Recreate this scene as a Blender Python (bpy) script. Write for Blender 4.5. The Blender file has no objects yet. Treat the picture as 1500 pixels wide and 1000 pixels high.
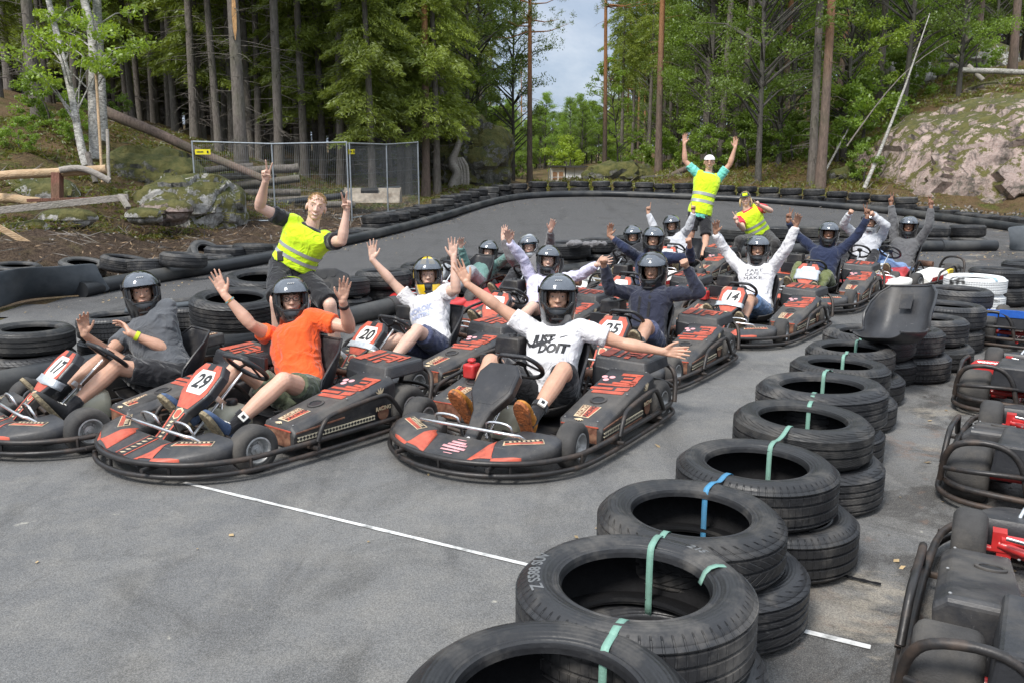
import bpy, math, random
import numpy as np
from mathutils import Vector, Matrix, Quaternion, noise
from mathutils.bvhtree import BVHTree
V = Vector
pi = math.pi
R = math.radians
SC = bpy.context.scene
COL = SC.collection
rnd = random.Random(7)

# ---------------------------------------------------------------- camera
FPX = 1200.0; PIT = math.atan(230/1200.0); CH = 1.55
cp, sp = math.cos(PIT), math.sin(PIT)
CAM = V((0, 0, CH))
cam = bpy.data.objects.new("camera", bpy.data.cameras.new("camera")); COL.objects.link(cam)
cam.location = CAM; cam.rotation_euler = (pi/2-PIT, 0, 0)
cam.data.sensor_width = 36; cam.data.lens = 36*FPX/1500; cam.data.clip_end = 2000; cam.data.clip_start = .05
SC.camera = cam

def ray(px, py):
    u = (px-750)/FPX; v = (500-py)/FPX
    return V((u, cp+v*sp, -sp+v*cp))
def at(px, py, zc): return CAM + ray(px, py)*zc
def proj(p):
    d = V(p)-CAM; zc = d.y*cp-d.z*sp
    return (750+FPX*d.x/zc, 500-FPX*(d.y*sp+d.z*cp)/zc)

GP = [(-50,0),(7,0),(9,.04),(11,.14),(13,.24),(15,.32),(18,.44),(22,.62),(25,.9),(28,1.2),(34,1.5),(60,1.75),(400,2)]
def base_h(y):
    for (a,za),(b,zb) in zip(GP, GP[1:]):
        if y <= b:
            t = (y-a)/(b-a); return za+(zb-za)*t
    return GP[-1][1]
def gp(px, py, dz=0.0):
    """point of the track under a pixel, dz above the asphalt"""
    D = ray(px, py); t = .5
    while t < 400:
        q = CAM+D*t
        if q.z < base_h(q.y)+dz:
            lo, hi = t-.1, t
            for _ in range(20):
                m = (lo+hi)/2; q = CAM+D*m
                if q.z < base_h(q.y)+dz: hi = m
                else: lo = m
            return q
        t += .1
    return CAM+D*400

# ---------------------------------------------------------------- mesh builder
class MB:
    def __init__(s): s.v=[]; s.f=[]; s.m=[]; s.cur=0
    def add(s, vs, fs, M=None):
        o=len(s.v)
        if M is not None: vs=[M@V(p) for p in vs]
        s.v.extend([tuple(p) for p in vs])
        for f in fs: s.f.append(tuple(i+o for i in f)); s.m.append(s.cur)
        return s
    def box(s, c, d, rot=None, taper=1.0):
        x,y,z=d[0]/2,d[1]/2,d[2]/2; k=taper
        vs=[(-x,-y,-z),(x,-y,-z),(x,y,-z),(-x,y,-z),(-x*k,-y*k,z),(x*k,-y*k,z),(x*k,y*k,z),(-x*k,y*k,z)]
        M=Matrix.Translation(c)@(rot.to_4x4() if rot is not None else Matrix())
        return s.add(vs,[(3,2,1,0),(4,5,6,7),(0,1,5,4),(1,2,6,5),(2,3,7,6),(3,0,4,7)],M)
    def hexa(s, p8):   # bottom 4 ccw, top 4 ccw
        return s.add(p8,[(3,2,1,0),(4,5,6,7),(0,1,5,4),(1,2,6,5),(2,3,7,6),(3,0,4,7)])
    def loft(s, rings, cap=True, closed=False):
        n=len(rings[0]); vs=[p for r in rings for p in r]; fs=[]; k=len(rings)
        for i in range(k if closed else k-1):
            a=i*n; b=((i+1)%k)*n
            for j in range(n): fs.append((a+j,a+(j+1)%n,b+(j+1)%n,b+j))
        if cap and not closed: fs.append(tuple(range(n-1,-1,-1))); fs.append(tuple((k-1)*n+j for j in range(n)))
        return s.add(vs,fs)
    def tube(s, pts, r, seg=8, closed=False, cap=True, flat=1.0):
        pts=[V(p) for p in pts]; n=len(pts); rr=r if isinstance(r,(list,tuple)) else [r]*n
        rings=[]; up=None
        for i in range(n):
            if closed: t=pts[(i+1)%n]-pts[i-1]
            else: t=pts[min(i+1,n-1)]-pts[max(i-1,0)]
            if t.length<1e-9: t=V((0,0,1))
            t.normalize()
            if up is None:
                up=V((0,0,1)) if abs(t.z)<.9 else V((1,0,0))
            up=(up-t*up.dot(t)); 
            if up.length<1e-6: up=t.orthogonal()
            up.normalize(); sd=t.cross(up)
            rings.append([pts[i]+(sd*math.cos(a)+up*math.sin(a)*flat)*rr[i] for a in [2*pi*k/seg for k in range(seg)]])
        return s.loft(rings,cap,closed)
    def lathe(s, prof, seg=32, M=None, closed=True):
        n=len(prof); vs=[]; fs=[]
        for k in range(seg):
            a=2*pi*k/seg; c,d=math.cos(a),math.sin(a)
            for (r,z) in prof: vs.append((r*c,r*d,z))
        for k in range(seg):
            a=k*n; b=((k+1)%seg)*n
            for j in range(n if closed else n-1):
                fs.append((a+j,b+j,b+(j+1)%n,a+(j+1)%n))
        return s.add(vs,fs,M)
    def disc(s, c, r, n=V((0,0,1)), h=.004, seg=20, rx=None):
        q=V(n).normalized().to_track_quat('Z','Y').to_matrix().to_4x4()
        M=Matrix.Translation(c)@q
        vs=[];
        for z in (0,h):
            for k in range(seg):
                a=2*pi*k/seg; vs.append((r*math.cos(a),(rx or r)*math.sin(a),z))
        fs=[tuple(range(seg-1,-1,-1)),tuple(range(seg,2*seg))]+[(k,(k+1)%seg,seg+(k+1)%seg,seg+k) for k in range(seg)]
        return s.add(vs,fs,M)
    def sphere(s, c, r, seg=12, rings=8, M=None):
        r=(r,r,r) if not isinstance(r,(tuple,list)) else r
        vs=[(0,0,r[2])]; fs=[]
        for i in range(1,rings):
            t=pi*i/rings
            for k in range(seg):
                a=2*pi*k/seg; vs.append((r[0]*math.sin(t)*math.cos(a),r[1]*math.sin(t)*math.sin(a),r[2]*math.cos(t)))
        vs.append((0,0,-r[2])); L=len(vs)-1
        for k in range(seg): fs.append((0,1+k,1+(k+1)%seg)); fs.append((L,L-seg+(k+1)%seg,L-seg+k))
        for i in range(rings-2):
            for k in range(seg):
                a=1+i*seg; b=a+seg
                fs.append((a+k,b+k,b+(k+1)%seg,a+(k+1)%seg))
        T=Matrix.Translation(c)@(M.to_4x4() if M is not None else Matrix())
        return s.add(vs,fs,T)
    def mesh(s, name, mats, smooth=True, sharp=40):
        me=bpy.data.meshes.new(name); me.from_pydata(s.v,[],s.f)
        mats=mats if isinstance(mats,(list,tuple)) else [mats]
        for m in mats: me.materials.append(m)
        if len(mats)>1: me.polygons.foreach_set('material_index',s.m)
        if smooth:
            me.polygons.foreach_set('use_smooth',[True]*len(me.polygons))
            me.set_sharp_from_angle(angle=R(sharp))
        me.update(); return me
    def build(s, name, mats, parent=None, smooth=True, sharp=40, bevel=0, loc=None, rot=None):
        o=bpy.data.objects.new(name, s.mesh(name,mats,smooth,sharp)); COL.objects.link(o)
        if parent is not None: o.parent=parent
        if loc is not None: o.location=loc
        if rot is not None: o.rotation_euler=rot
        if bevel:
            b=o.modifiers.new('bevel','BEVEL'); b.width=bevel; b.segments=2; b.limit_method='ANGLE'; b.angle_limit=R(35); b.harden_normals=False
        return o

def smoothpath(pts, it=2, closed=False):
    pts=[V(p) for p in pts]
    for _ in range(it):
        q=[] if closed else [pts[0]]
        n=len(pts)
        for i in range(n if closed else n-1):
            a,b=pts[i],pts[(i+1)%n]
            q+= [a*.75+b*.25, a*.25+b*.75]
        if not closed: q.append(pts[-1])
        pts=q
    return pts
def resample(pts, step):
    out=[V(pts[0])]; acc=0
    for a,b in zip(pts,pts[1:]):
        L=(b-a).length; d=step-acc
        while d<=L: out.append(a.lerp(b,d/L)); d+=step
        acc=L-(d-step)
    return out

def empty(name, loc=(0,0,0), rz=0, rot=None):
    o=bpy.data.objects.new(name,None); COL.objects.link(o); o.location=loc
    o.rotation_euler=rot if rot is not None else (0,0,rz); o.empty_display_size=.2
    return o
def tag(o, label, cat, group=None, kind=None):
    o['label']=label; o['category']=cat
    if group: o['group']=group
    if kind: o['kind']=kind
    return o
def kids(o):
    return CH_MAP.get(o.name, [])
def copy_tree(o, parent=None, index=None):
    if index is None:
        index={}
        for x in bpy.data.objects:
            if x.parent: index.setdefault(x.parent.name,[]).append(x)
    c=o.copy(); COL.objects.link(c); c.parent=parent
    for ch in index.get(o.name,[]): copy_tree(ch,c,index)
    return c

# ---------------------------------------------------------------- materials
def nmat(name):
    m=bpy.data.materials.new(name); m.use_nodes=True
    nt=m.node_tree; b=nt.nodes['Principled BSDF']
    return m,nt,b
def N(nt, t, **kw):
    n=nt.nodes.new(t)
    for k,v in kw.items():
        if k in ('inp',):
            for a,b in v.items(): n.inputs[a].default_value=b
        else: setattr(n,k,v)
    return n
def L(nt,a,b): nt.links.new(a,b)
def col4(c): return (c[0],c[1],c[2],1)
def mat(name, c, rough=.6, metal=0, var=.25, scale=20, bump=0, bscale=60, dirt=None, dirt_amt=.3, coat=0, spec=.5, sheen=0, alpha=1, trans=0, objrand=0, vscale=None):
    m,nt,b=nmat(name)
    tc=N(nt,'ShaderNodeTexCoord')
    nz=N(nt,'ShaderNodeTexNoise',inp={'Scale':scale,'Detail':6,'Roughness':.6})
    if vscale:
        mp=N(nt,'ShaderNodeMapping'); mp.inputs['Scale'].default_value=vscale; L(nt,tc.outputs['Object'],mp.inputs[0]); src=mp.outputs[0]
    else: src=tc.outputs['Object']
    L(nt,src,nz.inputs['Vector'])
    ramp=N(nt,'ShaderNodeMapRange',inp={'From Min':.3,'From Max':.7,'To Min':1-var,'To Max':1+var})
    L(nt,nz.outputs['Fac'],ramp.inputs['Value'])
    vm=N(nt,'ShaderNodeVectorMath',operation='SCALE'); vm.inputs[0].default_value=c; L(nt,ramp.outputs[0],vm.inputs['Scale'])
    out=vm.outputs[0]
    if objrand:
        oi=N(nt,'ShaderNodeObjectInfo'); mr=N(nt,'ShaderNodeMapRange',inp={'To Min':1-objrand,'To Max':1+objrand}); L(nt,oi.outputs['Random'],mr.inputs['Value'])
        v2=N(nt,'ShaderNodeVectorMath',operation='SCALE'); L(nt,out,v2.inputs[0]); L(nt,mr.outputs[0],v2.inputs['Scale']); out=v2.outputs[0]
    if dirt:
        n2=N(nt,'ShaderNodeTexNoise',inp={'Scale':scale*.37,'Detail':8,'Roughness':.65}); L(nt,src,n2.inputs['Vector'])
        r2=N(nt,'ShaderNodeMapRange',inp={'From Min':.48,'From Max':.68,'To Min':0,'To Max':dirt_amt}); L(nt,n2.outputs['Fac'],r2.inputs['Value'])
        mx=N(nt,'ShaderNodeMix',data_type='RGBA'); L(nt,r2.outputs[0],mx.inputs['Factor']); L(nt,out,mx.inputs['A']); mx.inputs['B'].default_value=col4(dirt)
        out=mx.outputs['Result']
        r3=N(nt,'ShaderNodeMapRange',inp={'From Min':.4,'From Max':.7,'To Min':rough,'To Max':min(1,rough+.3)}); L(nt,n2.outputs['Fac'],r3.inputs['Value']); L(nt,r3.outputs[0],b.inputs['Roughness'])
    else: b.inputs['Roughness'].default_value=rough
    L(nt,out,b.inputs['Base Color'])
    b.inputs['Metallic'].default_value=metal; b.inputs['Coat Weight'].default_value=coat; b.inputs['Specular IOR Level'].default_value=spec
    b.inputs['Sheen Weight'].default_value=sheen; b.inputs['Alpha'].default_value=alpha; b.inputs['Transmission Weight'].default_value=trans
    if bump:
        n3=N(nt,'ShaderNodeTexNoise',inp={'Scale':bscale,'Detail':5}); L(nt,src,n3.inputs['Vector'])
        bp=N(nt,'ShaderNodeBump',inp={'Strength':bump,'Distance':.01}); L(nt,n3.outputs['Fac'],bp.inputs['Height']); L(nt,bp.outputs[0],b.inputs['Normal'])
    return m
DUST=(.30,.26,.21)
M={}
M['blackplastic']=mat('black_plastic',(.020,.020,.023),.34,var=.3,scale=9,bump=.12,bscale=90,dirt=DUST,dirt_amt=.2)
M['coverplastic']=mat('grey_black_plastic',(.030,.031,.035),.36,var=.3,scale=7,bump=.12,bscale=80,dirt=DUST,dirt_amt=.24)
M['tubesteel']=mat('bumper_steel',(.03,.028,.028),.38,metal=.3,var=.3,scale=14,dirt=(.20,.13,.09),dirt_amt=.38,bump=.1,bscale=70)
M['chrome']=mat('chrome',(.75,.75,.75),.22,metal=1,var=.12,scale=30,dirt=(.25,.22,.2),dirt_amt=.4)
M['rim']=mat('cast_rim',(.55,.55,.54),.42,metal=.7,var=.15,scale=25,dirt=(.12,.1,.09),dirt_amt=.6)
M['slick']=mat('slick_rubber',(.042,.04,.039),.72,var=.25,scale=12,bump=.25,bscale=150,dirt=(.2,.18,.155),dirt_amt=.3)
def scratches(m,amt=.35,c=(.30,.29,.28)):
    nt=m.node_tree; b=nt.nodes['Principled BSDF']; src=b.inputs['Base Color'].links[0].from_socket; tc=N(nt,'ShaderNodeTexCoord'); f=None; cur=src
    for sc,rt in (((2,38,14),.5),((30,2.5,12),-.4)):
        mp=N(nt,'ShaderNodeMapping'); mp.inputs['Scale'].default_value=sc; mp.inputs['Rotation'].default_value=(0,0,rt); L(nt,tc.outputs['Object'],mp.inputs[0]); n=N(nt,'ShaderNodeTexNoise',inp={'Scale':3.0,'Detail':5,'Roughness':.7}); L(nt,mp.outputs[0],n.inputs['Vector'])
        r=N(nt,'ShaderNodeMapRange',inp={'From Min':.66,'From Max':.72,'To Max':amt}); L(nt,n.outputs['Fac'],r.inputs['Value']); mx=N(nt,'ShaderNodeMix',data_type='RGBA'); L(nt,r.outputs[0],mx.inputs['Factor']); L(nt,cur,mx.inputs['A']); mx.inputs['B'].default_value=col4(c); cur=mx.outputs['Result']
    L(nt,cur,b.inputs['Base Color'])
scratches(M['blackplastic'],.3); scratches(M['coverplastic'],.4)
M['red']=mat('red_print',(.50,.095,.055),.45,var=.25,scale=25,dirt=(.10,.06,.055),dirt_amt=.6)
M['cream']=mat('cream_print',(.62,.50,.33),.5,var=.2,scale=25,dirt=(.15,.1,.08),dirt_amt=.4)
M['white']=mat('white_print',(.78,.77,.73),.5,var=.08,scale=25,dirt=(.4,.38,.34),dirt_amt=.3)
M['blackink']=mat('black_print',(.02,.02,.022),.5,var=.1)
M['pinkink']=mat('pink_print',(.75,.38,.40),.5,var=.1)
M['brown']=mat('brown_print',(.16,.07,.045),.5,var=.5,scale=40,dirt=(.35,.2,.12),dirt_amt=.7)
M['tape']=mat('silver_tape',(.50,.54,.58),.38,metal=.25,var=.15,scale=30,bump=.5,bscale=40)
M['tank']=mat('milky_plastic',(.42,.40,.31),.35,var=.12,scale=12,dirt=(.2,.18,.12),dirt_amt=.4)
M['redpaint']=mat('red_paint',(.52,.03,.03),.35,var=.15,scale=15,coat=.3,dirt=(.15,.08,.07),dirt_amt=.3)
M['bluepaint']=mat('blue_paint',(.02,.10,.42),.35,var=.15,scale=15,coat=.3)
M['yellowpaint']=mat('yellow_paint',(.75,.55,.03),.4,var=.1)
M['grey']=mat('grey_metal',(.3,.3,.3),.45,metal=.6,var=.3,scale=20,dirt=(.1,.09,.08),dirt_amt=.5)
M['rust']=mat('rusty_pipe',(.22,.12,.08),.75,metal=.3,var=.4,scale=30)

def checker(name, c1, c2, sx, sz, rot=0):
    m,nt,b=nmat(name); tc=N(nt,'ShaderNodeTexCoord'); mp=N(nt,'ShaderNodeMapping'); mp.inputs['Scale'].default_value=(sx,1,sz); mp.inputs['Rotation'].default_value=(0,rot,0)
    L(nt,tc.outputs['Object'],mp.inputs[0]); ck=N(nt,'ShaderNodeTexChecker',inp={'Scale':1.0,'Color1':col4(c1),'Color2':col4(c2)})
    # keep y constant
    sx_=N(nt,'ShaderNodeSeparateXYZ'); L(nt,mp.outputs[0],sx_.inputs[0]); cb=N(nt,'ShaderNodeCombineXYZ'); L(nt,sx_.outputs[0],cb.inputs[0]); L(nt,sx_.outputs[2],cb.inputs[1]); cb.inputs[2].default_value=.5
    L(nt,cb.outputs[0],ck.inputs['Vector']); L(nt,ck.outputs['Color'],b.inputs['Base Color']); b.inputs['Roughness'].default_value=.5
    return m
M['checker']=checker('checker_print',(.03,.028,.028),(.62,.55,.40),60,60,R(45))

FONT=None
def text_mesh(s, size=1.0, shear=0.0, ex=0.0, offset=0.0):
    cu=bpy.data.curves.new('t','FONT'); cu.body=s; cu.size=size; cu.shear=shear; cu.extrude=ex; cu.offset=offset; cu.align_x='CENTER'; cu.align_y='CENTER'; cu.resolution_u=3
    o=bpy.data.objects.new('t',cu); COL.objects.link(o)
    dg=bpy.context.evaluated_depsgraph_get(); me=bpy.data.meshes.new_from_object(o.evaluated_get(dg))
    bpy.data.objects.remove(o); bpy.data.curves.remove(cu)
    return me
def text_obj(name, s, material, parent, M4, size=.1, shear=0, offset=0.0, ex=.0008, sx=1.0):
    me=text_mesh(s,size,shear,ex,offset)
    me.materials.clear(); me.materials.append(material)
    me.transform(M4@Matrix.Diagonal((sx,1,1,1)))
    o=bpy.data.objects.new(name,me); COL.objects.link(o); o.parent=parent
    return o
def frame(o, xdir, ydir):
    x=V(xdir).normalized(); y=V(ydir); y=(y-x*y.dot(x)).normalized(); z=x.cross(y)
    m=Matrix.Identity(4)
    for i in range(3): m[i][0]=x[i]; m[i][1]=y[i]; m[i][2]=z[i]; m[i][3]=o[i]
    return m
# ---------------------------------------------------------------- tyres
def rubber(name, base, pattern, dust=.42, white=0):
    """rubber with a moulded tread: pattern = (blocks round, slant, depth)"""
    m,nt,b=nmat(name)
    tc=N(nt,'ShaderNodeTexCoord'); sep=N(nt,'ShaderNodeSeparateXYZ'); L(nt,tc.outputs['Object'],sep.inputs[0])
    an=N(nt,'ShaderNodeMath',operation='ARCTAN2'); L(nt,sep.outputs[1],an.inputs[0]); L(nt,sep.outputs[0],an.inputs[1])
    vl=N(nt,'ShaderNodeCombineXYZ'); L(nt,sep.outputs[0],vl.inputs[0]); L(nt,sep.outputs[1],vl.inputs[1])
    ln=N(nt,'ShaderNodeVectorMath',operation='LENGTH'); L(nt,vl.outputs[0],ln.inputs[0])
    onT=N(nt,'ShaderNodeMapRange',inp={'From Min':.296,'From Max':.306}); L(nt,ln.outputs['Value'],onT.inputs['Value'])
    nb,sl,dp=pattern
    a1=N(nt,'ShaderNodeMath',operation='MULTIPLY'); L(nt,an.outputs[0],a1.inputs[0]); a1.inputs[1].default_value=nb
    zz=N(nt,'ShaderNodeMath',operation='SUBTRACT'); L(nt,sep.outputs[2],zz.inputs[0]); zz.inputs[1].default_value=.105
    za=N(nt,'ShaderNodeMath',operation='ABSOLUTE'); L(nt,zz.outputs[0],za.inputs[0])
    z1=N(nt,'ShaderNodeMath',operation='MULTIPLY'); L(nt,za.outputs[0],z1.inputs[0]); z1.inputs[1].default_value=sl
    ad=N(nt,'ShaderNodeMath',operation='ADD'); L(nt,a1.outputs[0],ad.inputs[0]); L(nt,z1.outputs[0],ad.inputs[1])
    si=N(nt,'ShaderNodeMath',operation='SINE'); L(nt,ad.outputs[0],si.inputs[0])
    st=N(nt,'ShaderNodeMapRange',inp={'From Min':.72,'From Max':.9,'To Min':1,'To Max':0}); L(nt,si.outputs[0],st.inputs['Value'])
    # sipes fade out on the centre ribs
    cm=N(nt,'ShaderNodeMapRange',inp={'From Min':.02,'From Max':.045,'To Min':.35,'To Max':1}); L(nt,za.outputs[0],cm.inputs['Value'])
    inv=N(nt,'ShaderNodeMath',operation='SUBTRACT'); inv.inputs[0].default_value=1; L(nt,st.outputs[0],inv.inputs[1])
    mu=N(nt,'ShaderNodeMath',operation='MULTIPLY'); L(nt,inv.outputs[0],mu.inputs[0]); L(nt,onT.outputs[0],mu.inputs[1])
    mu2=N(nt,'ShaderNodeMath',operation='MULTIPLY'); L(nt,mu.outputs[0],mu2.inputs[0]); L(nt,cm.outputs[0],mu2.inputs[1])
    hh=N(nt,'ShaderNodeMath',operation='MULTIPLY'); L(nt,mu2.outputs[0],hh.inputs[0]); hh.inputs[1].default_value=-dp
    nz=N(nt,'ShaderNodeTexNoise',inp={'Scale':45,'Detail':6}); L(nt,tc.outputs['Object'],nz.inputs['Vector'])
    h2=N(nt,'ShaderNodeMath',operation='MULTIPLY_ADD',inp={1:.15}); L(nt,nz.outputs['Fac'],h2.inputs[0]); L(nt,hh.outputs[0],h2.inputs[2])
    # circumferential rings moulded on the sidewall
    rs=N(nt,'ShaderNodeMath',operation='MULTIPLY',inp={1:520.0}); L(nt,ln.outputs['Value'],rs.inputs[0])
    rsn=N(nt,'ShaderNodeMath',operation='SINE'); L(nt,rs.outputs[0],rsn.inputs[0])
    off=N(nt,'ShaderNodeMapRange',inp={'From Min':.29,'From Max':.3,'To Min':.028,'To Max':0}); L(nt,ln.outputs['Value'],off.inputs['Value'])
    h3=N(nt,'ShaderNodeMath',operation='MULTIPLY_ADD'); L(nt,rsn.outputs[0],h3.inputs[0]); L(nt,off.outputs[0],h3.inputs[1]); L(nt,h2.outputs[0],h3.inputs[2])
    bp=N(nt,'ShaderNodeBump',inp={'Strength':1.0,'Distance':.014}); L(nt,h3.outputs[0],bp.inputs['Height']); L(nt,bp.outputs[0],b.inputs['Normal'])
    n2=N(nt,'ShaderNodeTexNoise',inp={'Scale':5,'Detail':8,'Roughness':.65}); oi=N(nt,'ShaderNodeObjectInfo')
    va=N(nt,'ShaderNodeVectorMath',operation='ADD'); L(nt,tc.outputs['Object'],va.inputs[0]); 
    rv=N(nt,'ShaderNodeMath',operation='MULTIPLY',inp={1:50.0}); L(nt,oi.outputs['Random'],rv.inputs[0]); L(nt,rv.outputs[0],va.inputs[1]); L(nt,va.outputs[0],n2.inputs['Vector'])
    r2=N(nt,'ShaderNodeMapRange',inp={'From Min':.50,'From Max':.72,'To Min':.03,'To Max':dust}); L(nt,n2.outputs['Fac'],r2.inputs['Value'])
    mx=N(nt,'ShaderNodeMix',data_type='RGBA'); L(nt,r2.outputs[0],mx.inputs['Factor']); mx.inputs['A'].default_value=col4(base); mx.inputs['B'].default_value=(.24,.22,.195,1)
    out=mx.outputs['Result']
    br=N(nt,'ShaderNodeMapRange',inp={'To Min':.7,'To Max':1.2}); L(nt,oi.outputs['Random'],br.inputs['Value'])
    v2=N(nt,'ShaderNodeVectorMath',operation='SCALE'); L(nt,out,v2.inputs[0]); L(nt,br.outputs[0],v2.inputs['Scale']); out=v2.outputs[0]
    if white:
        n4=N(nt,'ShaderNodeTexNoise',inp={'Scale':4,'Detail':5}); L(nt,tc.outputs['Object'],n4.inputs['Vector'])
        r4=N(nt,'ShaderNodeMapRange',inp={'From Min':.62,'From Max':.66,'To Min':white,'To Max':0}); L(nt,n4.outputs['Fac'],r4.inputs['Value'])
        m4=N(nt,'ShaderNodeMix',data_type='RGBA'); L(nt,r4.outputs[0],m4.inputs['Factor']); L(nt,out,m4.inputs['A']); m4.inputs['B'].default_value=(.75,.76,.76,1); out=m4.outputs['Result']
    L(nt,out,b.inputs['Base Color'])
    rr=N(nt,'ShaderNodeMapRange',inp={'From Min':.4,'From Max':.7,'To Min':.40,'To Max':.72}); L(nt,n2.outputs['Fac'],rr.inputs['Value']); L(nt,rr.outputs[0],b.inputs['Roughness'])
    b.inputs['Specular IOR Level'].default_value=.5
    return m
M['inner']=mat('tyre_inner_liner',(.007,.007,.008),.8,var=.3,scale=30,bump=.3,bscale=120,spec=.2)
RUB=[rubber('tyre_rubber_ribbed',(.014,.015,.018),(70,0,.6)),
     rubber('tyre_rubber_blocky',(.016,.017,.020),(46,260,.9)),
     rubber('tyre_rubber_plain',(.012,.013,.016),(36,420,.45)),
     rubber('tyre_rubber_chevron',(.017,.018,.020),(30,700,1.0)),
     rubber('tyre_rubber_greyed',(.05,.05,.05),(60,150,.7),.6),
     rubber('tyre_rubber_white',(.06,.06,.06),(80,0,.7),.3,white=1)]
def tyre_mesh(mt, grooves=(-.062,-.022,.022,.062), W=.21, RO=.33, RB=.205, gd=.008, bulge=.012, seg=72):
    """tyre lying flat, z 0..W"""
    h=W/2; out=[]
    # outer tread from top shoulder to bottom shoulder
    zs=[]; 
    pts=[(RB+.002,h-.030),(RB+.006,h-.016),(RB+.014,h-.011),(RB+.020,h-.014),(RB+.026,h-.013),(RB+.034,h-.005),(RB+.062,h),(RB+.085,h-.003),(RO-.028,h-.013),(RO-.0145,h-.024),(RO-.013,h-.029),(RO-.006,h-.034)]
    tread=[]
    zt=h-.04
    for g in sorted(grooves,reverse=True):
        tread+=[(RO,g+.0065),(RO-gd,g+.0045),(RO-gd,g-.0045),(RO,g-.0065)]
    top=pts+[(RO-.001,zt)]
    bot=[(r,-z) for r,z in top][::-1]
    outer=top+tread+bot
    inner=[(RB,-(h-.026)),(RB-.002,-(h-.04)),(RB+.03,-(h-.035)),(RB+.075,-(h-.022)),(RO-.035,-(h-.04)),(RO-.018,-(h-.07)),(RO-.016,0),(RO-.018,h-.07),(RO-.035,h-.04),(RB+.075,h-.022),(RB+.03,h-.035),(RB-.002,h-.04),(RB,h-.026)]
    prof=[(r,z+h) for r,z in outer+inner]
    mb=MB(); mb.lathe(prof[::-1],seg); n=len(prof); no=len(outer)
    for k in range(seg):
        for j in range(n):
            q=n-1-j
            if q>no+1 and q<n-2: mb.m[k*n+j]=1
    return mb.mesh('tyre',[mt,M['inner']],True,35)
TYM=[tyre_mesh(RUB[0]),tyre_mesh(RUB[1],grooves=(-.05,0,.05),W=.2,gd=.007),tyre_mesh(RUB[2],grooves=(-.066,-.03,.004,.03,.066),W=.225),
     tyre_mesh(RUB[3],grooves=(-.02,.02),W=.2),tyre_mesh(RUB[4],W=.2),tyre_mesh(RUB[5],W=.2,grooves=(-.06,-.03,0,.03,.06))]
TYW=[.21,.2,.225,.2,.2,.2]
def tyre(kind, loc, label, group, s=1.0, sz=None, rot=None, oval=.0):
    o=bpy.data.objects.new('tyre',TYM[kind]); COL.objects.link(o)
    o.location=loc; o.rotation_euler=rot or (rnd.uniform(-.015,.015),rnd.uniform(-.015,.015),rnd.uniform(0,6.28))
    o.scale=(s*(1+oval),s*(1-oval),sz or s)
    tag(o,label,'tyre',group); return o
ORD=['first','second','third','fourth','fifth','sixth','seventh','eighth','ninth','tenth','eleventh','twelfth','thirteenth','fourteenth','fifteenth','sixteenth','seventeenth','eighteenth','nineteenth','twentieth']
def ordn(i):
    if i<20: return ORD[i]
    t=['twenty','thirty','forty','fifty','sixty'][(i+1)//10-2]; r=(i+1)%10
    return (t+'-'+ORD[r-1]) if r else {'twenty':'twentieth','thirty':'thirtieth','forty':'fortieth','fifty':'fiftieth'}[t]
# ---------------------------------------------------------------- karts  (local: x forward, y to the driver's left, z up)
def rrect(x, y0, y1, z0, z1, k=4, n=20):
    yc,zc,a,b=(y0+y1)/2,(z0+z1)/2,(y1-y0)/2,(z1-z0)/2; out=[]
    for i in range(n):
        t=2*pi*i/n; c,s=math.cos(t),math.sin(t)
        out.append((x,yc+a*math.copysign(abs(c)**(2/k),c),zc+b*math.copysign(abs(s)**(2/k),s)))
    return out
def seat_shell(mb, ox=0):
    prof=[(.10,.135),(.02,.105),(-.08,.085),(-.18,.08),(-.26,.10),(-.32,.16),(-.37,.25),(-.415,.36),(-.45,.46),(-.475,.54)]
    hw=[.15,.17,.185,.195,.20,.205,.205,.20,.18,.13]
    rs=[.05,.075,.09,.10,.12,.15,.17,.13,.07,.02]
    pr=[V((x,0,z)) for x,z in prof]; vs=[]; nu=12; fs=[]
    for i,(p,w,r) in enumerate(zip(pr,hw,rs)):
        t=(pr[min(i+1,len(pr)-1)]-pr[max(i-1,0)]).normalized(); n=V((-t.z,0,t.x))
        if n.z<0 and i<5: n=-n
        if n.x<0 and i>=5: n=-n
        n=V((abs(t.z),0,abs(t.x))).normalized()
        for j in range(nu+1):
            u=j/nu*2-1; e=abs(u)
            lift=r*max(0,(e-.45)/.55)**2.0
            y=math.copysign(w*min(1,e*1.12) if e<.9 else w*(1.008+(e-.9)*.35),u)
            q=p+n*lift; vs.append((q.x+ox,y,q.z))
    for i in range(len(pr)-1):
        for j in range(nu): a=i*(nu+1)+j; fs.append((a,a+1,a+nu+2,a+nu+1))
    mb.add(vs,fs)
def seat_obj(parent, name='seat', m='blackplastic'):
    mb=MB(); seat_shell(mb); o=mb.build(name,M[m],parent,sharp=180)
    s=o.modifiers.new('thick','SOLIDIFY'); s.thickness=.012; s.offset=0
    d=o.modifiers.new('sub','SUBSURF'); d.levels=1; d.render_levels=1
    rim=MB()
    n=13; vs=mb.v; edge=[V(vs[i*n]) for i in range(10)]+[V(vs[9*n+j]) for j in range(1,n-1)]+[V(vs[i*n+n-1]) for i in range(9,-1,-1)]
    rim.tube(edge,.009,6); rim.build('seat_rim',M[m],o if name=='seat' else o)
    return o
WH={}
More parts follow.
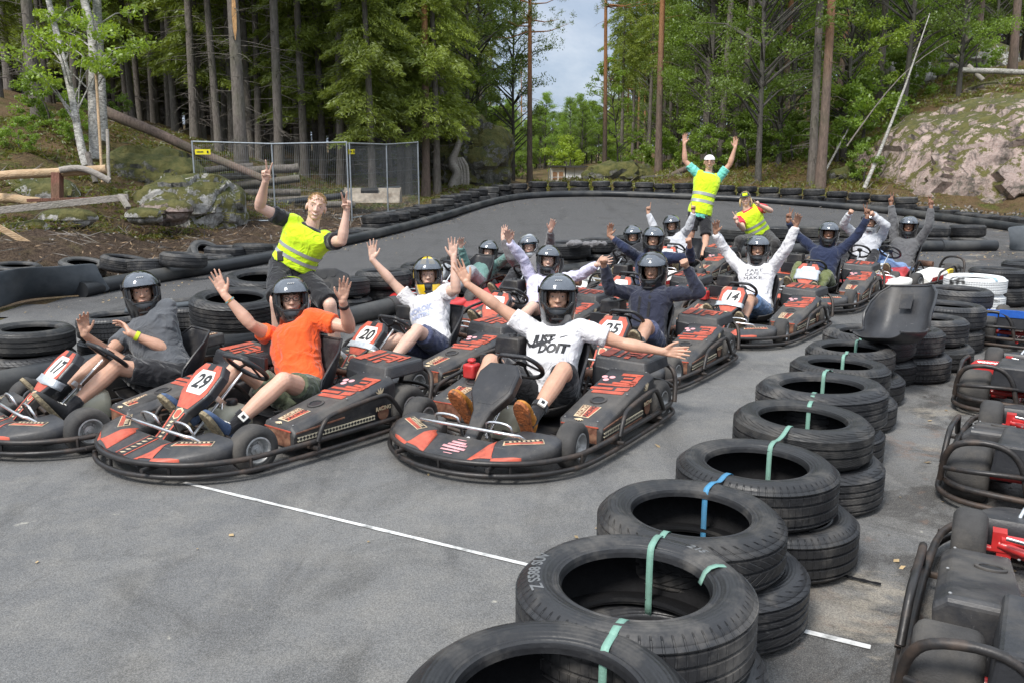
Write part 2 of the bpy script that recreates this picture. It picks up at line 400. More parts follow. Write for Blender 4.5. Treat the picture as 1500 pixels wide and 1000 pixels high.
def wheel_meshes():
    for key,(Rr,W) in {'f':(.132,.125),'r':(.142,.19)}.items():
        h=W/2; mb=MB(); r1=.072
        pr=[(r1,h-.01),(r1+.012,h-.002),(Rr-.03,h),(Rr-.012,h-.010),(Rr-.002,h-.024),(Rr,h-.04),(Rr,-h+.04),(Rr-.002,-h+.024),(Rr-.012,-h+.010),(Rr-.03,-h),(r1+.012,-h+.002),(r1,-h+.01),(r1+.02,0)]
        mb.lathe(pr[::-1],40); me=mb.mesh('wheel_tyre',M['slick'],True,50); me.transform(Matrix.Rotation(-pi/2,4,'X')); WH[key]=me
        mb=MB(); q=[(r1+.004,h-.006),(r1-.004,h-.004),(r1-.010,h-.018),(.05,h-.045),(.032,h-.05),(.030,h-.03),(.014,h-.028),(.013,h-.018),(.0001,h-.017),(.0001,-h+.03),(.05,-h+.03),(r1-.004,-h+.004),(r1+.004,-h+.006)]
        mb.lathe(q[::-1],32)
        for k in range(4):
            a=k*pi/2+.4; mb.lathe([(.0001,0),(.006,0),(.006,.012),(.0001,.012)],8,Matrix.Translation((.041*math.cos(a),.041*math.sin(a),h-.047)))
        me=mb.mesh('rim',M['rim'],True,35); me.transform(Matrix.Rotation(-pi/2,4,'X')); WH[key+'r']=me
wheel_meshes()
def sec_loft(secs):
    mb=MB(); mb.loft(secs); return mb
def pod_top(x): return .212+(.30-x)*.20
def poly_plate(mb, pts, n, h=.003):
    """thin plate from a planar polygon lying along normal n"""
    n=V(n).normalized(); a=[V(p) for p in pts]; b=[p+n*h for p in a]; k=len(a)
    mb.add(a+b,[tuple(range(k-1,-1,-1)),tuple(range(k,2*k))]+[(i,(i+1)%k,k+(i+1)%k,k+i) for i in range(k)])
def kart(style='race', number=None, tape=False, panel='red', label='', loc=(0,0,0), head=0, steer=0.0, group='rental karts lined up for the start', seatm='blackplastic', redcap=False, tilt=(0,0)):
    K=empty('go_kart',loc,rot=(tilt[0],tilt[1],head)); tag(K,label,'go-kart',group)
    parked=style.startswith('parked'); bare=style.startswith('bare')
    # -- bumper frame
    def outline(s,z,ins=0):
        h=[(1.07-ins,0),(1.045-ins,.20),(.93-ins,.43),(.73,.60-ins),(.50,.67-ins),(-.58,.70-ins),(-.74,.66-ins),(-.84+ins,.52),(-.86+ins,0)]
        full=[(x,y,z) for x,y in h]+[(x,-y,z) for x,y in h[-2:0:-1]]
        return smoothpath(full,2,True)
    mb=MB(); mb.tube(outline(0,.058),.0145,8,True); mb.tube(outline(0,.118,.02),.016,8,True)
    for (x,y) in [(.94,.38),(.94,-.38),(1.06,0),(.2,.68),(.2,-.68),(-.4,.69),(-.4,-.69),(-.85,.2),(-.85,-.2),(.62,.64),(.62,-.64)]:
        mb.tube([(x-.01,y*.985,.055),(x-.01,y*.985,.125)],.009,6)
    for s in (1,-1):
        for x in (.22,-.38): mb.tube([(x,s*.3,.07),(x,s*.71,.09)],.013,6)
        mb.tube([(.6,s*.2,.07),(1.04,s*.3,.1)],.013,6); mb.tube([(-.6,s*.25,.1),(-.85,s*.3,.12)],.013,6)
    mb.build('bumper',M['tubesteel'],K,sharp=60)
    for s in (1,-1):
        mb=MB(); mb.tube(smoothpath([(.20,s*.675,.12),(.15,s*.675,.225),(.08,s*.67,.255),(-.28,s*.675,.29),(-.36,s*.68,.275),(-.46,s*.69,.13)],2),.0145,8)
        mb.build('side_hoop',M['tubesteel'],K,sharp=60)
        mb=MB(); mb.tube(smoothpath([(-.80,s*.30,.12),(-.80,s*.34,.30),(-.79,s*.44,.36),(-.80,s*.60,.35),(-.76,s*.66,.27),(-.70,s*.675,.12)],2),.016,8)
        mb.tube(smoothpath([(-.80,s*.30,.22),(-.84,s*.4,.23),(-.84,s*.55,.22),(-.77,s*.655,.2)],2),.013,8)
        mb.build('rear_hoop',M['tubesteel'],K,sharp=60)
    # -- chassis
    fm=M['redpaint'] if (parked or style=='bare_red') else (M['chrome'] if bare else M['tubesteel'])
    mb=MB(); mb.box((.18,0,.045),(1.0,.50,.008))
    mb.build('floor_tray',M['grey'] if bare or parked else M['blackplastic'],K,bevel=.003)
    mb=MB()
    for s in (1,-1):
        mb.tube(smoothpath([(.80,s*.16,.07),(.5,s*.22,.07),(.1,s*.27,.07),(-.5,s*.30,.08),(-.78,s*.28,.09)],1),.015,8)
        mb.tube([(.52,s*.20,.09),(.52,s*.47,.12)],.014,8); mb.tube([(.45,0.03*s,.12),(.50,s*.44,.13)],.007,6)
        mb.box((.52,s*.40,.12),(.05,.05,.09)); mb.tube([(.58,s*.22,.08),(.55,s*.36,.11)],.012,6)
    mb.tube([(-.58,-.55,.142),(-.58,.55,.142)],.02,10); mb.tube([(-.2,-.3,.08),(-.2,.3,.08)],.014,8)
    mb.build('chassis_rails',fm,K,sharp=60)
    if parked:
        for s in (1,-1):
            mb=MB(); mb.tube([(.60,s*.12,.13),(.50,s*.42,.17)],.022,8); mb.tube([(.42,s*.10,.10),(.50,s*.42,.15)],.018,8); mb.box((.52,s*.42,.16),(.06,.05,.08)); mb.build('steering_arm',M['redpaint'],K,sharp=60)
            mb=MB(); mb.tube([(.40,s*.05,.17),(.44,s*.40,.20)],.008,6); mb.box((.40,s*.28,.20),(.10,.05,.006)); mb.build('tie_rod',M['chrome'],K,sharp=60)
    # -- wheels
    for key,x,y,z in (('f',.52,.525,.132),('f',.52,-.525,.132),('r',-.58,.56,.142),('r',-.58,-.56,.142)):
        w=bpy.data.objects.new('wheel',WH[key]); COL.objects.link(w); w.parent=K; w.location=(x,y,z)
        w.rotation_euler=(0,rnd.uniform(0,6),(steer if key=='f' else 0)); w.rotation_mode='YXZ'
        r=bpy.data.objects.new('rim',WH[key+'r']); COL.objects.link(r); r.parent=w
        if y<0: r.rotation_euler=(0,0,pi)
    # -- engine, exhaust, chain guard behind the seat
    mb=MB(); mb.box((-.38,-.36,.20),(.24,.20,.22)); mb.box((-.40,-.36,.33),(.16,.15,.05))
    for k in range(5): mb.box((-.38,-.36,.14+.035*k),(.27,.23,.008))
    mb.lathe([(.0001,0),(.07,0),(.075,.012),(.06,.03),(.0001,.03)],20,Matrix.Translation((-.38,-.25,.20))@Matrix.Rotation(-pi/2,4,'X'))
    mb.build('engine',M['grey'],K,bevel=.004)
    mb=MB(); mb.tube(smoothpath([(-.50,-.36,.22),(-.64,-.34,.25),(-.70,-.25,.24),(-.72,-.05,.23),(-.72,.05,.2)],2),.022,10); mb.tube([(-.73,.0,.22),(-.73,.24,.22)],.045,12)
    mb.build('exhaust',M['rust'],K,sharp=60)
    st=MB()
    for s in (1,-1): st.tube([(-.18,s*.21,.08),(-.36,s*.20,.30),(-.55,s*.22,.12)],.011,6)
    st.tube([(-.40,-.2,.33),(-.62,-.1,.16)],.011,6); st.build('seat_stay',M['tubesteel'],K)
    seat_obj(K,m=seatm)
    # -- steering
    A=V((.58,0,.10)); B=V((.215,0,.425)); mb=MB(); mb.tube([A,B],.0095,8); mb.box((.38,0,.285),(.07,.035,.03),Matrix.Rotation(-.8,3,'Y'))
    mb.tube([(.45,.09,.07),(.36,0,.30)],.007,6); mb.tube([(.45,-.09,.07),(.36,0,.30)],.007,6)
    mb.build('steering_column',M['chrome'],K,sharp=60)
    n=V((-.66,0,.75)); C=B+n*.045; fr=frame(C,(0,1,0),V((.75,0,.66)))
    ring=[]
    for k in range(28):
        a=2*pi*k/28; x,y=.142*math.cos(a),.142*math.sin(a)
        y=min(y,.112) if not bare else y
        ring.append((x,y,0))
    mb=MB(); rg=MB(); rg.tube(smoothpath(ring,1,True),.0145,8,True)
    for a in (-.35,pi+.35,-pi/2): rg.tube([(.03*math.cos(a),.03*math.sin(a),-.02),(.138*math.cos(a),.138*math.sin(a),0)],.011,6,flat=.6)
    rg.lathe([(.0001,-.03),(.035,-.03),(.035,-.012),(.0001,-.012)],16)
    mb.add(rg.v,rg.f,fr); mb.build('steering_wheel',M['blackplastic'],K,sharp=60)
    # -- tank
    mb=MB(); mb.loft([rrect(0,-.115,.115,-.09,.09,4,20)]*2); mb=MB()
    ring=lambda z,hx,hy,xo:[(.33+xo+hx*math.copysign(abs(math.cos(t))**.55,math.cos(t)),hy*math.copysign(abs(math.sin(t))**.55,math.sin(t)),z) for t in [2*pi*i/20 for i in range(20)]]
    mb.loft([ring(.055,.11,.10,0),ring(.07,.125,.115,0),ring(.18,.125,.115,0),ring(.228,.105,.10,-.01),ring(.245,.06,.06,-.02)])
    tk=mb.build('fuel_tank',M['tank'],K,sharp=50)
    c=MB(); c.lathe([(.0001,0),(.033,0),(.036,.01),(.036,.03),(.03,.038),(.0001,.038)],14,Matrix.Translation((.30,.0,.242))); c.build('tank_cap',M['blackplastic'],tk)
    # -- pedals and the chrome bar
    mb=MB(); mb.tube(smoothpath([(.68,-.36,.13),(.76,-.34,.215),(.80,-.30,.228),(.80,.30,.228),(.76,.34,.215),(.68,.36,.13)],1),.0095,8); mb.build('foot_bar',M['chrome'],K,sharp=60)
    for s in (1,-1):
        mb=MB(); mb.tube(smoothpath([(.66,s*.10,.08),(.73,s*.09,.245),(.73,s*.13,.26),(.73,s*.22,.26),(.73,s*.26,.245),(.66,s*.25,.08)],1),.008,8); mb.build('pedal',M['chrome'],K,sharp=60)
    PM=M['coverplastic']
    # -- side pods
    if bare:
        for s in (1,-1):
            mb=MB(); secs=[]
            for x,zt in ((.30,.17),(.22,.21),(-.30,.24),(-.46,.20)):
                secs.append([(x,s*.60,.08),(x,s*.62,zt-.05),(x,s*.57,zt),(x,s*.36,zt),(x,s*.34,.08)][::s])
            mb.loft(secs); m_=M['white'] if style=='bare_yellow' else M['redpaint']
            p=mb.build('side_pod',m_,K,smooth=False,bevel=.008)
            if style=='bare_yellow':
                d=MB(); d.box((.05,s*.6225,.14),(.36,.004,.07)); d.build('red_stripe',M['redpaint'],p); d=MB(); d.box((-.38,s*.60,.16),(.16,.06,.14)); d.build('yellow_end',M['yellowpaint'],p,bevel=.01)
    else:
        for s in (1,-1):
            mb=MB(); secs=[]
            for x,dz,yi in ((.315,-.02,.345),(.30,0,.335),(-.46,0,.32),(-.475,-.02,.33)):
                zt=pod_top(x)+dz-(.03 if parked else 0); yi=yi+(.05 if parked else 0); secs.append([(x,s*.60,.075),(x,s*.615,zt-.035),(x,s*.575,zt),(x,s*yi,zt),(x,s*yi,.075)][::s])
            mb.loft(secs); pm=PM
            if style=='parked_red': pm=M['redpaint']
            if style=='parked_blue': pm=M['bluepaint']
            p=mb.build('side_pod',pm,K,smooth=False,bevel=.01)
            T=lambda x,y,h=.002:V((x,s*y,pod_top(x)+h-(.03 if parked else 0))); nn=V((.20,0,1)).normalized()
            d=MB(); fr_=frame(T(.03,.455,.001),(1,0,-.20),(0,1,0))
            ringm=MB(); ringm.lathe([(.038,0),(.052,0),(.052,.006),(.046,.009),(.038,.007)],24); d.add(ringm.v,ringm.f,fr_); d.build('filler_ring',M['blackplastic'],p)
            d=MB(); dd=MB(); dd.disc((0,0,0),.04,h=.003,seg=20); d.add(dd.v,dd.f,fr_); d.build('filler_hole',M['blackink'],p)
            d=MB()
            for (x,y) in ((.285,.36),(.285,.57),(-.44,.36),(-.44,.57),(-.10,.585),(-.10,.35)): d.sphere(T(x,y,.001),(.006,.006,.004),8,5)
            d.build('bolt',M['grey'],p)
            if parked: continue
            # banner
            d=MB(); poly_plate(d,[T(.265,.405),T(.265,.50),T(.115,.515),T(.115,.395)][::-s],nn,.0012); d.build('banner_border',M['cream'],p,smooth=False)
            d=MB(); poly_plate(d,[T(.258,.455,.0034),T(.258,.495,.0034),T(.12,.508,.0034),T(.12,.45,.0034)][::-s],nn,.001); d.build('banner',M['red'],p,smooth=False)
            d=MB(); poly_plate(d,[T(.258,.410,.0034),T(.258,.447,.0034),T(.12,.443,.0034),T(.12,.400,.0034)][::-s],nn,.001)
            d.build('banner_black',M['brown'],p,smooth=False)
            xd=V((-1,0,.20)) if s>0 else V((1,0,-.20))
            for yy,mm in ((.474,'blackink'),(.425,'cream')):
                text_obj('banner_lettering','RACING',M[mm],p,frame(T(.19,yy if s>0 else yy,.0048),xd,V((0,-s,0))),.04,.1,.001,.0004)
            # leaf emblem
            d=MB()
            for k in range(5):
                a=-.9+.45*k; c0=T(.283,.455); e0=V((math.cos(a)*.03,math.sin(a)*.04,-.20*math.cos(a)*.03)); q=V((0,.007,0))
                poly_plate(d,[c0-q,c0+e0*.6-q*1.2,c0+e0,c0+e0*.6+q*1.2,c0+q],nn,.001+.0002*k)
            d.build('leaf_emblem',M['cream'],p,smooth=False)
            # big red lettering behind the filler
            d=MB()
            for (x0,x1,y0,y1,sl) in ((-.06,-.10,.36,.56,.02),(-.11,-.14,.33,.47,.02),(-.12,-.165,.49,.57,.02),(-.175,-.20,.35,.56,.02),(-.215,-.24,.43,.58,.01),(-.21,-.37,.54,.575,0),(-.25,-.275,.47,.58,.01),(-.30,-.32,.47,.53,.01),(-.345,-.38,.44,.575,.01)):
                poly_plate(d,[T(x0,y0),T(x0-sl,y1),T(x1-sl,y1),T(x1,y0)][::-s],nn,.0015)
            d.build('red_lettering',M['red'],p,smooth=False)
            d=MB()
            for (x,y) in ((-.26,.37),(-.30,.345),(-.305,.395)): 
                dd=MB(); dd.disc((0,0,0),.02,h=.0016,seg=14); d.add(dd.v,dd.f,frame(T(x,y,.002),(1,0,-.20),(0,1,0)))
            d.build('round_stickers',M['pinkink'],p,smooth=False)
            # side face
            ys=s*.6165
            d=MB(); d.box((.0,ys-s*.003,.140),(.58,.008,.026)); d.build('checker_band',M['checker'],p,smooth=False)
            d=MB()
            for x0,z0,x1,z1 in ((.30,.175,-.05,.19),(.29,.105,-.27,.105)): d.hexa([(x0,ys-.003,z0),(x1,ys-.003,z1),(x1,ys+.003,z1),(x0,ys+.003,z0),(x0,ys-.003,z0+.008),(x1,ys-.003,z1+.008),(x1,ys+.003,z1+.008),(x0,ys+.003,z0+.008)])
            d.build('trim_line',M['brown'],p,smooth=False)
            d=MB(); d.disc((-.36,ys-s*.001,.155),.045,V((0,s,0)),.003,20); d.build('round_badge',M['brown'],p,smooth=False)
            text_obj('badge_lettering','RACING',M['cream'],p,frame(V((-.36,ys+s*.003,.185)),(-s,0,0),(0,0,1)),.034,.1,.001,.0004)
            d=MB()
            for k in range(5):
                a=-.6+.5*k; c0=V((-.34,ys+s*.0005,.27)); e0=V((math.sin(a)*.05,0,math.cos(a)*.05)); q=V((.007,0,0))
                poly_plate(d,[c0-q,c0+e0*.6-q,c0+e0,c0+e0*.6+q,c0+q],(0,s,0),.001)
            d.build('leaf_emblem',M['cream'],p,smooth=False)
            d=MB(); d.box((.3155,s*.47,.14),(.004,.22,.10)); d.build('front_print',M['brown'],p,smooth=False)
            d=MB(); d.box((.318,s*.47,.187),(.004,.24,.007)); d.build('front_line',M['red'],p,smooth=False)
    # -- rear wings over the wheels, airbox
    if not bare:
        for s in (1,-1):
            mb=MB(); z=.415
            z=.385; top=[(-.46,s*.20,z+.045),(-.46,s*.55,z+.03),(-.74,s*.60,z+.05),(-.74,s*.22,z+.07)]
            if parked: top=[(-.40,s*.06,z-.03),(-.40,s*.43,z-.03),(-.80,s*.45,z-.02),(-.80,s*.04,z-.02)]
            bot=[(x+(.03 if x>-.6 else -.0),y+s*(.015 if abs(y)>.4 else -.01),zz-(.16 if parked else .085)) for x,y,zz in top]
            q=bot+top
            if s<0: q=bot[::-1]+top[::-1]
            mb.hexa([V(a) for a in q])
            if not parked:
                q=[(-.42,s*.19,.22),(-.42,s*.25,.22),(-.50,s*.25,.22),(-.50,s*.19,.22),(-.44,s*.185,.38),(-.43,s*.33,.36),(-.56,s*.33,.36),(-.56,s*.19,.38)]
                if s<0: q=q[3::-1]+q[:3:-1]
                mb.hexa([V(a) for a in q])
            w=mb.build('rear_cover',PM,K,smooth=False,bevel=.014)
            if parked:
                if style=='parked_blue':
                    d=MB(); d.box((-.805,s*.25,.35),(.006,.38,.07)); d.build('blue_panel',M['bluepaint'],w,bevel=.002)
                continue
            F=lambda x,y:(lambda X,Y:V((X,s*Y,z+.045+(.46+X)*-.08-(abs(Y)-.2)*.045+.004)))(-.46+(x+.46)*.80,.21+(y-.21)*.86)
            d=MB()
            for (x0,x1,y0,y1,sl) in ((-.50,-.72,.36,.385,.01),(-.49,-.56,.42,.46,0),(-.58,-.61,.41,.53,.01),(-.64,-.67,.41,.50,.01),(-.55,-.72,.505,.54,.01),(-.70,-.735,.40,.56,.01),(-.52,-.53,.30,.35,0),(-.62,-.76,.565,.585,0)):
                poly_plate(d,[F(x0,y0),F(x0-sl,y1),F(x1-sl,y1),F(x1,y0)][::-s],(0,0,1),.002)
            d.build('red_lettering',M['red'],w,smooth=False)
            d=MB(); poly_plate(d,[F(-.48,.23),F(-.48,.31),F(-.76,.32),F(-.76,.24)][::-s],(0,0,1),.0015); d.build('red_oval' if s>0 else 'checker_strip',M['red'] if s>0 else M['brown'],w,smooth=False)
            if s<0:
                d=MB()
                for k in range(12): poly_plate(d,[F(-.485-.023*k,.25),F(-.485-.023*k,.275),F(-.495-.023*k,.30),F(-.50-.023*k,.275)],(0,0,1),.003)
                d.build('cream_checks',M['cream'],w,smooth=False)
    if not parked:
        mb=MB(); mb.box((-.32,-.36,.47),(.17,.20,.12),taper=.93); ab=mb.build('airbox',M['blackplastic'],K,bevel=.012)
        mb=MB(); mb.lathe([(.0001,0),(.03,0),(.026,.014),(.0001,.014)],10,Matrix.Translation((-.32,-.36,.53))); mb.build('airbox_knob',M['blackplastic'],ab)
        if not bare:
            mb=MB(); mb.box((-.12,-.36,.37),(.03,.26,.12)); mb.build('heat_shield',M['blackplastic'],K,bevel=.004)
    if redcap:
        mb=MB(); mb.box((-.02,-.50,.33),(.10,.09,.10)); mb.box((-.02,-.50,.40),(.05,.05,.03)); mb.build('red_filter',M['redpaint'],K,bevel=.02)
    # -- nose
    if style!='bare_red' or True:
        nm=M['redpaint'] if bare and style!='bare_yellow' else (M['white'] if style=='bare_yellow' else PM)
        mb=MB()
        for s in (1,-1):
            secs=[rrect(.61,min(s*.27,s*.50),max(s*.27,s*.50),.10,.18,5),rrect(.625,min(s*.245,s*.53),max(s*.245,s*.53),.09,.205,5),rrect(.75,min(s*.20,s*.53),max(s*.20,s*.53),.085,.190,4),rrect(.86,min(s*.17,s*.47),max(s*.17,s*.47),.085,.185,2.8),rrect(.94,min(s*.16,s*.36),max(s*.16,s*.36),.088,.15,2.5),rrect(1.0,min(s*.17,s*.28),max(s*.17,s*.28),.10,.13,2.2)]
            if s>0: secs=[r[::-1] for r in secs]
            secs=[r[::-1] for r in secs] if s<0 else secs
            mb.loft(secs)
        mb.hexa([(1.01,-.2,.09),(1.01,.2,.09),(.80,.24,.09),(.80,-.24,.09),(1.0,-.2,.118),(1.0,.2,.118),(.79,.24,.165),(.79,-.24,.165)])
        ns=mb.build('nose_cone',nm,K,sharp=45)
        if not bare and not parked:
            bv=BVHTree.FromPolygons([V(p) for p in mb.v],mb.f)
            def drop(x,y,h): 
                hit=bv.ray_cast(V((x,y,1)),V((0,0,-1)))[0]
                return V((x,y,(hit.z if hit else .12)+h))
            def patch(name,pts,m_,h=.002,res=10):
                pts=[(p[0]*1.04+.01,p[1]*.95) for p in pts]
                # bilinear patch draped on the nose
                a,b,c,d_=[V((p[0],p[1],0)) for p in pts]; vs=[]; fs=[]
                for i in range(res+1):
                    for j in range(res+1):
                        u,v=i/res,j/res; q=(a*(1-u)+b*u)*(1-v)+(d_*(1-u)+c*u)*v; vs.append(drop(q.x,q.y,h))
                for i in range(res):
                    for j in range(res): k=i*(res+1)+j; fs.append((k,k+1,k+res+2,k+res+1))
                b_=MB(); b_.add(vs,fs); o=b_.build(name,m_,ns,sharp=180); sm=o.modifiers.new('t','SOLIDIFY'); sm.thickness=.001
            for s in (1,-1):
                patch('red_wedge',[(.95,s*.15),(.92,s*.30),(.90,s*.28),(.70,s*.20)],M['red'])
                patch('red_edge',[(.945,s*.30),(.86,s*.46),(.85,s*.44),(.92,s*.29)],M['red'])
                patch('badge_border',[(.82,s*.30),(.70,s*.50),(.655,s*.46),(.76,s*.27)],M['cream'])
                patch('badge',[(.812,s*.305),(.70,s*.49),(.68,s*.475),(.79,s*.295)],M['red'],.0032)
                patch('badge_black',[(.785,s*.292),(.678,s*.472),(.663,s*.457),(.765,s*.28)],M['blackink'],.0032)
                for k in range(7):
                    t=.1+.12*k; 
                    patch('badge_letter',[(.783-.11*t,s*(.295+.18*t)),(.783-.11*(t+.07),s*(.295+.18*(t+.07))),(.768-.105*(t+.07),s*(.283+.178*(t+.07))),(.768-.105*t,s*(.283+.178*t))],M['cream'],.0044,1)
            if panel=='black':
                # pink scribble print on the nose plate
                for (x0,y0,x1,y1,w) in ((.90,-.07,.90,.06,.014),(.87,-.08,.88,.08,.02),(.845,-.06,.845,.07,.016),(.82,-.05,.825,.05,.018),(.90,-.03,.81,-.04,.012),(.895,.02,.82,.035,.012),(.88,.06,.83,.055,.012),(.79,-.03,.79,.03,.006),(.925,-.03,.925,.03,.006)):
                    patch('pink_print',[(x0,y0),(x1,y1),(x1-w,y1),(x0-w,y0)],M['pinkink'],.0025,2)
            else:
                patch('stripe_border',[(.95,-.05),(.95,.05),(.71,.05),(.71,-.05)],M['red'],.002)
                patch('stripe',[(.95,-.038),(.95,.038),(.71,.038),(.71,-.038)],M['blackink'],.0032)
                for k in range(7): patch('check_mark',[(.94-.03*k,-.025),(.94-.03*k,.0),(.925-.03*k,.025),(.925-.03*k,.0)],M['cream'],.0044,1)
    # -- number panel
    if not bare:
        P0=V((.80,0,.115)); up=V((-.72,0,.69)).normalized(); nn=V((.69,0,.72)).normalized()
        S=lambda u,v,h=0:P0+up*(v*.95)+V((0,u,0))+nn*h
        half=[(.045,0),(.042,.12),(.062,.25),(.125,.36),(.138,.40),(.138,.53),(.095,.60)]
        def outl(sc=1,v0=-1,v1=9,h=0,inset=0): 
            a=[(max(u-inset,.004),v) for u,v in half]
            return [S(u,v,h) for u,v in a]+[S(-u,v,h) for u,v in a[::-1]]
        mb=MB(); back=outl(h=-.055); front=outl(h=-.004,inset=0); face=outl(h=0.004,inset=.012); k=len(back)
        vs=back+front+face; fs=[tuple(range(k-1,-1,-1))]+[(i,(i+1)%k,k+(i+1)%k,k+i) for i in range(k)]+[(k+i,k+(i+1)%k,2*k+(i+1)%k,2*k+i) for i in range(k)]+[tuple(range(2*k,3*k))]
        mb.add(vs,fs); pn=mb.build('number_panel',M['blackplastic'] if panel in('black','taped') or parked else M['coverplastic'],K,smooth=False,bevel=.006)
        def pl(name,uv,m_,h): 
            d=MB(); poly_plate(d,[S(u,v,h) for u,v in uv],nn,.0012); d.build(name,m_,pn,smooth=False)
        if panel=='black' or parked:
            d=MB(); d.disc(S(0,.05,.004),.013,nn,.004,14); d.build('bolt',M['chrome'],pn)
            pl('raised_face',[(.115,.40),(.115,.52),(-.115,.52),(-.115,.40),(-.05,.30),(.05,.30)][::1],M['blackplastic'],.004)
        else:
            pl('red_field',[(.055,.27),(.118,.375),(.122,.40),(.122,.525),(.085,.59),(-.085,.59),(-.122,.525),(-.122,.40),(-.118,.375),(-.055,.27)],M['red'],.0045)
            pl('black_notch',[(.03,.55),(.03,.595),(-.03,.595),(-.03,.55)],M['blackink'],.006)
            pl('red_side',[(.046,.02),(.044,.12),(.058,.24),(.045,.24),(.030,.12),(.032,.02)],M['red'],.0045)
            pl('red_side',[(-.032,.02),(-.030,.12),(-.045,.24),(-.058,.24),(-.044,.12),(-.046,.02)],M['red'],.0045)
            pl('crest',[(.028,.20),(.034,.255),(0,.27),(-.034,.255),(-.028,.20),(0,.185)],M['cream'],.0045); pl('crest_red',[(.02,.205),(.025,.245),(0,.257),(-.025,.245),(-.02,.205),(0,.195)],M['red'],.006)
            for k in range(6): pl('check_mark',[(-.018,.03+.026*k),(.006,.03+.026*k),(.018,.043+.026*k),(-.006,.043+.026*k)],M['cream'],.0055)
            pl('number_plate',[(.07,.375),(.09,.42),(.09,.49),(.065,.545),(-.065,.545),(-.09,.49),(-.09,.42),(-.07,.375)],M['white'],.006)
            if number: text_obj('race_number',number,M['blackink'],pn,frame(S(0,.46,.008),(0,1,0),up),.135,.18,.004,.0008,.95)
        if tape:
            rings=[]
            for v in (.33,.35,.37,.385) if number else (.33,.38,.44,.49):
                w=.135+rnd.uniform(-.004,.006); hh=.014+rnd.uniform(0,.005)
                rings.append([S(w,v+.01,-.06),S(w+.004,v,0),S(w-.02,v,hh),S(0,v+rnd.uniform(-.01,.01),hh+.003),S(-w+.02,v,hh),S(-w-.004,v,0),S(-w,v+.01,-.06)])
            mb=MB(); n_=7; vs=[p for r in rings for p in r]; fs=[(i*n_+j,i*n_+j+1,(i+1)*n_+j+1,(i+1)*n_+j) for i in range(3) for j in range(n_-1)]
            mb.add(vs,fs); o=mb.build('tape_wrap',M['tape'],pn,sharp=180); sm=o.modifiers.new('t','SOLIDIFY'); sm.thickness=.002; sm.offset=1
    return K
def kart_copy(src, loc, head, label, group=None, swap=None):
    K=copy_tree(src); K.location=loc; K.rotation_euler=(0,0,head); K['label']=label
    if group: K['group']=group
    return K
# ---------------------------------------------------------------- people
import bmesh
def skin_mat(name,c):
    m=mat(name,c,.48,var=.12,scale=14,bump=.05,bscale=200)
    b=m.node_tree.nodes['Principled BSDF']; b.inputs['Subsurface Weight'].default_value=.12; b.inputs['Subsurface Radius'].default_value=(.02,.008,.004); b.inputs['Subsurface Scale'].default_value=.5
    return m
SK={'fair':skin_mat('fair_skin',(0.62, 0.37, 0.27)),'tan':skin_mat('tanned_skin',(0.54, 0.31, 0.215)),'light':skin_mat('light_skin',(0.66, 0.43, 0.335)),'brown':skin_mat('brown_skin',(0.27, 0.135, 0.085)),'mid':skin_mat('olive_skin',(0.47, 0.27, 0.185))}
def cloth(name,c,rough=.85,var=.12,dirt=None):
    m=mat(name,c,rough,var=var,scale=5,bump=.75,bscale=9,sheen=.25,dirt=dirt,spec=.25); nt=m.node_tree; nt.nodes['Bump'].inputs['Distance'].default_value=.035
    n3=nt.nodes['Bump'].inputs['Height'].links[0].from_node; n3.inputs['Distortion'].default_value=1.6; n3.inputs['Detail'].default_value=3; n3.inputs['Roughness'].default_value=.45; return m
CL={k:cloth(k+'_cloth',c) for k,c in {'white':(.72,.71,.73),'orange':(.78,.10,.018),'charcoal':(.085,.09,.10),'navy':(.024,.027,.048),'navy_blue':(.018,.026,.062),'black':(.018,.018,.021),'olive':(.085,.10,.062),'olivegreen':(.13,.15,.055),'lavender':(.60,.58,.74),'teal':(.13,.24,.22),'greycoat':(.15,.145,.15),'lightgrey':(.50,.51,.54),'heather':(.115,.115,.12),'jeans':(.19,.30,.52),'denimshort':(.10,.17,.30),'mint':(.17,.60,.50),'red':(.60,.035,.05),'darkgrey':(.05,.048,.048),'greytrouser':(.33,.35,.37),'hivis':(.60,.86,.02),'whitecap':(.8,.78,.78),'bluepants':(.06,.07,.13),'silver':(.45,.45,.46)}.items()}
M['hair_blond']=mat('blond_hair',(.42,.28,.13),.6,var=.4,scale=60,bump=.6,bscale=120)
M['hair_brown']=mat('brown_hair',(.09,.05,.03),.6,var=.4,scale=60,bump=.6,bscale=120)
M['hair_fair']=mat('fair_hair',(.55,.42,.22),.6,var=.4,scale=60,bump=.6,bscale=120)
M['eyewhite']=mat('eye_white',(.50,.46,.43),.3,var=.05); M['iris']=mat('eye_iris',(.03,.025,.02),.25,var=.1)
M['lip']=mat('lips',(.40,.19,.15),.45,var=.1); M['teeth']=mat('teeth',(.8,.78,.72),.3,var=.05)
M['helmetblack']=mat('helmet_black',(.012,.012,.013),.2,var=.15,scale=6,coat=.8)
M['helmetsilver']=mat('helmet_silver',(.42,.43,.45),.25,metal=.5,var=.1,coat=.8)
M['helmetyellow']=mat('helmet_yellow',(.78,.52,.01),.25,var=.05,coat=.8)
M['helmetliner']=mat('helmet_liner',(.02,.02,.022),.85)
M['reflective']=mat('reflective_band',(.42,.43,.43),.4,metal=.3,var=.1)
M['hivisband']=mat('yellow_wristband',(.62,.75,.03),.5,var=.1); M['orangeband']=mat('orange_wristband',(.8,.4,.05),.5,var=.1); M['cyanband']=mat('cyan_wristband',(.1,.5,.65),.5,var=.1)
M['mask_blue']=mat('balaclava_blue',(.10,.33,.48),.8,var=.1)
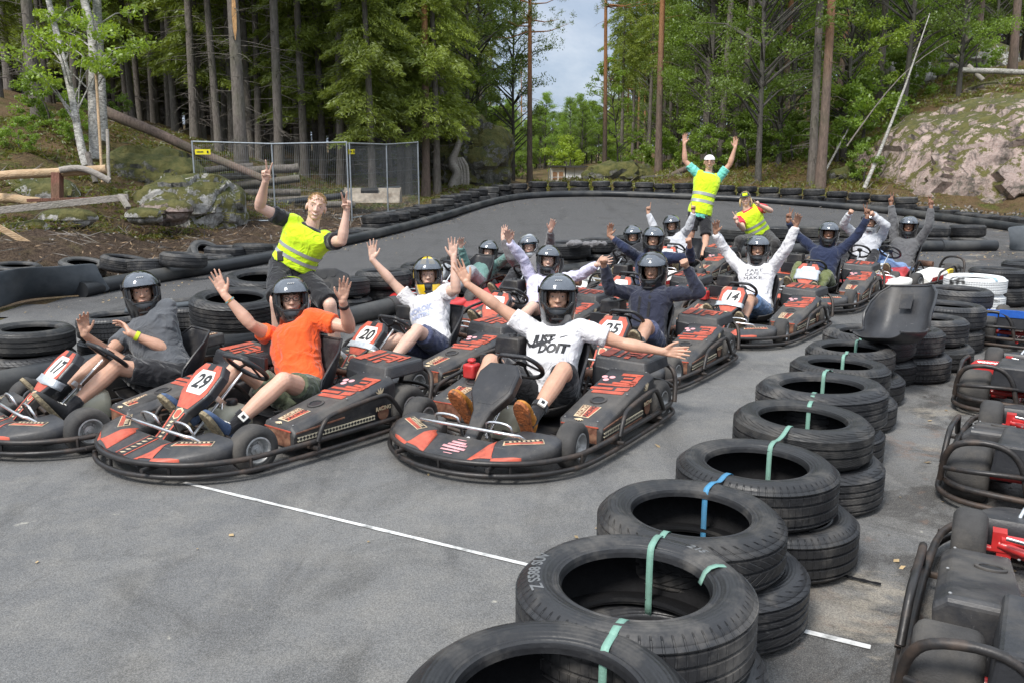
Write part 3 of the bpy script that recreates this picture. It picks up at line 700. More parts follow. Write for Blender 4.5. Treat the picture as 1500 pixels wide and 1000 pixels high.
M['sole']=mat('shoe_sole',(.26,.21,.13),.8,var=.4,scale=60,bump=.8,bscale=60,dirt=(.08,.07,.06),dirt_amt=.6)
M['soleorange']=mat('shoe_sole_orange',(.42,.13,.04),.75,var=.5,scale=55,bump=.9,bscale=70,dirt=(.09,.07,.05),dirt_amt=.9)
M['shoeblue']=mat('shoe_blue',(.07,.11,.2),.8,var=.35,scale=40); M['shoeorange']=mat('shoe_orange',(.50,.2,.03),.7,var=.5,scale=40)
M['shoeblack']=mat('shoe_black',(.03,.03,.03),.75,var=.3,scale=40); M['shoewhite']=mat('shoe_white',(.6,.6,.6),.7,var=.3,scale=40)
def visor_mat(name,c,a):
    m,nt,b=nmat(name); b.inputs['Base Color'].default_value=col4(c); b.inputs['Roughness'].default_value=.07; b.inputs['Metallic'].default_value=.45; b.inputs['Specular IOR Level'].default_value=.9; b.inputs['Coat Weight'].default_value=1; b.inputs['Coat Roughness'].default_value=.03; b.inputs['Alpha'].default_value=a; return m
M['visor']=visor_mat('tinted_visor',(.17,.19,.22),.72); M['visordark']=visor_mat('dark_visor',(.10,.11,.13),.92); M['lens']=visor_mat('glass_lens',(.3,.3,.32),.5)

def remesh(mb, voxel, smooth=2, fold=0.0, fscale=9.0, seed=0, stretch=(1,1,1), fac=.5):
    me=bpy.data.meshes.new('tmp'); me.from_pydata(mb.v,[],mb.f)
    bm=bmesh.new(); bm.from_mesh(me); bmesh.ops.recalc_face_normals(bm,faces=bm.faces); bm.to_mesh(me); bm.free()
    o=bpy.data.objects.new('tmp',me); COL.objects.link(o)
    md=o.modifiers.new('r','REMESH'); md.mode='VOXEL'; md.voxel_size=voxel; md.adaptivity=0
    if smooth: s=o.modifiers.new('s','SMOOTH'); s.factor=fac; s.iterations=smooth
    dg=bpy.context.evaluated_depsgraph_get(); r=bpy.data.meshes.new_from_object(o.evaluated_get(dg))
    bpy.data.objects.remove(o); bpy.data.meshes.remove(me)
    if fold:
        n=len(r.vertices); co=np.empty(n*3,np.float32); r.vertices.foreach_get('co',co); co=co.reshape(-1,3)
        no=np.empty(n*3,np.float32); r.vertices.foreach_get('normal',no); no=no.reshape(-1,3)
        d=np.empty(n,np.float32)
        for i in range(n):
            p=V((co[i][0]*fscale*stretch[0]+seed,co[i][1]*fscale*stretch[1],co[i][2]*fscale*stretch[2]))
            q=noise.noise_vector(p*.6)*.9
            v1=1-abs(noise.noise(p+q))*2.6
            v2=noise.noise(p*2.3+q)
            d[i]=(v1*.7+v2*.35)*fold
        co=co+no*d[:,None]; r.vertices.foreach_set('co',co.astype(np.float32).ravel())
    r.polygons.foreach_set('use_smooth',[True]*len(r.polygons)); r.update()
    return r
def link(name, me, m, parent, keep=False):
    if not keep: me.materials.clear()
    me.materials.append(m) if not keep else None
    o=bpy.data.objects.new(name,me); COL.objects.link(o); o.parent=parent; return o

def limb(mb, pts, rad, seg=14, flat=False, flatk=1.0):
    pts=[V(p) for p in pts]
    mb.tube(pts,rad,seg,flat=flatk)
    if not flat:
        mb.sphere(pts[0],rad[0]*.995,12,8); mb.sphere(pts[-1],rad[-1]*.995,12,8)
def bez(a,b,ts): return [a.lerp(b,t) for t in ts]
def sphere_hit(C, r, px, py, near=True):
    D=ray(px,py); O=CAM-C; a=D.dot(D); b=2*O.dot(D); c=O.dot(O)-r*r; disc=b*b-4*a*c
    if disc<0:
        t=-b/(2*a); q=CAM+D*t; return C+(q-C).normalized()*r
    s=math.sqrt(disc); t=(-b-s)/(2*a) if near else (-b+s)/(2*a)
    return CAM+D*t
def torso_rings(P,Nk,lat,k=1.0,inf=0.0,t0=-.12,t1=1.0,belly=0.0,n=24):
    sp_=(Nk-P); Ln=sp_.length; u=sp_.normalized(); lat=(lat-u*lat.dot(u)).normalized(); f=lat.cross(u)  # lat = person's left -> forward
    f=-f if False else f
    tab=[(-.16,.150,.105,0),(-.05,.165,.115,0),(.08,.168,.118,.005),(.25,.153,.110+belly*.5,.012+belly*.5),(.40,.152,.110+belly,.016+belly),(.55,.163,.115+belly*.6,.014+belly*.5),(.70,.180,.122,.012),(.82,.190,.118,.004),(.90,.180,.10,-.004),(.96,.125,.08,-.008),(1.0,.075,.062,-.006),(1.05,.062,.058,0)]
    def val(t):
        for a,b in zip(tab,tab[1:]):
            if t<=b[0]:
                w=(t-a[0])/(b[0]-a[0]); w=max(0,min(1,w)); return [a[i]+(b[i]-a[i])*w for i in (1,2,3)]
        return tab[-1][1:]
    rings=[]; m=18
    for i in range(m+1):
        t=t0+(t1-t0)*i/m; w,d,o=val(t); w=w*k+inf; d=d*k+inf; c=P+u*(Ln*t)+f*o
        rings.append([c+lat*(w*math.copysign(abs(math.cos(a))**.85,math.cos(a)))+f*(d*math.copysign(abs(math.sin(a))**.9,math.sin(a))) for a in [2*pi*j/n for j in range(n)]])
    return rings,u,lat,f
def hand(mb, W, d, nrm, right, pose='open', sc=1.0, spread=1.0):
    d=d.normalized(); nrm=(nrm-d*nrm.dot(d)).normalized(); t=d.cross(nrm)*(1 if right else -1)   # thumb side
    # palm
    Lp=.095*sc
    kn=[]
    for i,(o,l,r) in enumerate(((.030,.96,.0115),(.010,1.0,.012),(-.010,.97,.0115),(-.028,.90,.010))):
        b=W+t*(o*.55*sc)+d*.012*sc; e=W+t*(o*sc)+d*(Lp*l); kn.append(e)
        limb(mb,[b,b.lerp(e,.5)-nrm*.002,e],[.0135*sc,.0135*sc,r*sc],10)
    limb(mb,[W+t*.018*sc+d*.02*sc+nrm*.006*sc,W+t*.028*sc+d*.05*sc+nrm*.008*sc],[.014*sc,.011*sc],10)
    limb(mb,[W-t*.016*sc+d*.02*sc+nrm*.005*sc,W-t*.022*sc+d*.055*sc+nrm*.005*sc],[.013*sc,.011*sc],10)
    # fingers
    ln=[(.043,.026,.020),(.047,.030,.021),(.044,.028,.020),(.034,.021,.018)]
    fan=[.17,.04,-.10,-.27]
    curl={'open':[(.06,.08,.06)]*4,'relax':[(.2,.3,.2),(.25,.35,.25),(.3,.4,.3),(.35,.45,.3)],'fist':[(1.45,1.6,1.0)]*4,'v':[(.02,.05,.03),(.02,.05,.03),(1.35,1.6,.9),(1.35,1.6,.9)],'point':[(.02,.05,.03),(1.4,1.6,1.0),(1.45,1.6,1.0),(1.45,1.6,1.0)],
          'cup':[(.35,.4,.25),(.4,.45,.3),(.42,.5,.3),(.45,.5,.3)]}[pose]
    if pose=='v': fan=[.26,-.16,-.05,-.12]
    for i,k in enumerate(kn):
        a=fan[i]*spread; fd=(d*math.cos(a)+t*math.sin(a)).normalized(); p=k; pts=[p]; ang=0
        for j in range(3):
            ang+=curl[i][j]+rnd.uniform(-.05,.12); dd=fd*math.cos(ang)+nrm*math.sin(ang); p=p+dd*ln[i][j]*sc; pts.append(p)
        r=(.0092,.0085,.0078,.0068) if i<3 else (.0082,.0076,.007,.0062)
        limb(mb,pts,[x*sc for x in r],10)
    # thumb: leaves the side of the palm near its base
    b=W+t*.016*sc+d*.018*sc+nrm*.006*sc
    if pose in('fist','v','point'):
        pts=[b,b+t*.022*sc+d*.035*sc+nrm*.012*sc,b+t*.012*sc+d*.055*sc+nrm*.030*sc,b-t*.012*sc+d*.062*sc+nrm*.036*sc]
    else:
        pts=[b,b+t*.026*sc+d*.030*sc+nrm*.008*sc,b+t*.044*sc+d*.058*sc+nrm*.012*sc,b+t*.052*sc+d*.084*sc+nrm*.013*sc]
    limb(mb,pts,[.0145*sc,.0115*sc,.0098*sc,.0078*sc],10)
def head_mesh(mb, C, f, l, u, sc=1.0):
    f=f.normalized(); u=(u-f*u.dot(f)).normalized(); l=u.cross(f)
    Mx=Matrix((l,f,u)).transposed()
    q=lambda a,b,c:C+(l*a+f*b+u*c)*sc
    def el(c,r): mb.sphere(q(*c),tuple(x*sc for x in r),18,12,Mx)
    el((0,-.012,.032),(.074,.094,.084)); el((0,.022,-.040),(.058,.062,.058)); el((0,.064,-.080),(.026,.022,.020)); el((0,.03,.0),(.066,.062,.07))
    for s in (1,-1):
        el((s*.036,.052,-.026),(.024,.024,.027)); el((s*.077,-.008,-.004),(.009,.018,.030))
        limb(mb,[q(s*.012,.086,.030),q(s*.045,.074,.028)],[.010*sc,.009*sc],8)
    limb(mb,[q(0,.086,.020),q(0,.098,-.004),q(0,.106,-.022)],[.008*sc,.0095*sc,.0115*sc],10)
    for s in (1,-1): el((s*.012,.096,-.024),(.008,.009,.007))
    limb(mb,[q(-.022,.076,-.056),q(0,.084,-.055),q(.022,.076,-.056)],[.007*sc,.0085*sc,.007*sc],8)
    return q,Mx,(f,l,u)
def face_bits(root,q,Mx,sc,smile,hairm,glasses=False,hz=.046):
    for s in (1,-1):
        b=MB(); b.sphere(q(s*.031,.0765,.010),(.0115*sc,.009*sc,.0052*sc),10,8,Mx); e=b.build('eye',M['eyewhite'],root)
        b=MB(); b.sphere(q(s*.031,.0835,.010),(.0055*sc,.0035*sc,.0050*sc),8,6,Mx); b.build('iris',M['iris'],e)
        b=MB(); b.tube([q(s*.014,.094,.034),q(s*.032,.091,.040),q(s*.048,.078,.036)],[.004*sc,.0045*sc,.003*sc],6); b.build('eyebrow',M[hairm],root)
    b=MB()
    if smile:
        b.tube([q(-.031,.081,-.044),q(-.016,.0925,-.052),q(0,.0965,-.055),q(.016,.0925,-.052),q(.031,.081,-.044)],[.0015,.0042,.0052,.0042,.0015],8); mo=b.build('mouth',M['lip'],root)
        b=MB(); b.tube([q(-.022,.0915,-.0485),q(0,.1000,-.0535),q(.022,.0915,-.0485)],[.001,.0036,.001],8,flat=.9); b.build('teeth',M['teeth'],mo)
    else:
        b.tube([q(-.022,.083,-.055),q(0,.0960,-.056),q(.022,.083,-.055)],[.002,.0042,.002],8); b.build('mouth',M['lip'],root)
    if glasses:
        b=MB()
        for s in (1,-1):
            b.tube([q(s*.032+.022*math.cos(a),.098,.010+.017*math.sin(a)) for a in [2*pi*k/16 for k in range(16)]],.0022,6,True)
            b.tube([q(s*.054,.097,.014),q(s*.078,.02,.012)],.002,6)
        b.tube([q(-.010,.100,.013),q(.010,.100,.013)],.002,6); b.build('glasses',M['blackink'],root)
def helmet(root,q0,Mx,fr,color='black',sc=1.0,visor='visor',scarf=None):
    f,l,u=fr; C=q0(0,0,.012)
    def S(az,el,k=1.0):
        ca,ce,sa,se=math.cos(az),max(0.0,math.cos(el)),math.sin(az),math.sin(el)
        if se>0: x=.119*sa*ce**.85; y=.148*ca*ce**.9; z=.128*se
        else:
            x=.119*sa*ce**.35; y=.148*ca*ce**.45; z=.215*se
            w=max(0,ca)**1.2*min(1,max(0,-se-.25)/.3); y+=.026*w; x*=1-.16*min(1,max(0,-se-.2)/.6)*(max(0,ca)+.25)
            if ca<0: z*=.80
        return C+(l*x+f*y+u*(z+.014))*k*sc
    naz,nel=60,40; e0=R(-60); vs=[];fs=[];idx={}
    mb=MB(); mt=[]
    for j in range(nel+1):
        for i in range(naz): vs.append(S(2*pi*i/naz-pi, e0+(pi/2-e0)*j/nel))
    for j in range(nel):
        for i in range(naz):
            az=2*pi*(i+.5)/naz-pi; el=e0+(pi/2-e0)*(j+.5)/nel
            a=abs(math.degrees(az)); e=math.degrees(el)
            if a<57 and -23+max(0,a-30)*.45<e<11-max(0,a-40)*.3: continue
            if e<-50 and a<35: pass
            f_=(j*naz+i,j*naz+(i+1)%naz,(j+1)*naz+(i+1)%naz,(j+1)*naz+i)
            if color=='yellow':
                yl=(8<a<38 and e>30) or (18<a<62 and -52<e<-26) or (70<a<120 and -10<e<25)
                mb.cur=1 if yl else 0
            else: mb.cur=0
            fs.append(f_); mt.append(mb.cur)
    mb.v=[tuple(p-root.location) for p in vs]; mb.f=fs; mb.m=mt
    base={'black':M['helmetblack'],'yellow':M['helmetblack'],'silver':M['helmetsilver'],'white':M['helmetsilver']}[color]
    mats=[base,M['helmetyellow']] if color=='yellow' else [base]
    h=mb.build('helmet',mats,root,sharp=180); s=h.modifiers.new('thick','SOLIDIFY'); s.thickness=.022*sc; s.offset=-1 if True else 1
    ln=MB(); n2,m2=36,22; lv=[S(2*pi*i/n2-pi, e0+(pi/2-e0)*j/m2,.905)-root.location for j in range(m2+1) for i in range(n2)]; lf=[]
    for j in range(m2):
        for i in range(n2):
            az=2*pi*(i+.5)/n2-pi; el=e0+(pi/2-e0)*(j+.5)/m2; a=abs(math.degrees(az)); e=math.degrees(el)
            if a<39 and -30<e<10: continue
            lf.append((j*n2+i,j*n2+(i+1)%n2,(j+1)*n2+(i+1)%n2,(j+1)*n2+i))
    ln.add(lv,lf); ln.build('helmet_lining',M['helmetliner'],h,sharp=180)
    # chin vent and rim
    P=lambda az,el,k:S(az,el,k)-root.location
    b=MB(); b.tube([P(R(a),R(-44),1.012) for a in (-22,-10,0,10,22)],[.005,.008,.009,.008,.005],8); b.build('chin_vent',M['helmetliner'],h)
    b=MB(); ed=[]
    for k in range(-13,14): a=k*5; ed.append(P(R(a*.87),R(-23+max(0,abs(a*.87)-30)*.45-1),1.005))
    for k in range(13,-14,-1): a=k*5; ed.append(P(R(a*.87),R(11-max(0,abs(a*.87)-40)*.3+1),1.005))
    b.tube(ed,.0055*sc,6,True); b.build('port_seal',M['helmetliner'],h)
    # raised visor
    b=MB(); na,ne=22,8; vs=[];fs=[]
    for j in range(ne+1):
        for i in range(na+1):
            az=R(-76+152*i/na); a=abs(math.degrees(az)); lo=20-.06*(a/10)**2*1.0; hi=56-max(0,a-30)*.7
            lo=10+max(0,a-40)*.1; hi=max(hi,lo+8)
            el=R(lo+(hi-lo)*j/ne); k=1.035-.018*(j/ne)+(.022*(1-j/ne) if a<60 else .022*(1-j/ne)*max(0,(76-a)/16))
            vs.append(P(az,el,k))
    for j in range(ne):
        for i in range(na): a=j*(na+1)+i; fs.append((a,a+1,a+na+2,a+na+1))
    b.add(vs,fs); vz=b.build('visor',M[visor],h,sharp=180)
    for sgn in (1,-1):
        b=MB(); b.disc(P(R(80*sgn),R(12),1.01),.022*sc,l*sgn,.008,16); b.build('visor_pivot',M['helmetliner'],h)
    if color!='yellow':
        # small maker's strokes high on the visor
        b=MB()
        for k in range(4): b.tube([P(R(-9+6*k),R(34),1.075),P(R(-5+6*k),R(37),1.07)],.0022,4)
        b.build('visor_print',M['white'],vz)
    return h
def shoe(root, A, d, n, mat_, solem, sc=1.0):
    """A ankle, d heel->toe, n sole normal (away from the foot)"""
    d=d.normalized(); n=(n-d*n.dot(d)).normalized(); s=d.cross(n); H=A+n*.055*sc-d*.06*sc-root.location
    b=MB(); rings=[]
    for t,w,h in ((0,.028,.07),(.03,.036,.085),(.08,.037,.085),(.13,.041,.065),(.19,.047,.05),(.24,.043,.038),(.27,.028,.028),(.282,.01,.016)):
        c=H+d*t*sc; rings.append([c+s*(w*math.copysign(abs(math.cos(a))**.8,math.cos(a)))*sc-n*((h/2)+(h/2)*math.copysign(abs(math.sin(a))**.8,math.sin(a)))*sc for a in [2*pi*k/16 for k in range(16)]])
    b.loft(rings); o=b.build('shoe',mat_,root,sharp=60)
    b=MB(); pr=[]
    for t,w in ((-.006,.026),(.03,.038),(.08,.036),(.13,.041),(.19,.049),(.24,.045),(.275,.028),(.288,.01)): pr.append((t,w))
    lo=[H+d*t*sc+s*w*sc for t,w in pr]+[H+d*t*sc-s*w*sc for t,w in pr[::-1]]
    k=len(lo); a=[p-n*.006*sc for p in lo]; c=[p+n*.018*sc for p in lo]
    b.add(a+c,[tuple(range(k-1,-1,-1)),tuple(range(k,2*k))]+[(i,(i+1)%k,k+(i+1)%k,k+i) for i in range(k)]); b.build('sole',solem,o,smooth=False,bevel=.004)
    # lace strokes
    b=MB()
    for i in range(4):
        c=H+d*(.10+.022*i)*sc-n*(.078-.010*i)*sc; b.tube([c-s*.018*sc,c-n*.002,c+s*.018*sc],.0028,5)
    b.build('laces',M['white'],o)
    return o
BANDS={}
def person(label, pel, headp, lat, face_to, arms, legs, top='white', sleeve=.55, bottom='black', blen=.75, skin='fair', helm='black', visor='visor', shoes=('shoeblack','sole'), vox=.0055, group='racers sitting in the karts', hair='hair_brown', smile=False, glasses=False, k=1.0, belly=0.0, hood=False, fold=.009, bands=(), standing=False, headup=None, collar=None, shlift=(0,0), hands_sc=1.0, cuffs=None, mask=False, neckdrop=.158, visoro=None, beard=False, ankchip=False):
    root=empty('person',(pel.x,pel.y,base_h(pel.y))); O=root.location; tag(root,label,'person',group)
    S_=SK[skin]
    headup=headup or (headp-pel).normalized()
    hu=(headup+V((0,0,1))*.6).normalized()
    Nk=headp-hu*neckdrop*k*.98-V((0,0,0)); 
    f_face=(face_to-headp).normalized()
    rings,u,lat,fwd=torso_rings(pel,Nk,lat,k)
    if fwd.dot(f_face)<0: pass
    sh=[]
    for i,s in enumerate((-1,1)):      # right then left
        sh.append(Nk+lat*(s*.168*k)-u*(.055*k-shlift[i])+fwd*(-.005))
    UA,FA=.285*k,.255*k
    J=[]
    for i,a in enumerate(arms):
        E_=sphere_hit(sh[i],UA,a[0][0],a[0][1],a[0][2]) if not isinstance(a[0],V) else a[0]
        W_=sphere_hit(E_,FA,a[1][0],a[1][1],a[1][2]) if not isinstance(a[1],V) else a[1]
        Ff=sphere_hit(W_,.18*k,a[2][0],a[2][1],a[2][2]) if not isinstance(a[2],V) else a[2]
        if len(a)>5 and a[5]:
            k1=1-a[5]/(E_-CAM).length; E_=CAM+(E_-CAM)*k1; W_=CAM+(W_-CAM)*k1
        J.append((E_,W_,(Ff-W_).normalized()))
    hp=[pel+lat*(s*.088*k)-u*.02 for s in (-1,1)]
    mb=MB(); off=lambda p:V(p)-O
    mb.loft([[p-O for p in r] for r in rings])
    # neck & head
    limb(mb,[off(Nk-u*.03),off(Nk.lerp(headp,.35)),off(headp-hu*.04-f_face*.01)],[.062*k,.054*k,.052*k],16)
    q,Mx,fr=head_mesh(mb,off(headp),f_face,lat,hu,k)
    for i in (0,1):
        E_,W_,hd=J[i]; s0=off(sh[i]); e=off(E_); w=off(W_)
        limb(mb,[off(Nk-u*.075*k+lat*((-1,1)[i]*.08)),s0],[.055*k,.058*k])
        limb(mb,bez(s0,e,(0,.2,.45,.7,.9,1)),[x*k for x in (.056,.055,.053,.045,.039,.039)])
        limb(mb,bez(e,w,(0,.12,.3,.55,.8,1)),[x*k for x in (.039,.045,.0455,.037,.0295,.027)],flatk=.93)
        pn=arms[i][3] if len(arms[i])>3 else 'cam'
        if pn=='cam': nn=(CAM-W_)
        elif pn=='away': nn=-(CAM-W_)
        else: nn=V(pn)
        pose=arms[i][4] if len(arms[i])>4 else 'open'
        limb(mb,[w,w+hd*.02],[.0265*k,.022*k],12,flatk=.8)
        hand(mb,w,hd,nn,i==0,pose,k*.92*hands_sc,rnd.uniform(.55,1.0))
    K_=[]
    for i in (0,1):
        Kn=legs[i][0]; An=legs[i][1]; h0=off(hp[i]); kn=off(Kn); an=off(An)
        limb(mb,bez(h0,kn,(0,.3,.6,.85,1)),[x*k for x in (.088,.080,.066,.056,.055)])
        limb(mb,bez(kn,an,(0,.12,.3,.5,.75,1)),[x*k for x in (.055,.052,.056,.050,.038,.034)])
    body=link('body',remesh(mb,vox,2),S_,root)
    # ---- top
    def T(inf): return torso_rings(pel,Nk,lat,k,inf,-.14 if standing else -.03,1.0,belly)[0]
    mb=MB(); rs=T(.012)
    mb.loft([[p-O for p in r] for r in rs])
    for i in (0,1):
        E_,W_,hd=J[i]; s0=off(sh[i]); e=off(E_); w=off(W_)
        limb(mb,[off(Nk-u*.075*k+lat*((-1,1)[i]*.08)),s0],[.066*k,.070*k])
        if sleeve<=1:
            en=s0.lerp(e,sleeve); limb(mb,bez(s0,en,(0,.4,.8,1)),[x*k for x in (.070,.069,.067,.068)],16,flat=True); mb.sphere(s0,.070*k,12,8)
        else:
            limb(mb,bez(s0,e,(0,.3,.7,1)),[x*k for x in (.070,.066,.058,.056)])
            en=e.lerp(w,min(1,(sleeve-1))); limb(mb,bez(e,en,(0,.3,.7,1)),[x*k for x in (.057,.055,.047,.040)],14,flat=True); mb.sphere(e,.057*k,12,8)
    shirt=link('shirt' if sleeve<=1 else 'sweater',remesh(mb,max(vox,.006)*1.15,2,fold,9.5,seed=rnd.uniform(0,99)),CL[top],root)
    # neckline
    b=MB(); cpts=[off(Nk-u*.012+lat*.082*math.cos(a)*k+fwd*(.070*math.sin(a)+.002)*k-u*(.022*max(0,math.sin(a)))) for a in [2*pi*j/20 for j in range(20)]]
    b.tube(cpts,.011 if sleeve<=1 else .014,6,True); b.build('collar',CL[collar or top],shirt)
    if hood:
        b=MB(); 
        for kk in (0,1): b.tube([off(Nk-u*.02+lat*(.11-.02*kk)*math.cos(a)*k+fwd*((.095-.02*kk)*math.sin(a)-.012)*k+u*(.01+.02*kk-.035*max(0,math.sin(a)))) for a in [2*pi*j/20 for j in range(20)]],.030,8,True)
        link('hood',remesh(b,.007,2,.004,12),CL[top],shirt)
    # ---- bottom
    mb=MB(); rs=torso_rings(pel,Nk,lat,k,.010,-.17,.10,0)[0]; mb.loft([[p-O for p in r] for r in rs])
    for i in (0,1):
        Kn,An=legs[i][0],legs[i][1]; h0=off(hp[i]); kn=off(Kn); an=off(An)
        mb.sphere(h0,.10*k,12,8)
        if blen<=1:
            en=h0.lerp(kn,blen); limb(mb,bez(h0,en,(0,.5,.85,1)),[x*k for x in (.100,.094,.086,.086)],16,flat=True)
        else:
            limb(mb,bez(h0,kn,(0,.5,1)),[x*k for x in (.100,.085,.070)]); en=kn.lerp(an,blen-1); limb(mb,bez(kn,en,(0,.3,.7,1)),[x*k for x in (.070,.068,.058,.054)],16,flat=True); mb.sphere(kn,.070*k,12,8)
    link('shorts' if blen<=1 else 'trousers',remesh(mb,.008,2,fold,10,seed=rnd.uniform(0,99)),CL[bottom],root)
    # ---- socks & shoes
    for i in (0,1):
        Kn,An,td,sn=legs[i][:4]; an=off(An); kn=off(Kn)
        b=MB(); limb(b,[an.lerp(kn,.22),an.lerp(kn,.1),an,an+V(sn).normalized()*.03],[.041*k,.038*k,.040*k,.036*k],12,flat=False); b.build('sock',CL['black'],root)
        shoe(root,An,V(td),V(sn),M[shoes[0]],M[shoes[1]],k)
    if ankchip:
        Kn,An=legs[1][:2]; an=off(An); kn=off(Kn); c=an.lerp(kn,.26); d=(kn-an).normalized()
        b=MB(); b.tube([c-d*.018,c+d*.018],.049*k,16); cb=b.build('ankle_strap',CL['black'],root)
        toC=(CAM-An).normalized(); toC=(toC-d*toC.dot(d)).normalized(); b=MB(); b.box(c+toC*.052*k,(.05,.02,.045),frame(V((0,0,0)),toC.cross(d),toC).to_3x3()); b.build('timing_chip',M['white'],cb,bevel=.004)
        b=MB(); b.box(c+toC*.063*k,(.02,.004,.02),frame(V((0,0,0)),toC.cross(d),toC).to_3x3()); b.build('chip_mark',M['blackink'],cb)
    if beard:
        b=MB(); b.tube([q(-.062,.03,-.02),q(-.052,.055,-.065),q(0,.085,-.09),q(.052,.055,-.065),q(.062,.03,-.02)],[.012,.018,.024,.018,.012],8); b.build('beard',M['blackink'],root)
    # ---- head gear
    if helm:
        q0=lambda a,b,c:headp+(fr[1]*a+fr[0]*b+fr[2]*c)*k
        qq=lambda a,b,c:q(a,b,c)
        face_bits(root,qq,Mx,k,smile,hair,glasses)
        helmet(root,q0,Mx,fr,helm,k*1.07,visor)
        if mask:
            b=MB(); b.sphere(q(0,.030,-.005),(.075,.075,.10),16,10,Mx) if False else None
            b.tube([q(-.07,.045,.045),q(-.04,.087,.050),q(0,.098,.052),q(.04,.087,.050),q(.07,.045,.045)],[.016]*5,8); b.build('balaclava',M['mask_blue'],root)
    else: face_bits(root,q,Mx,k,smile,hair,glasses)
    # ---- wrist bands
    for (i,cm,wd) in bands:
        E_,W_,hd=J[i]; w=off(W_); e=off(E_); d=(e-w).normalized(); c=w+d*.045
        b=MB(); b.tube([c-d*wd,c+d*wd],.0335*k,14); b.build('wristband',M[cm],root)
    info=dict(root=root,shirt=shirt,O=O,q=q,Mx=Mx,fr=fr,J=J,sh=sh,Nk=Nk,u=u,lat=lat,fwd=fwd,pel=pel,body=body,head=headp,k=k)
    return info
def drape_text(info, txt, m, size, pos, name='shirt_print', shear=0, sx=1.0, offset=.003, target=None):
    """lettering wrapped on the chest; pos=(left shift, height fraction on the spine)"""
    tgt=target or info['shirt']; me=tgt.data
    bv=BVHTree.FromPolygons([v.co.copy() for v in me.vertices],[tuple(p.vertices) for p in me.polygons])
    t=text_mesh(txt,size,shear,0,offset) if isinstance(txt,str) else txt
    bm=bmesh.new(); bm.from_mesh(t); bmesh.ops.triangulate(bm,faces=bm.faces); bmesh.ops.subdivide_edges(bm,edges=[e for e in bm.edges if e.calc_length()>size*.25],cuts=2); bmesh.ops.triangulate(bm,faces=bm.faces)
    c=info['pel'].lerp(info['Nk'],pos[1])+info['lat']*pos[0]-info['O']; u=info['u']; l=info['lat']; f=info['fwd']
    for v in bm.verts:
        p=c+l*(v.co.x*sx)+u*v.co.y
        hit=bv.ray_cast(p+f*.6,-f); v.co=(hit[0]+f*.0035) if hit[0] else p+f*.13
    bm.to_mesh(t); bm.free(); return link(name,t,m,tgt)
# ---------------------------------------------------------------- ground
OUT_PIPE=[(-40,470),(0,445),(120,425),(165,415),(268,398),(350,385),(400,376),(480,358),(560,341),(640,320),(700,301),(740,291),(780,286),(840,284),(900,284),(1000,288),(1080,291),(1160,296),(1280,306),(1360,316),(1480,332),(1560,345)]
outer=[gp(x,y,.1) for x,y in OUT_PIPE]
ring=[(p.x,p.y) for p in outer]
ctrl=[(0,365,13.5),(60,362,14),(150,366,14.8),(220,368,15.5),(0,325,15),(60,328,15.6),(150,338,16.5),(250,345,17.5),(290,332,19),
(0,268,16.5),(60,280,17),(150,292,18),(230,305,19),(0,215,19),(60,200,21),(150,200,21.5),(210,222,22),(100,170,25),(200,190,26),(280,213,26),
(350,235,28),(400,300,22),(450,310,24),(400,252,30),(500,292,27),(560,298,27),(600,296,28),(640,272,31),(700,262,33),(740,268,34),
(830,277,60),(780,275,46),(880,275,46),(830,282,36),(860,278,80),(800,278,80),(960,260,34),(1040,262,32),(1100,268,30),(1150,272,29),(1200,278,28),(1260,285,27),(1300,292,26),(1400,300,25),(1480,306,24),
(960,242,45),(1100,222,40),(1150,200,42),(1200,170,50),(1280,190,36),(1300,140,45),(1400,112,40),(1490,92,40),(1480,117,34),(1360,150,34),
(0,150,60),(200,180,60),(400,220,60),(600,240,70),(750,255,90),(850,256,120),(1000,238,80),(1200,120,90),(1490,50,80)]
cp_=[tuple(at(*c)) for c in ctrl]+[(-20,10,1.5),(-25,25,6),(-40,40,9),(20,15,.6),(28,25,6),(45,45,10),(22,5,0),(-15,0,.1),(-15,-12,0),(22,-12,0),(-60,120,12),(0,140,5),(90,140,16),(90,30,12),(-70,20,9),(-9,5,.05),(-10,9,.3)]
cp_+= [(x,y,base_h(y)) for x,y in ring]
cp_+= [(x,y,base_h(y)) for x in (-4,0,4,8) for y in (-10,0,6,12,16,20)]
CP=np.array(cp_); n_=len(CP)
D_=np.hypot(CP[:,None,0]-CP[None,:,0],CP[:,None,1]-CP[None,:,1])
A_=np.zeros((n_+3,n_+3)); A_[:n_,:n_]=D_-np.eye(n_)*.25; A_[:n_,n_]=1; A_[:n_,n_+1:]=CP[:,:2]; A_[n_,:n_]=1; A_[n_+1:,:n_]=CP[:,:2].T
Wt=np.linalg.solve(A_,np.concatenate([CP[:,2],[0,0,0]]))
poly=ring+[(14.5,12),(13,-11),(-9,-11),(-9,4)]
PL=np.array(poly)
def inside_dist(X,Y):
    """signed distance to the asphalt outline, + inside"""
    ins=np.zeros(X.shape,bool); dm=np.full(X.shape,1e9)
    for i in range(len(PL)):
        x1,y1=PL[i]; x2,y2=PL[(i+1)%len(PL)]
        c=((y1>Y)!=(y2>Y)) & (X<(x2-x1)*(Y-y1)/((y2-y1) if abs(y2-y1)>1e-9 else 1e-9)+x1); ins^=c
        dx,dy=x2-x1,y2-y1; t=np.clip(((X-x1)*dx+(Y-y1)*dy)/(dx*dx+dy*dy),0,1)
        dm=np.minimum(dm,np.hypot(X-x1-t*dx,Y-y1-t*dy))
    return np.where(ins,dm,-dm)
gy=np.array([g[0] for g in GP],float); gz=np.array([g[1] for g in GP],float)
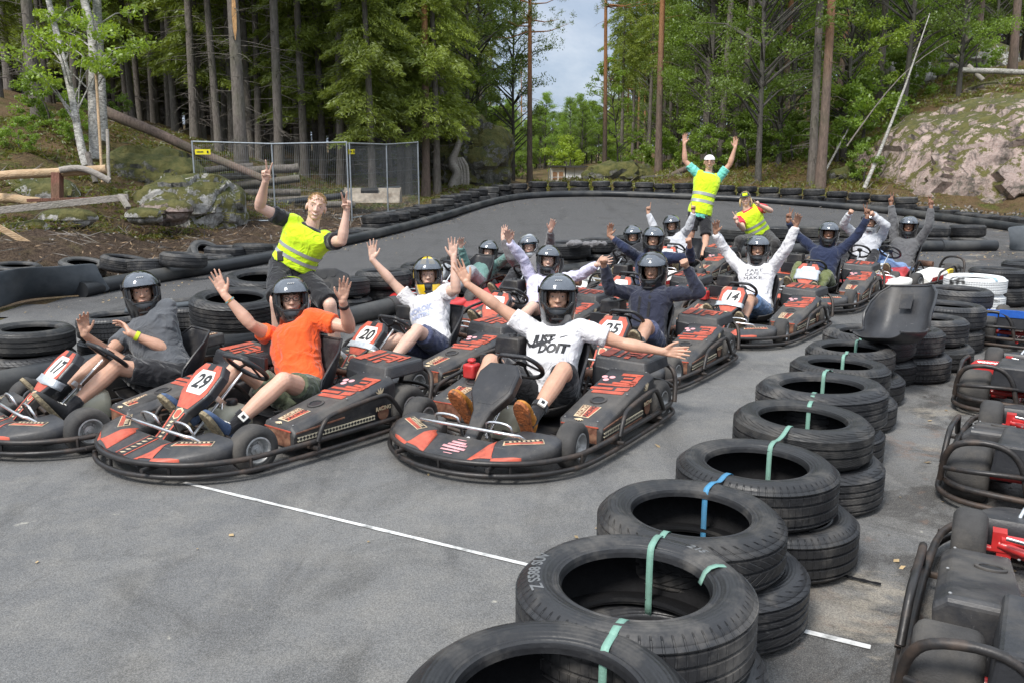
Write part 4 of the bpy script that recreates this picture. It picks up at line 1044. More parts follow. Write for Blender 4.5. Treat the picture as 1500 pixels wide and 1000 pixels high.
def terr(X,Y):
    X=np.asarray(X,float); Y=np.asarray(Y,float); sh=X.shape; x=X.ravel(); y=Y.ravel(); out=np.empty(x.shape)
    for i in range(0,len(x),20000):
        a=x[i:i+20000]; b=y[i:i+20000]
        d=np.hypot(a[:,None]-CP[None,:,0],b[:,None]-CP[None,:,1]); out[i:i+20000]=d@Wt[:n_]+Wt[n_]+Wt[n_+1]*a+Wt[n_+2]*b
    sd=inside_dist(x,y); w=np.clip((sd+1.0)/1.0,0,1); w=w*w*(3-2*w); bh=np.interp(y,gy,gz)
    return (out*(1-w)+bh*w).reshape(sh), sd.reshape(sh)
def th(x,y): return float(terr(np.array([x]),np.array([y]))[0][0])
def tp(px,py):
    D=ray(px,py); ts=np.concatenate([np.arange(2,60,.1),np.arange(60,160,.5)])
    P=np.array([[CAM.x+D.x*t,CAM.y+D.y*t,CAM.z+D.z*t] for t in ts]); h=terr(P[:,0],P[:,1])[0]
    k=np.where(P[:,2]<h)[0]
    k=k[0] if len(k) else len(ts)-1
    return V((P[k,0],P[k,1],h[k]))
xs=np.concatenate([np.arange(-72,-24,3),np.arange(-24,-12,.6),np.arange(-12,20,.2),np.arange(20,34,.7),np.arange(34,100,3)])
ys=np.concatenate([np.arange(-13,9,1.0),np.arange(9,37,.2),np.arange(37,60,1),np.arange(60,150,5)])
GX,GY=np.meshgrid(xs,ys); GZ,SD=terr(GX,GY)
nzv=np.array([noise.noise(V((x*.45,y*.45,0)))*.9+noise.noise(V((x*1.6,y*1.6,3)))*.35+noise.noise(V((x*4.5,y*4.5,7)))*.12 for x,y in zip(GX.ravel(),GY.ravel())]).reshape(GX.shape)
amp=np.clip((-SD-.4)/2.5,0,1)*(1-.85*np.exp(-((GX/np.maximum(GY,1)-.065)/.06)**2)*(GY>27))
GZ=GZ+nzv*amp*.38
GZ=np.where(SD>.15,GZ-.05,GZ)
def grid_mesh(name,GX,GY,GZ,mats,attr=None,mask=None):
    nr,nc=GX.shape; vs=np.stack([GX.ravel(),GY.ravel(),GZ.ravel()],1)
    i=np.arange(nr*nc).reshape(nr,nc); f=np.stack([i[:-1,:-1].ravel(),i[:-1,1:].ravel(),i[1:,1:].ravel(),i[1:,:-1].ravel()],1)
    if mask is not None: f=f[mask[:-1,:-1].ravel()]
    me=bpy.data.meshes.new(name); me.from_pydata(vs.tolist(),[],f.tolist()); me.materials.append(mats)
    me.polygons.foreach_set('use_smooth',[True]*len(me.polygons))
    if attr is not None:
        a=me.attributes.new('soil','FLOAT','POINT'); a.data.foreach_set('value',attr.ravel().astype(np.float32))
    o=bpy.data.objects.new(name,me); COL.objects.link(o); return o
def mixrgb(nt,f,a,b):
    m=N(nt,'ShaderNodeMix',data_type='RGBA')
    for k,v in (('Factor',f),('A',a),('B',b)):
        if isinstance(v,tuple): m.inputs[k].default_value=col4(v)
        elif isinstance(v,float): m.inputs[k].default_value=v
        else: L(nt,v,m.inputs[k])
    return m.outputs['Result']
def noise_f(nt,src,scale,lo,hi,detail=6,rough=.6,dist=0.0):
    n=N(nt,'ShaderNodeTexNoise',inp={'Scale':scale,'Detail':detail,'Roughness':rough,'Distortion':dist}); L(nt,src,n.inputs['Vector'])
    r=N(nt,'ShaderNodeMapRange',inp={'From Min':lo,'From Max':hi}); L(nt,n.outputs['Fac'],r.inputs['Value']); return r.outputs[0],n.outputs['Fac']
# soil / moss / needle litter
m,nt,b=nmat('forest_floor'); tc=N(nt,'ShaderNodeTexCoord').outputs['Object']; at_=N(nt,'ShaderNodeAttribute',attribute_name='soil')
f1,_=noise_f(nt,tc,3.2,.40,.60); f2,_=noise_f(nt,tc,14,.42,.6); f3,_=noise_f(nt,tc,55,.5,.62); f4,_=noise_f(nt,tc,.9,.42,.58)
litter=mixrgb(nt,f2,(.085,.052,.028),(.16,.105,.058)); moss=mixrgb(nt,f2,(.045,.055,.012),(.115,.125,.030)); veg=mixrgb(nt,f1,litter,moss)
dry=mixrgb(nt,f3,(.13,.085,.045),(.22,.16,.09)); veg=mixrgb(nt,f4,veg,dry)
soil=mixrgb(nt,f2,(.034,.022,.015),(.085,.058,.040)); soil=mixrgb(nt,f3,soil,(.12,.085,.06))
sd1,_=noise_f(nt,tc,2.0,.35,.65); ms=N(nt,'ShaderNodeMath',operation='MULTIPLY_ADD',inp={1:.6}); L(nt,sd1,ms.inputs[0])
ad=N(nt,'ShaderNodeMath',operation='SUBTRACT',inp={1:.3}); L(nt,at_.outputs['Fac'],ad.inputs[0]); L(nt,ad.outputs[0],ms.inputs[2]); cl=N(nt,'ShaderNodeClamp'); L(nt,ms.outputs[0],cl.inputs[0])
L(nt,mixrgb(nt,cl.outputs[0],veg,soil),b.inputs['Base Color']); b.inputs['Roughness'].default_value=.95; b.inputs['Specular IOR Level'].default_value=.2
bn=N(nt,'ShaderNodeTexNoise',inp={'Scale':16,'Detail':9,'Roughness':.7}); L(nt,tc,bn.inputs['Vector']); bp=N(nt,'ShaderNodeBump',inp={'Strength':1,'Distance':.09}); L(nt,bn.outputs['Fac'],bp.inputs['Height']); L(nt,bp.outputs[0],b.inputs['Normal'])
M['floor']=m
soilv=np.clip((-SD)/.5,0,1)*np.clip(1-(-SD-4.8)/2.5,0,1)*np.clip((2-GX)/3,0,1)*np.clip((27-GY)/4,0,1)
soilv=np.maximum(soilv,.45*np.clip((-SD)/.5,0,1)*np.clip(1-(-SD-1)/2,0,1)*np.clip((GX-8)/2,0,1))
g=grid_mesh('ground',GX,GY,GZ,M['floor'],soilv); g['kind']='structure'
# asphalt
m,nt,b=nmat('asphalt'); tc=N(nt,'ShaderNodeTexCoord').outputs['Object']
f1,_=noise_f(nt,tc,.55,.38,.64,8,.62,.6); f2,_=noise_f(nt,tc,170,.40,.62,3); f3,_=noise_f(nt,tc,3.5,.45,.7,8,.7); f5,_=noise_f(nt,tc,1.3,.52,.66,8,.7,1.0)
f6,_=noise_f(nt,tc,420,.55,.68,2)
basec=mixrgb(nt,f1,(.120,.121,.123),(.162,.161,.158)); c2=mixrgb(nt,f3,basec,(.185,.179,.168)); 
# newer, darker track towards the back
sep=N(nt,'ShaderNodeSeparateXYZ'); L(nt,tc,sep.inputs[0])
mr=N(nt,'ShaderNodeMapRange',interpolation_type='SMOOTHSTEP',inp={'From Min':7.5,'From Max':10.5,'To Min':0,'To Max':.85}); L(nt,sep.outputs[1],mr.inputs['Value'])
c3=mixrgb(nt,mr.outputs[0],c2,(.058,.058,.062))
c3=mixrgb(nt,f5,c3,mixrgb(nt,.4,c3,(.02,.02,.02)))
# rubber laid down in arcs, sealed cracks, oil and rust by the parked karts
def band(node_scale,rot,dist,lo,hi,prof='SIN'):
    mp=N(nt,'ShaderNodeMapping'); mp.inputs['Rotation'].default_value=(0,0,rot); mp.inputs['Scale'].default_value=(1,.12,1); L(nt,tc,mp.inputs[0])
    n_=N(nt,'ShaderNodeTexNoise',inp={'Scale':node_scale,'Detail':5,'Roughness':.55,'Distortion':dist}); L(nt,mp.outputs[0],n_.inputs['Vector']); r_=N(nt,'ShaderNodeMapRange',inp={'From Min':lo,'From Max':hi,'To Max':.55}); L(nt,n_.outputs['Fac'],r_.inputs['Value']); return r_.outputs[0]
c3=mixrgb(nt,band(2.6,R(-38),.35,.56,.70),c3,mixrgb(nt,.75,c3,(.03,.03,.032)))
c3=mixrgb(nt,band(3.4,R(62),.6,.60,.72),c3,mixrgb(nt,.55,c3,(.03,.03,.032)))
vo=N(nt,'ShaderNodeTexVoronoi',feature='DISTANCE_TO_EDGE',inp={'Scale':.42,'Randomness':1.0}); nd=N(nt,'ShaderNodeTexNoise',inp={'Scale':3.0,'Detail':6}); L(nt,tc,nd.inputs['Vector']); va=N(nt,'ShaderNodeVectorMath',operation='MULTIPLY_ADD'); L(nt,nd.outputs['Color'],va.inputs[0]); va.inputs[1].default_value=(.5,.5,.5); L(nt,tc,va.inputs[2]); L(nt,va.outputs[0],vo.inputs['Vector'])
cr=N(nt,'ShaderNodeMapRange',inp={'From Min':.0008,'From Max':.003,'To Min':.18,'To Max':0}); L(nt,vo.outputs['Distance'],cr.inputs['Value']); c3=mixrgb(nt,cr.outputs[0],c3,(.035,.033,.03))
sx_=N(nt,'ShaderNodeSeparateXYZ'); L(nt,tc,sx_.inputs[0]); ln_=N(nt,'ShaderNodeMath',operation='MULTIPLY_ADD',inp={1:-.59}); L(nt,sx_.outputs[1],ln_.inputs[0]); L(nt,sx_.outputs[0],ln_.inputs[2])
dl=N(nt,'ShaderNodeMapRange',inp={'From Min':-.75,'From Max':-.35,'To Min':0,'To Max':1}); L(nt,ln_.outputs[0],dl.inputs['Value'])
f7,_=noise_f(nt,tc,1.9,.46,.56,8,.7,.8); m7=N(nt,'ShaderNodeMath',operation='MULTIPLY'); L(nt,dl.outputs[0],m7.inputs[0]); L(nt,f7,m7.inputs[1]); c3=mixrgb(nt,m7.outputs[0],c3,mixrgb(nt,.78,c3,(.045,.042,.04)))
f8,_=noise_f(nt,tc,2.7,.56,.66,8,.7,.8); m8=N(nt,'ShaderNodeMath',operation='MULTIPLY'); L(nt,dl.outputs[0],m8.inputs[0]); L(nt,f8,m8.inputs[1]); c3=mixrgb(nt,m8.outputs[0],c3,mixrgb(nt,.55,c3,(.20,.115,.075)))
f9,_=noise_f(nt,tc,1.1,.55,.62,7,.7,.8); m9=N(nt,'ShaderNodeMath',operation='MULTIPLY'); L(nt,dl.outputs[0],m9.inputs[0]); L(nt,f9,m9.inputs[1]); c3=mixrgb(nt,m9.outputs[0],c3,mixrgb(nt,.6,c3,(.34,.30,.24)))
g1=N(nt,'ShaderNodeMapRange',inp={'To Min':.68,'To Max':1.22}); L(nt,f2,g1.inputs['Value']); vm=N(nt,'ShaderNodeVectorMath',operation='SCALE'); L(nt,c3,vm.inputs[0]); L(nt,g1.outputs[0],vm.inputs['Scale'])
vp=N(nt,'ShaderNodeTexVoronoi',inp={'Scale':95,'Randomness':1.0}); L(nt,tc,vp.inputs['Vector']); vq=N(nt,'ShaderNodeMapRange',inp={'From Min':.05,'From Max':.22,'To Min':.45,'To Max':0}); L(nt,vp.outputs['Distance'],vq.inputs['Value']); fz,_=noise_f(nt,tc,9,.42,.6); mz=N(nt,'ShaderNodeMath',operation='MULTIPLY'); L(nt,vq.outputs[0],mz.inputs[0]); L(nt,fz,mz.inputs[1]); dkv=mixrgb(nt,mz.outputs[0],vm.outputs[0],(.03,.03,.03))
fs_,_=noise_f(nt,tc,5.5,.70,.76,4); dkv=mixrgb(nt,fs_,dkv,(.42,.40,.34))
vm=type('o',(),{'outputs':[dkv]})()
c5=mixrgb(nt,f6,vm.outputs[0],mixrgb(nt,.45,vm.outputs[0],(.42,.39,.35)))
L(nt,c5,b.inputs['Base Color']); b.inputs['Roughness'].default_value=.82; b.inputs['Specular IOR Level'].default_value=.35
bn=N(nt,'ShaderNodeTexNoise',inp={'Scale':150,'Detail':4}); L(nt,tc,bn.inputs['Vector']); bp=N(nt,'ShaderNodeBump',inp={'Strength':.55,'Distance':.006}); L(nt,bn.outputs['Fac'],bp.inputs['Height']); L(nt,bp.outputs[0],b.inputs['Normal'])
M['asphalt']=m
ax=np.arange(-14,18.01,.25); ay=np.concatenate([np.arange(-12,9,.5),np.arange(9,30,.25)]); AX,AY=np.meshgrid(ax,ay); AZ=np.interp(AY,gy,gz)+.004; sdA=inside_dist(AX,AY)
a=grid_mesh('track',AX,AY,AZ,M['asphalt'],None,sdA>-.12); a['kind']='structure'
# painted line
M['roadpaint']=mat('road_paint',(.62,.62,.61),.8,var=.2,scale=30,dirt=(.11,.11,.105),dirt_amt=.9)
mb=MB()
def strip(p,q,w):
    n=30
    for i in range(n):
        a_=p.lerp(q,i/n); c_=p.lerp(q,(i+1)/n); d=(q-p).normalized(); s=V((-d.y,d.x,0))
        w1=w*(1+.18*noise.noise(a_*7)); w2=w*(1+.18*noise.noise(c_*7)); o=.008
        mb.add([V((a_.x,a_.y,o))-s*w1,V((a_.x,a_.y,o))+s*w1,V((c_.x,c_.y,o))+s*w2,V((c_.x,c_.y,o))-s*w2],[(0,3,2,1)])
strip(gp(270,708),gp(765,827),.012); strip(gp(1160,922),gp(1275,950),.015)
strip(gp(765,827),gp(880,858),.012)
o=mb.build('painted_line',M['roadpaint'],sharp=180); o['kind']='structure'
# ---------------------------------------------------------------- vegetation
def bark(name,c1,c2,scale=(9,9,2.2),top=None):
    m,nt,b=nmat(name); tc=N(nt,'ShaderNodeTexCoord').outputs['Object']; mp=N(nt,'ShaderNodeMapping'); mp.inputs['Scale'].default_value=scale; L(nt,tc,mp.inputs[0])
    f,_=noise_f(nt,mp.outputs[0],2.2,.35,.65,8,.7); c=mixrgb(nt,f,c1,c2)
    f2,_=noise_f(nt,tc,1.1,.45,.7,5); c=mixrgb(nt,f2,c,mixrgb(nt,.5,c,(.10,.11,.06)))
    if top:
        s=N(nt,'ShaderNodeSeparateXYZ'); L(nt,tc,s.inputs[0]); mr=N(nt,'ShaderNodeMapRange',inp={'From Min':top[0],'From Max':top[1]}); L(nt,s.outputs[2],mr.inputs['Value']); c=mixrgb(nt,mr.outputs[0],c,mixrgb(nt,f,top[2],tuple(x*1.5 for x in top[2])))
    L(nt,c,b.inputs['Base Color']); b.inputs['Roughness'].default_value=.9
    bn=N(nt,'ShaderNodeTexNoise',inp={'Scale':5,'Detail':8}); L(nt,mp.outputs[0],bn.inputs['Vector']); bp=N(nt,'ShaderNodeBump',inp={'Strength':.9,'Distance':.03}); L(nt,bn.outputs['Fac'],bp.inputs['Height']); L(nt,bp.outputs[0],b.inputs['Normal'])
    return m
M['bark_spruce']=bark('spruce_bark',(.085,.072,.062),(.20,.175,.155)); M['bark_pine']=bark('pine_bark',(.09,.065,.055),(.21,.15,.12),top=(3,7,(.30,.14,.06)))
M['bark_dark']=bark('dark_bark',(.045,.04,.036),(.11,.10,.09)); M['bark_birch']=bark('birch_bark',(.10,.09,.08),(.62,.60,.56),(6,6,14))
M['wood_pale']=bark('peeled_wood',(.42,.27,.15),(.60,.44,.28),(3,14,14)); M['wood_grey']=bark('weathered_wood',(.26,.23,.20),(.42,.38,.34),(3,14,14)); M['wood_scar']=bark('torn_wood',(.50,.25,.09),(.62,.38,.18))
M['wood_red']=bark('reddish_timber',(.12,.045,.03),(.22,.10,.07)); M['twig']=bark('dead_twig',(.12,.10,.09),(.25,.22,.20))
def leafmat(name,c,var=.35,tr=.35,yl=(.20,.22,.02)):
    m=bpy.data.materials.new(name); m.use_nodes=True; nt=m.node_tree; nt.nodes.remove(nt.nodes['Principled BSDF']); out=nt.nodes['Material Output']
    tc=N(nt,'ShaderNodeTexCoord').outputs['Object']; f,_=noise_f(nt,tc,1.6,.3,.7,3); f2,_=noise_f(nt,tc,23,.35,.65,2)
    a=mixrgb(nt,f,tuple(x*(1-var) for x in c),tuple(x*(1+var) for x in c)); a=mixrgb(nt,f2,mixrgb(nt,.25,a,yl),a)
    oi=N(nt,'ShaderNodeObjectInfo'); mr=N(nt,'ShaderNodeMapRange',inp={'To Min':.8,'To Max':1.2}); L(nt,oi.outputs['Random'],mr.inputs['Value']); v=N(nt,'ShaderNodeVectorMath',operation='SCALE'); L(nt,a,v.inputs[0]); L(nt,mr.outputs[0],v.inputs['Scale'])
    d=N(nt,'ShaderNodeBsdfDiffuse',inp={'Roughness':.6}); t=N(nt,'ShaderNodeBsdfTranslucent'); L(nt,v.outputs[0],d.inputs[0]); v2=N(nt,'ShaderNodeVectorMath',operation='MULTIPLY'); L(nt,v.outputs[0],v2.inputs[0]); v2.inputs[1].default_value=(1.5,1.5,.6); L(nt,v2.outputs[0],t.inputs[0])
    mx=N(nt,'ShaderNodeMixShader',inp={0:tr}); L(nt,d.outputs[0],mx.inputs[1]); L(nt,t.outputs[0],mx.inputs[2])
    g=N(nt,'ShaderNodeBsdfGlossy',inp={'Roughness':.45}); g.inputs[0].default_value=(.7,.75,.7,1); m2=N(nt,'ShaderNodeMixShader',inp={0:.05}); L(nt,mx.outputs[0],m2.inputs[1]); L(nt,g.outputs[0],m2.inputs[2]); L(nt,m2.outputs[0],out.inputs[0]); return m
M['spruce_green']=leafmat('spruce_needles',(.21,.265,.05)); M['pine_green']=leafmat('pine_needles',(.15,.20,.065)); M['leaf_green']=leafmat('broad_leaves',(.20,.31,.05)); M['leaf_light']=leafmat('light_leaves',(.27,.38,.05)); M['leaf_dark']=leafmat('dark_leaves',(.125,.19,.04)); M['moss_green']=leafmat('undergrowth_leaves',(.15,.165,.035)); M['dry_grass']=leafmat('dry_grass_blades',(.22,.16,.06),yl=(.3,.2,.06)); M['yellow_bush']=leafmat('yellow_green_leaves',(.34,.46,.05))
def quads(C,A,B,name,m,tip=.35):
    """many leaves: centre C, long half axis A, short half axis B (n,3 arrays); kite shaped"""
    n=len(C); v=np.empty((n,4,3)); v[:,0]=C-A; v[:,1]=C-A*.1+B; v[:,2]=C+A; v[:,3]=C-A*.1-B
    me=bpy.data.meshes.new(name); me.vertices.add(n*4); me.vertices.foreach_set('co',v.astype(np.float32).ravel()); me.loops.add(n*4); me.loops.foreach_set('vertex_index',np.arange(n*4,dtype=np.int32)); me.polygons.add(n); me.polygons.foreach_set('loop_start',np.arange(0,n*4,4,dtype=np.int32)); me.update(calc_edges=True); me.validate(); me.materials.append(m); return me
def unit(a): return a/np.maximum(np.linalg.norm(a,axis=1,keepdims=True),1e-9)
def trunk_mesh(seed,H,r0,mt,bend=.3,twigs=0,tw=(1.0,9.0),stubs=0,rtop=.25,tm=None,twl=1.2):
    rr=random.Random(seed); mb=MB(); n=16; pts=[];rad=[]
    bx,by=rr.uniform(-bend,bend),rr.uniform(-bend,bend); ph=rr.uniform(0,6)
    f=lambda t:V((bx*t*t+.06*math.sin(t*7+ph)*t,by*t*t+.06*math.cos(t*6+ph)*t,H*t))
    for i in range(n+1):
        t=i/n; pts.append(f(t)); rad.append(r0*((1-t)*(1-rtop)+rtop)*(1+.35*math.exp(-t*H*2.2)))
    pts[0].z=-.4; mb.tube(pts,rad,12)
    for k in range(twigs):
        z=rr.uniform(*tw); t=z/H; p=f(t); a=rr.uniform(0,2*pi); ln=rr.uniform(.4,1)*twl; q=[p]; d=V((math.cos(a),math.sin(a),rr.uniform(-.25,.15)))
        for j in range(3): d=(d+V((rr.uniform(-.3,.3),rr.uniform(-.3,.3),rr.uniform(-.3,.12)))).normalized(); q.append(q[-1]+d*ln/3)
        mb.tube(q,[.014,.009,.006,.003],4,cap=False)
        for s in range(2):
            j=rr.randint(1,2); e=q[j]+V((rr.uniform(-1,1),rr.uniform(-1,1),rr.uniform(-.8,.2))).normalized()*ln*.3; mb.tube([q[j],e],[.005,.002],3,cap=False)
    return mb.mesh('trunk',mt,True,60),f
def spruce_crown(seed,H,cb,Lmax,f,dens=1.0,m='spruce_green',droop=.55):
    rr=np.random.RandomState(seed); C=[];A=[];B=[]; mb=MB()
    z=cb
    while z<H-.3:
        t=(z-cb)/(H-cb); Lb=Lmax*(1-t)**.75*rr.uniform(.75,1.1)*(.55+.45*min(1,t*5+.3)); nb=rr.randint(4,7)
        for k in range(nb):
            a=rr.uniform(0,2*pi); l=Lb*rr.uniform(.6,1.1); p0=np.array(f(z/H)); d=np.array([math.cos(a),math.sin(a),0.12])
            s=np.linspace(.15,1,max(4,int(l*9*dens)))
            P=p0+np.outer(s*l,d); P[:,2]-=droop*l*s**1.8; P[:,2]+=.12*l*np.maximum(0,s-.75)
            mb.tube([V(p0)]+[V(P[i]) for i in range(0,len(P),3)],.012,3,cap=False)
            side=np.array([-d[1],d[0],0])
            for i,p in enumerate(P):
                w=.42*l**.6*(1.05-s[i])+.10
                for sg in (-1,1):
                    for q in range(2):
                        nn=4
                        tt=rr.uniform(.15,1,nn); c=p+np.outer(tt*w*sg,side)+np.outer(tt*w*.45,d); c[:,2]-=tt*w*rr.uniform(.2,1.3); c+=rr.normal(0,.04,(nn,3))
                        ax=np.tile(side*sg*.7+d*.6+np.array([0,0,-.5]),(nn,1))+rr.normal(0,.35,(nn,3)); ax=unit(ax)*rr.uniform(.06,.12,(nn,1))
                        bx=unit(np.cross(ax,rr.normal(0,1,(nn,3))))*rr.uniform(.014,.026,(nn,1)); C.append(c);A.append(ax);B.append(bx)
        z+=rr.uniform(.22,.42)
    me=quads(np.concatenate(C),np.concatenate(A),np.concatenate(B),'crown',M[m]); return me
def leafy_crown(seed,H,cb,Rr,f,n=11000,m='leaf_green',leaf=.055,clumps=70,flat=.8,mt='bark_dark',squash=1.0,wood=True):
    """limbs plus leaf clumps round their ends"""
    rr=np.random.RandomState(seed); mb=MB(); cs=[]
    for k in range(clumps):
        zz=cb+(H-cb)*rr.uniform(0,1)**.85; t=(zz-cb)/(H-cb); rad=Rr*math.sqrt(max(.05,1-(2*t-.75)**2*.85))*rr.uniform(.45,1.05)
        a=rr.uniform(0,2*pi); base=np.array(f(min(.98,max(.1,(zz-rad*.7*rr.uniform(.6,1))/H)))); e=np.array(f(min(1,zz/H)))*np.array([1,1,0])+np.array([math.cos(a)*rad,math.sin(a)*rad,zz])
        mid=(base+e)/2+np.array([0,0,.12*rad]); 
        if wood: mb.tube([V(base),V(mid),V(e)],[.035*Rr/2,.02*Rr/2,.006],5,cap=False)
        cs.append((e,rr.uniform(.28,.62)*Rr*.36)); cs.append(((mid*.35+e*.65),rr.uniform(.22,.5)*Rr*.33))
    C=[];A=[];B=[]; per=max(8,n//len(cs))
    for c,r in cs:
        k=int(per*rr.uniform(.6,1.4)); d=unit(rr.normal(0,1,(k,3)))*(rr.uniform(.25,1,(k,1))**.6)*r*np.array([1.25,1.25,flat]); C.append(c+d)
        ax=unit(rr.normal(0,1,(k,3))+np.array([0,0,-.3]))*rr.uniform(.7,1.3,(k,1))*leaf; A.append(ax); B.append(unit(np.cross(ax,rr.normal(0,1,(k,3))))*leaf*rr.uniform(.4,.6,(k,1)))
    return quads(np.concatenate(C),np.concatenate(A),np.concatenate(B),'crown',M[m]), (mb.mesh('limbs',M[mt],True,60) if wood else None)
def pine_crown(seed,H,cb,Rr,f,n=11000):
    rr=np.random.RandomState(seed); mb=MB(); C=[];A=[];B=[]
    for k in range(46):
        zz=cb+(H-cb)*rr.uniform(0,1); t=(zz-cb)/(H-cb); l=Rr*(1.05-t*.65)*rr.uniform(.4,1.05); a=rr.uniform(0,2*pi); p=np.array(f(zz/H)); e=p+np.array([math.cos(a)*l,math.sin(a)*l,rr.uniform(-.1,.5)*l]); mid=(p+e)/2+np.array([0,0,-.08*l])
        mb.tube([V(p),V(mid),V(e)],[.045,.025,.008],5,cap=False)
        for q in range(7):
            c=mid+(e-mid)*rr.uniform(.0,1.1)+rr.normal(0,.22,3)*l*.5; kk=n//320; d=unit(rr.normal(0,1,(kk,3))); c2=c+d*rr.uniform(.02,.2,(kk,1)); C.append(c2); ax=unit(d+rr.normal(0,.5,(kk,3))+np.array([0,0,.5]))*.07; A.append(ax); B.append(unit(np.cross(ax,rr.normal(0,1,(kk,3))))*.013)
    return quads(np.concatenate(C),np.concatenate(A),np.concatenate(B),'crown',M['pine_green']), mb.mesh('limbs',M['bark_pine'],True,60)
# ---- tree kinds (mesh sets built once, copied afterwards)
KINDS={}
def kind(name,parts,r0): KINDS[name]=(parts,r0)
for i,(H,cb,Lm,nt_) in enumerate(((17,6.2,2.2,40),(19,7.5,2.3,60),(16,4.6,2.4,34))):
    t,f=trunk_mesh(11+i,H,.15,M['bark_spruce'],.25,nt_,(.8,cb+1)); kind('spruce%d'%i,[('trunk',t),('crown',spruce_crown(20+i,H,cb,Lm,f))],.15)
t,f=trunk_mesh(15,14,.14,M['bark_spruce'],.2,26,(.6,3.2)); kind('spruce_low',[('trunk',t),('crown',spruce_crown(25,14,2.6,2.3,f,1.15))],.14)
t,f=trunk_mesh(16,9,.09,M['bark_spruce'],.1,8,(.4,1.4)); kind('spruce_young',[('trunk',t),('crown',spruce_crown(26,9,.9,1.8,f,1.2))],.09)
t,f=trunk_mesh(17,22,.15,M['bark_spruce'],.3,80,(.8,11),twl=1.4); kind('spruce_bare',[('trunk',t),('crown',spruce_crown(27,22,11,2.2,f,.8))],.15)
for i,(H,cb) in enumerate(((17,7.5),(20,10))):
    t,f=trunk_mesh(31+i,H,.15,M['bark_pine'],.5,12,(3,cb+1),twl=1.0); c,l=pine_crown(33+i,H,cb,2.6,f); kind('pine%d'%i,[('trunk',t),('limbs',l),('crown',c)],.15)
for i,(H,cb,Rr,mm,n) in enumerate(((10,2.2,2.4,'leaf_green',15000),(12,3.0,2.8,'leaf_dark',15000),(8,1.4,2.0,'leaf_light',13000))):
    t,f=trunk_mesh(41+i,H,.11,M['bark_dark'],.5,4,(1,2.5)); c,l=leafy_crown(43+i,H,cb,Rr,f,n,mm); kind('leafy%d'%i,[('trunk',t),('limbs',l),('crown',c)],.11)
t,f=trunk_mesh(51,11,.07,M['bark_birch'],1.2,8,(1,4)); c,l=leafy_crown(52,11,5,1.5,f,5000,'leaf_light',.045,40,mt='bark_birch'); kind('birch',[('trunk',t),('limbs',l),('crown',c)],.07)
t,f=trunk_mesh(53,6,.045,M['bark_dark'],.7,6,(.6,1.6)); c,l=leafy_crown(54,6,1.0,1.5,f,2600,'leaf_green',.06,34); kind('sapling',[('trunk',t),('limbs',l),('crown',c)],.045)
t,f=trunk_mesh(55,1.2,.04,M['bark_dark'],.2,0); c,l=leafy_crown(56,1.7,.15,1.0,f,4200,'leaf_green',.045,40); kind('shrub',[('trunk',t),('crown',c)],.04)
def tree(kd,base,s,rz,label,cat='tree',group=None,name='spruce_tree',lean=(0,0),wide=1.0):
    e=empty(name,base,rot=(lean[0],lean[1],rz)); e.rotation_mode='ZXY'; e.scale=(s*wide,s*wide,s); tag(e,label,cat,group)
    for nm,me in KINDS[kd][0]:
        if me is None: continue
        o=bpy.data.objects.new(nm,me); COL.objects.link(o); o.parent=e
    return e
# ---------------------------------------------------------------- placement: karts
KF={}
def kpos(n,x,y,hd): KF[n]=(V((x,y,base_h(y))),R(hd)); return dict(loc=(x,y,base_h(y)),head=R(hd))
def kw(n,px,py,hd):
    q=gp(px,py,.46); h=R(hd); return kpos(n,q.x-.18*math.cos(h),q.y-.18*math.sin(h),hd)
def kl(n,x,y,z):
    o,h=KF[n]; c,s=math.cos(h),math.sin(h); return V((o.x+x*c-y*s,o.y+x*s+y*c,o.z+z))
def ktilt(y,hd):
    g=(base_h(y+.5)-base_h(y-.5)); return g
GK='rental karts drawn up for the start'
K={}
K[1]=kart('race','17',True,'red','go-kart with number 17 and tape across its panel, at the left edge',**kpos(1,-2.52,5.38,226),group=GK,steer=.1)
K[2]=kart('race','29',False,'red','go-kart with number 29 carrying the racer in the orange shirt',**kpos(2,-1.51,5.03,232),group=GK,steer=-.08)
K[3]=kart('race',None,False,'black','go-kart with plain black front panel carrying the man in the slogan shirt',**kpos(3,.15,5.07,239),redcap=True,group=GK,steer=.05)
K[4]=kart('race','20',True,'red','go-kart with number 20 and silver tape on its panel',**kpos(4,-.80,6.52,231),group=GK,steer=.1)
K[5]=kart('race','25',False,'red','go-kart with number 25 carrying the racer in the navy hoodie',**kpos(5,1.05,6.85,238),group=GK)
K[6]=kart('race','14',True,'red','go-kart with number 14 carrying the racer in the white printed sweater',**kw(6,1088,424,234),redcap=True,group=GK,steer=.15)
K[7]=kart('race',None,True,'taped','go-kart with taped blank panel carrying the bearded racer in navy blue',**kw(7,1192,389,236),group=GK)
K[8]=kart_copy(K[2],**kpos(8,.13,8.15,234),label='go-kart carrying the racer in lavender, just behind the man in the slogan shirt')
K[9]=kart('bare_red',None,False,'red','go-kart without a number panel carrying the racer in the teal jacket',**kpos(9,-.60,10.15,236),group=GK)
K[10]=kart('bare',None,False,'red','go-kart with a chrome frame carrying the racer in the dark coat and silver helmet',**kpos(10,.26,9.85,236),group=GK)
K[11]=kart_copy(K[2],**kpos(11,1.45,9.35,236),label='go-kart carrying the navy sweater racer behind number 25')
K[12]=kart('bare_yellow',None,False,'red','go-kart with yellow trim carrying the racer in black at the back',**kpos(12,1.62,11.2,226),group=GK)
K[13]=kart_copy(K[7],**kpos(13,2.45,12.0,236),label='go-kart carrying the racer in the grey hoodie pointing up')
K[14]=kart_copy(K[9],**kw(14,1258,368,238),label='go-kart carrying the racer in pale grey holding fists above a silver helmet')
K[15]=kart_copy(K[12],**kw(15,1303,369,222),label='go-kart with red and yellow side pod carrying the racer in jeans')
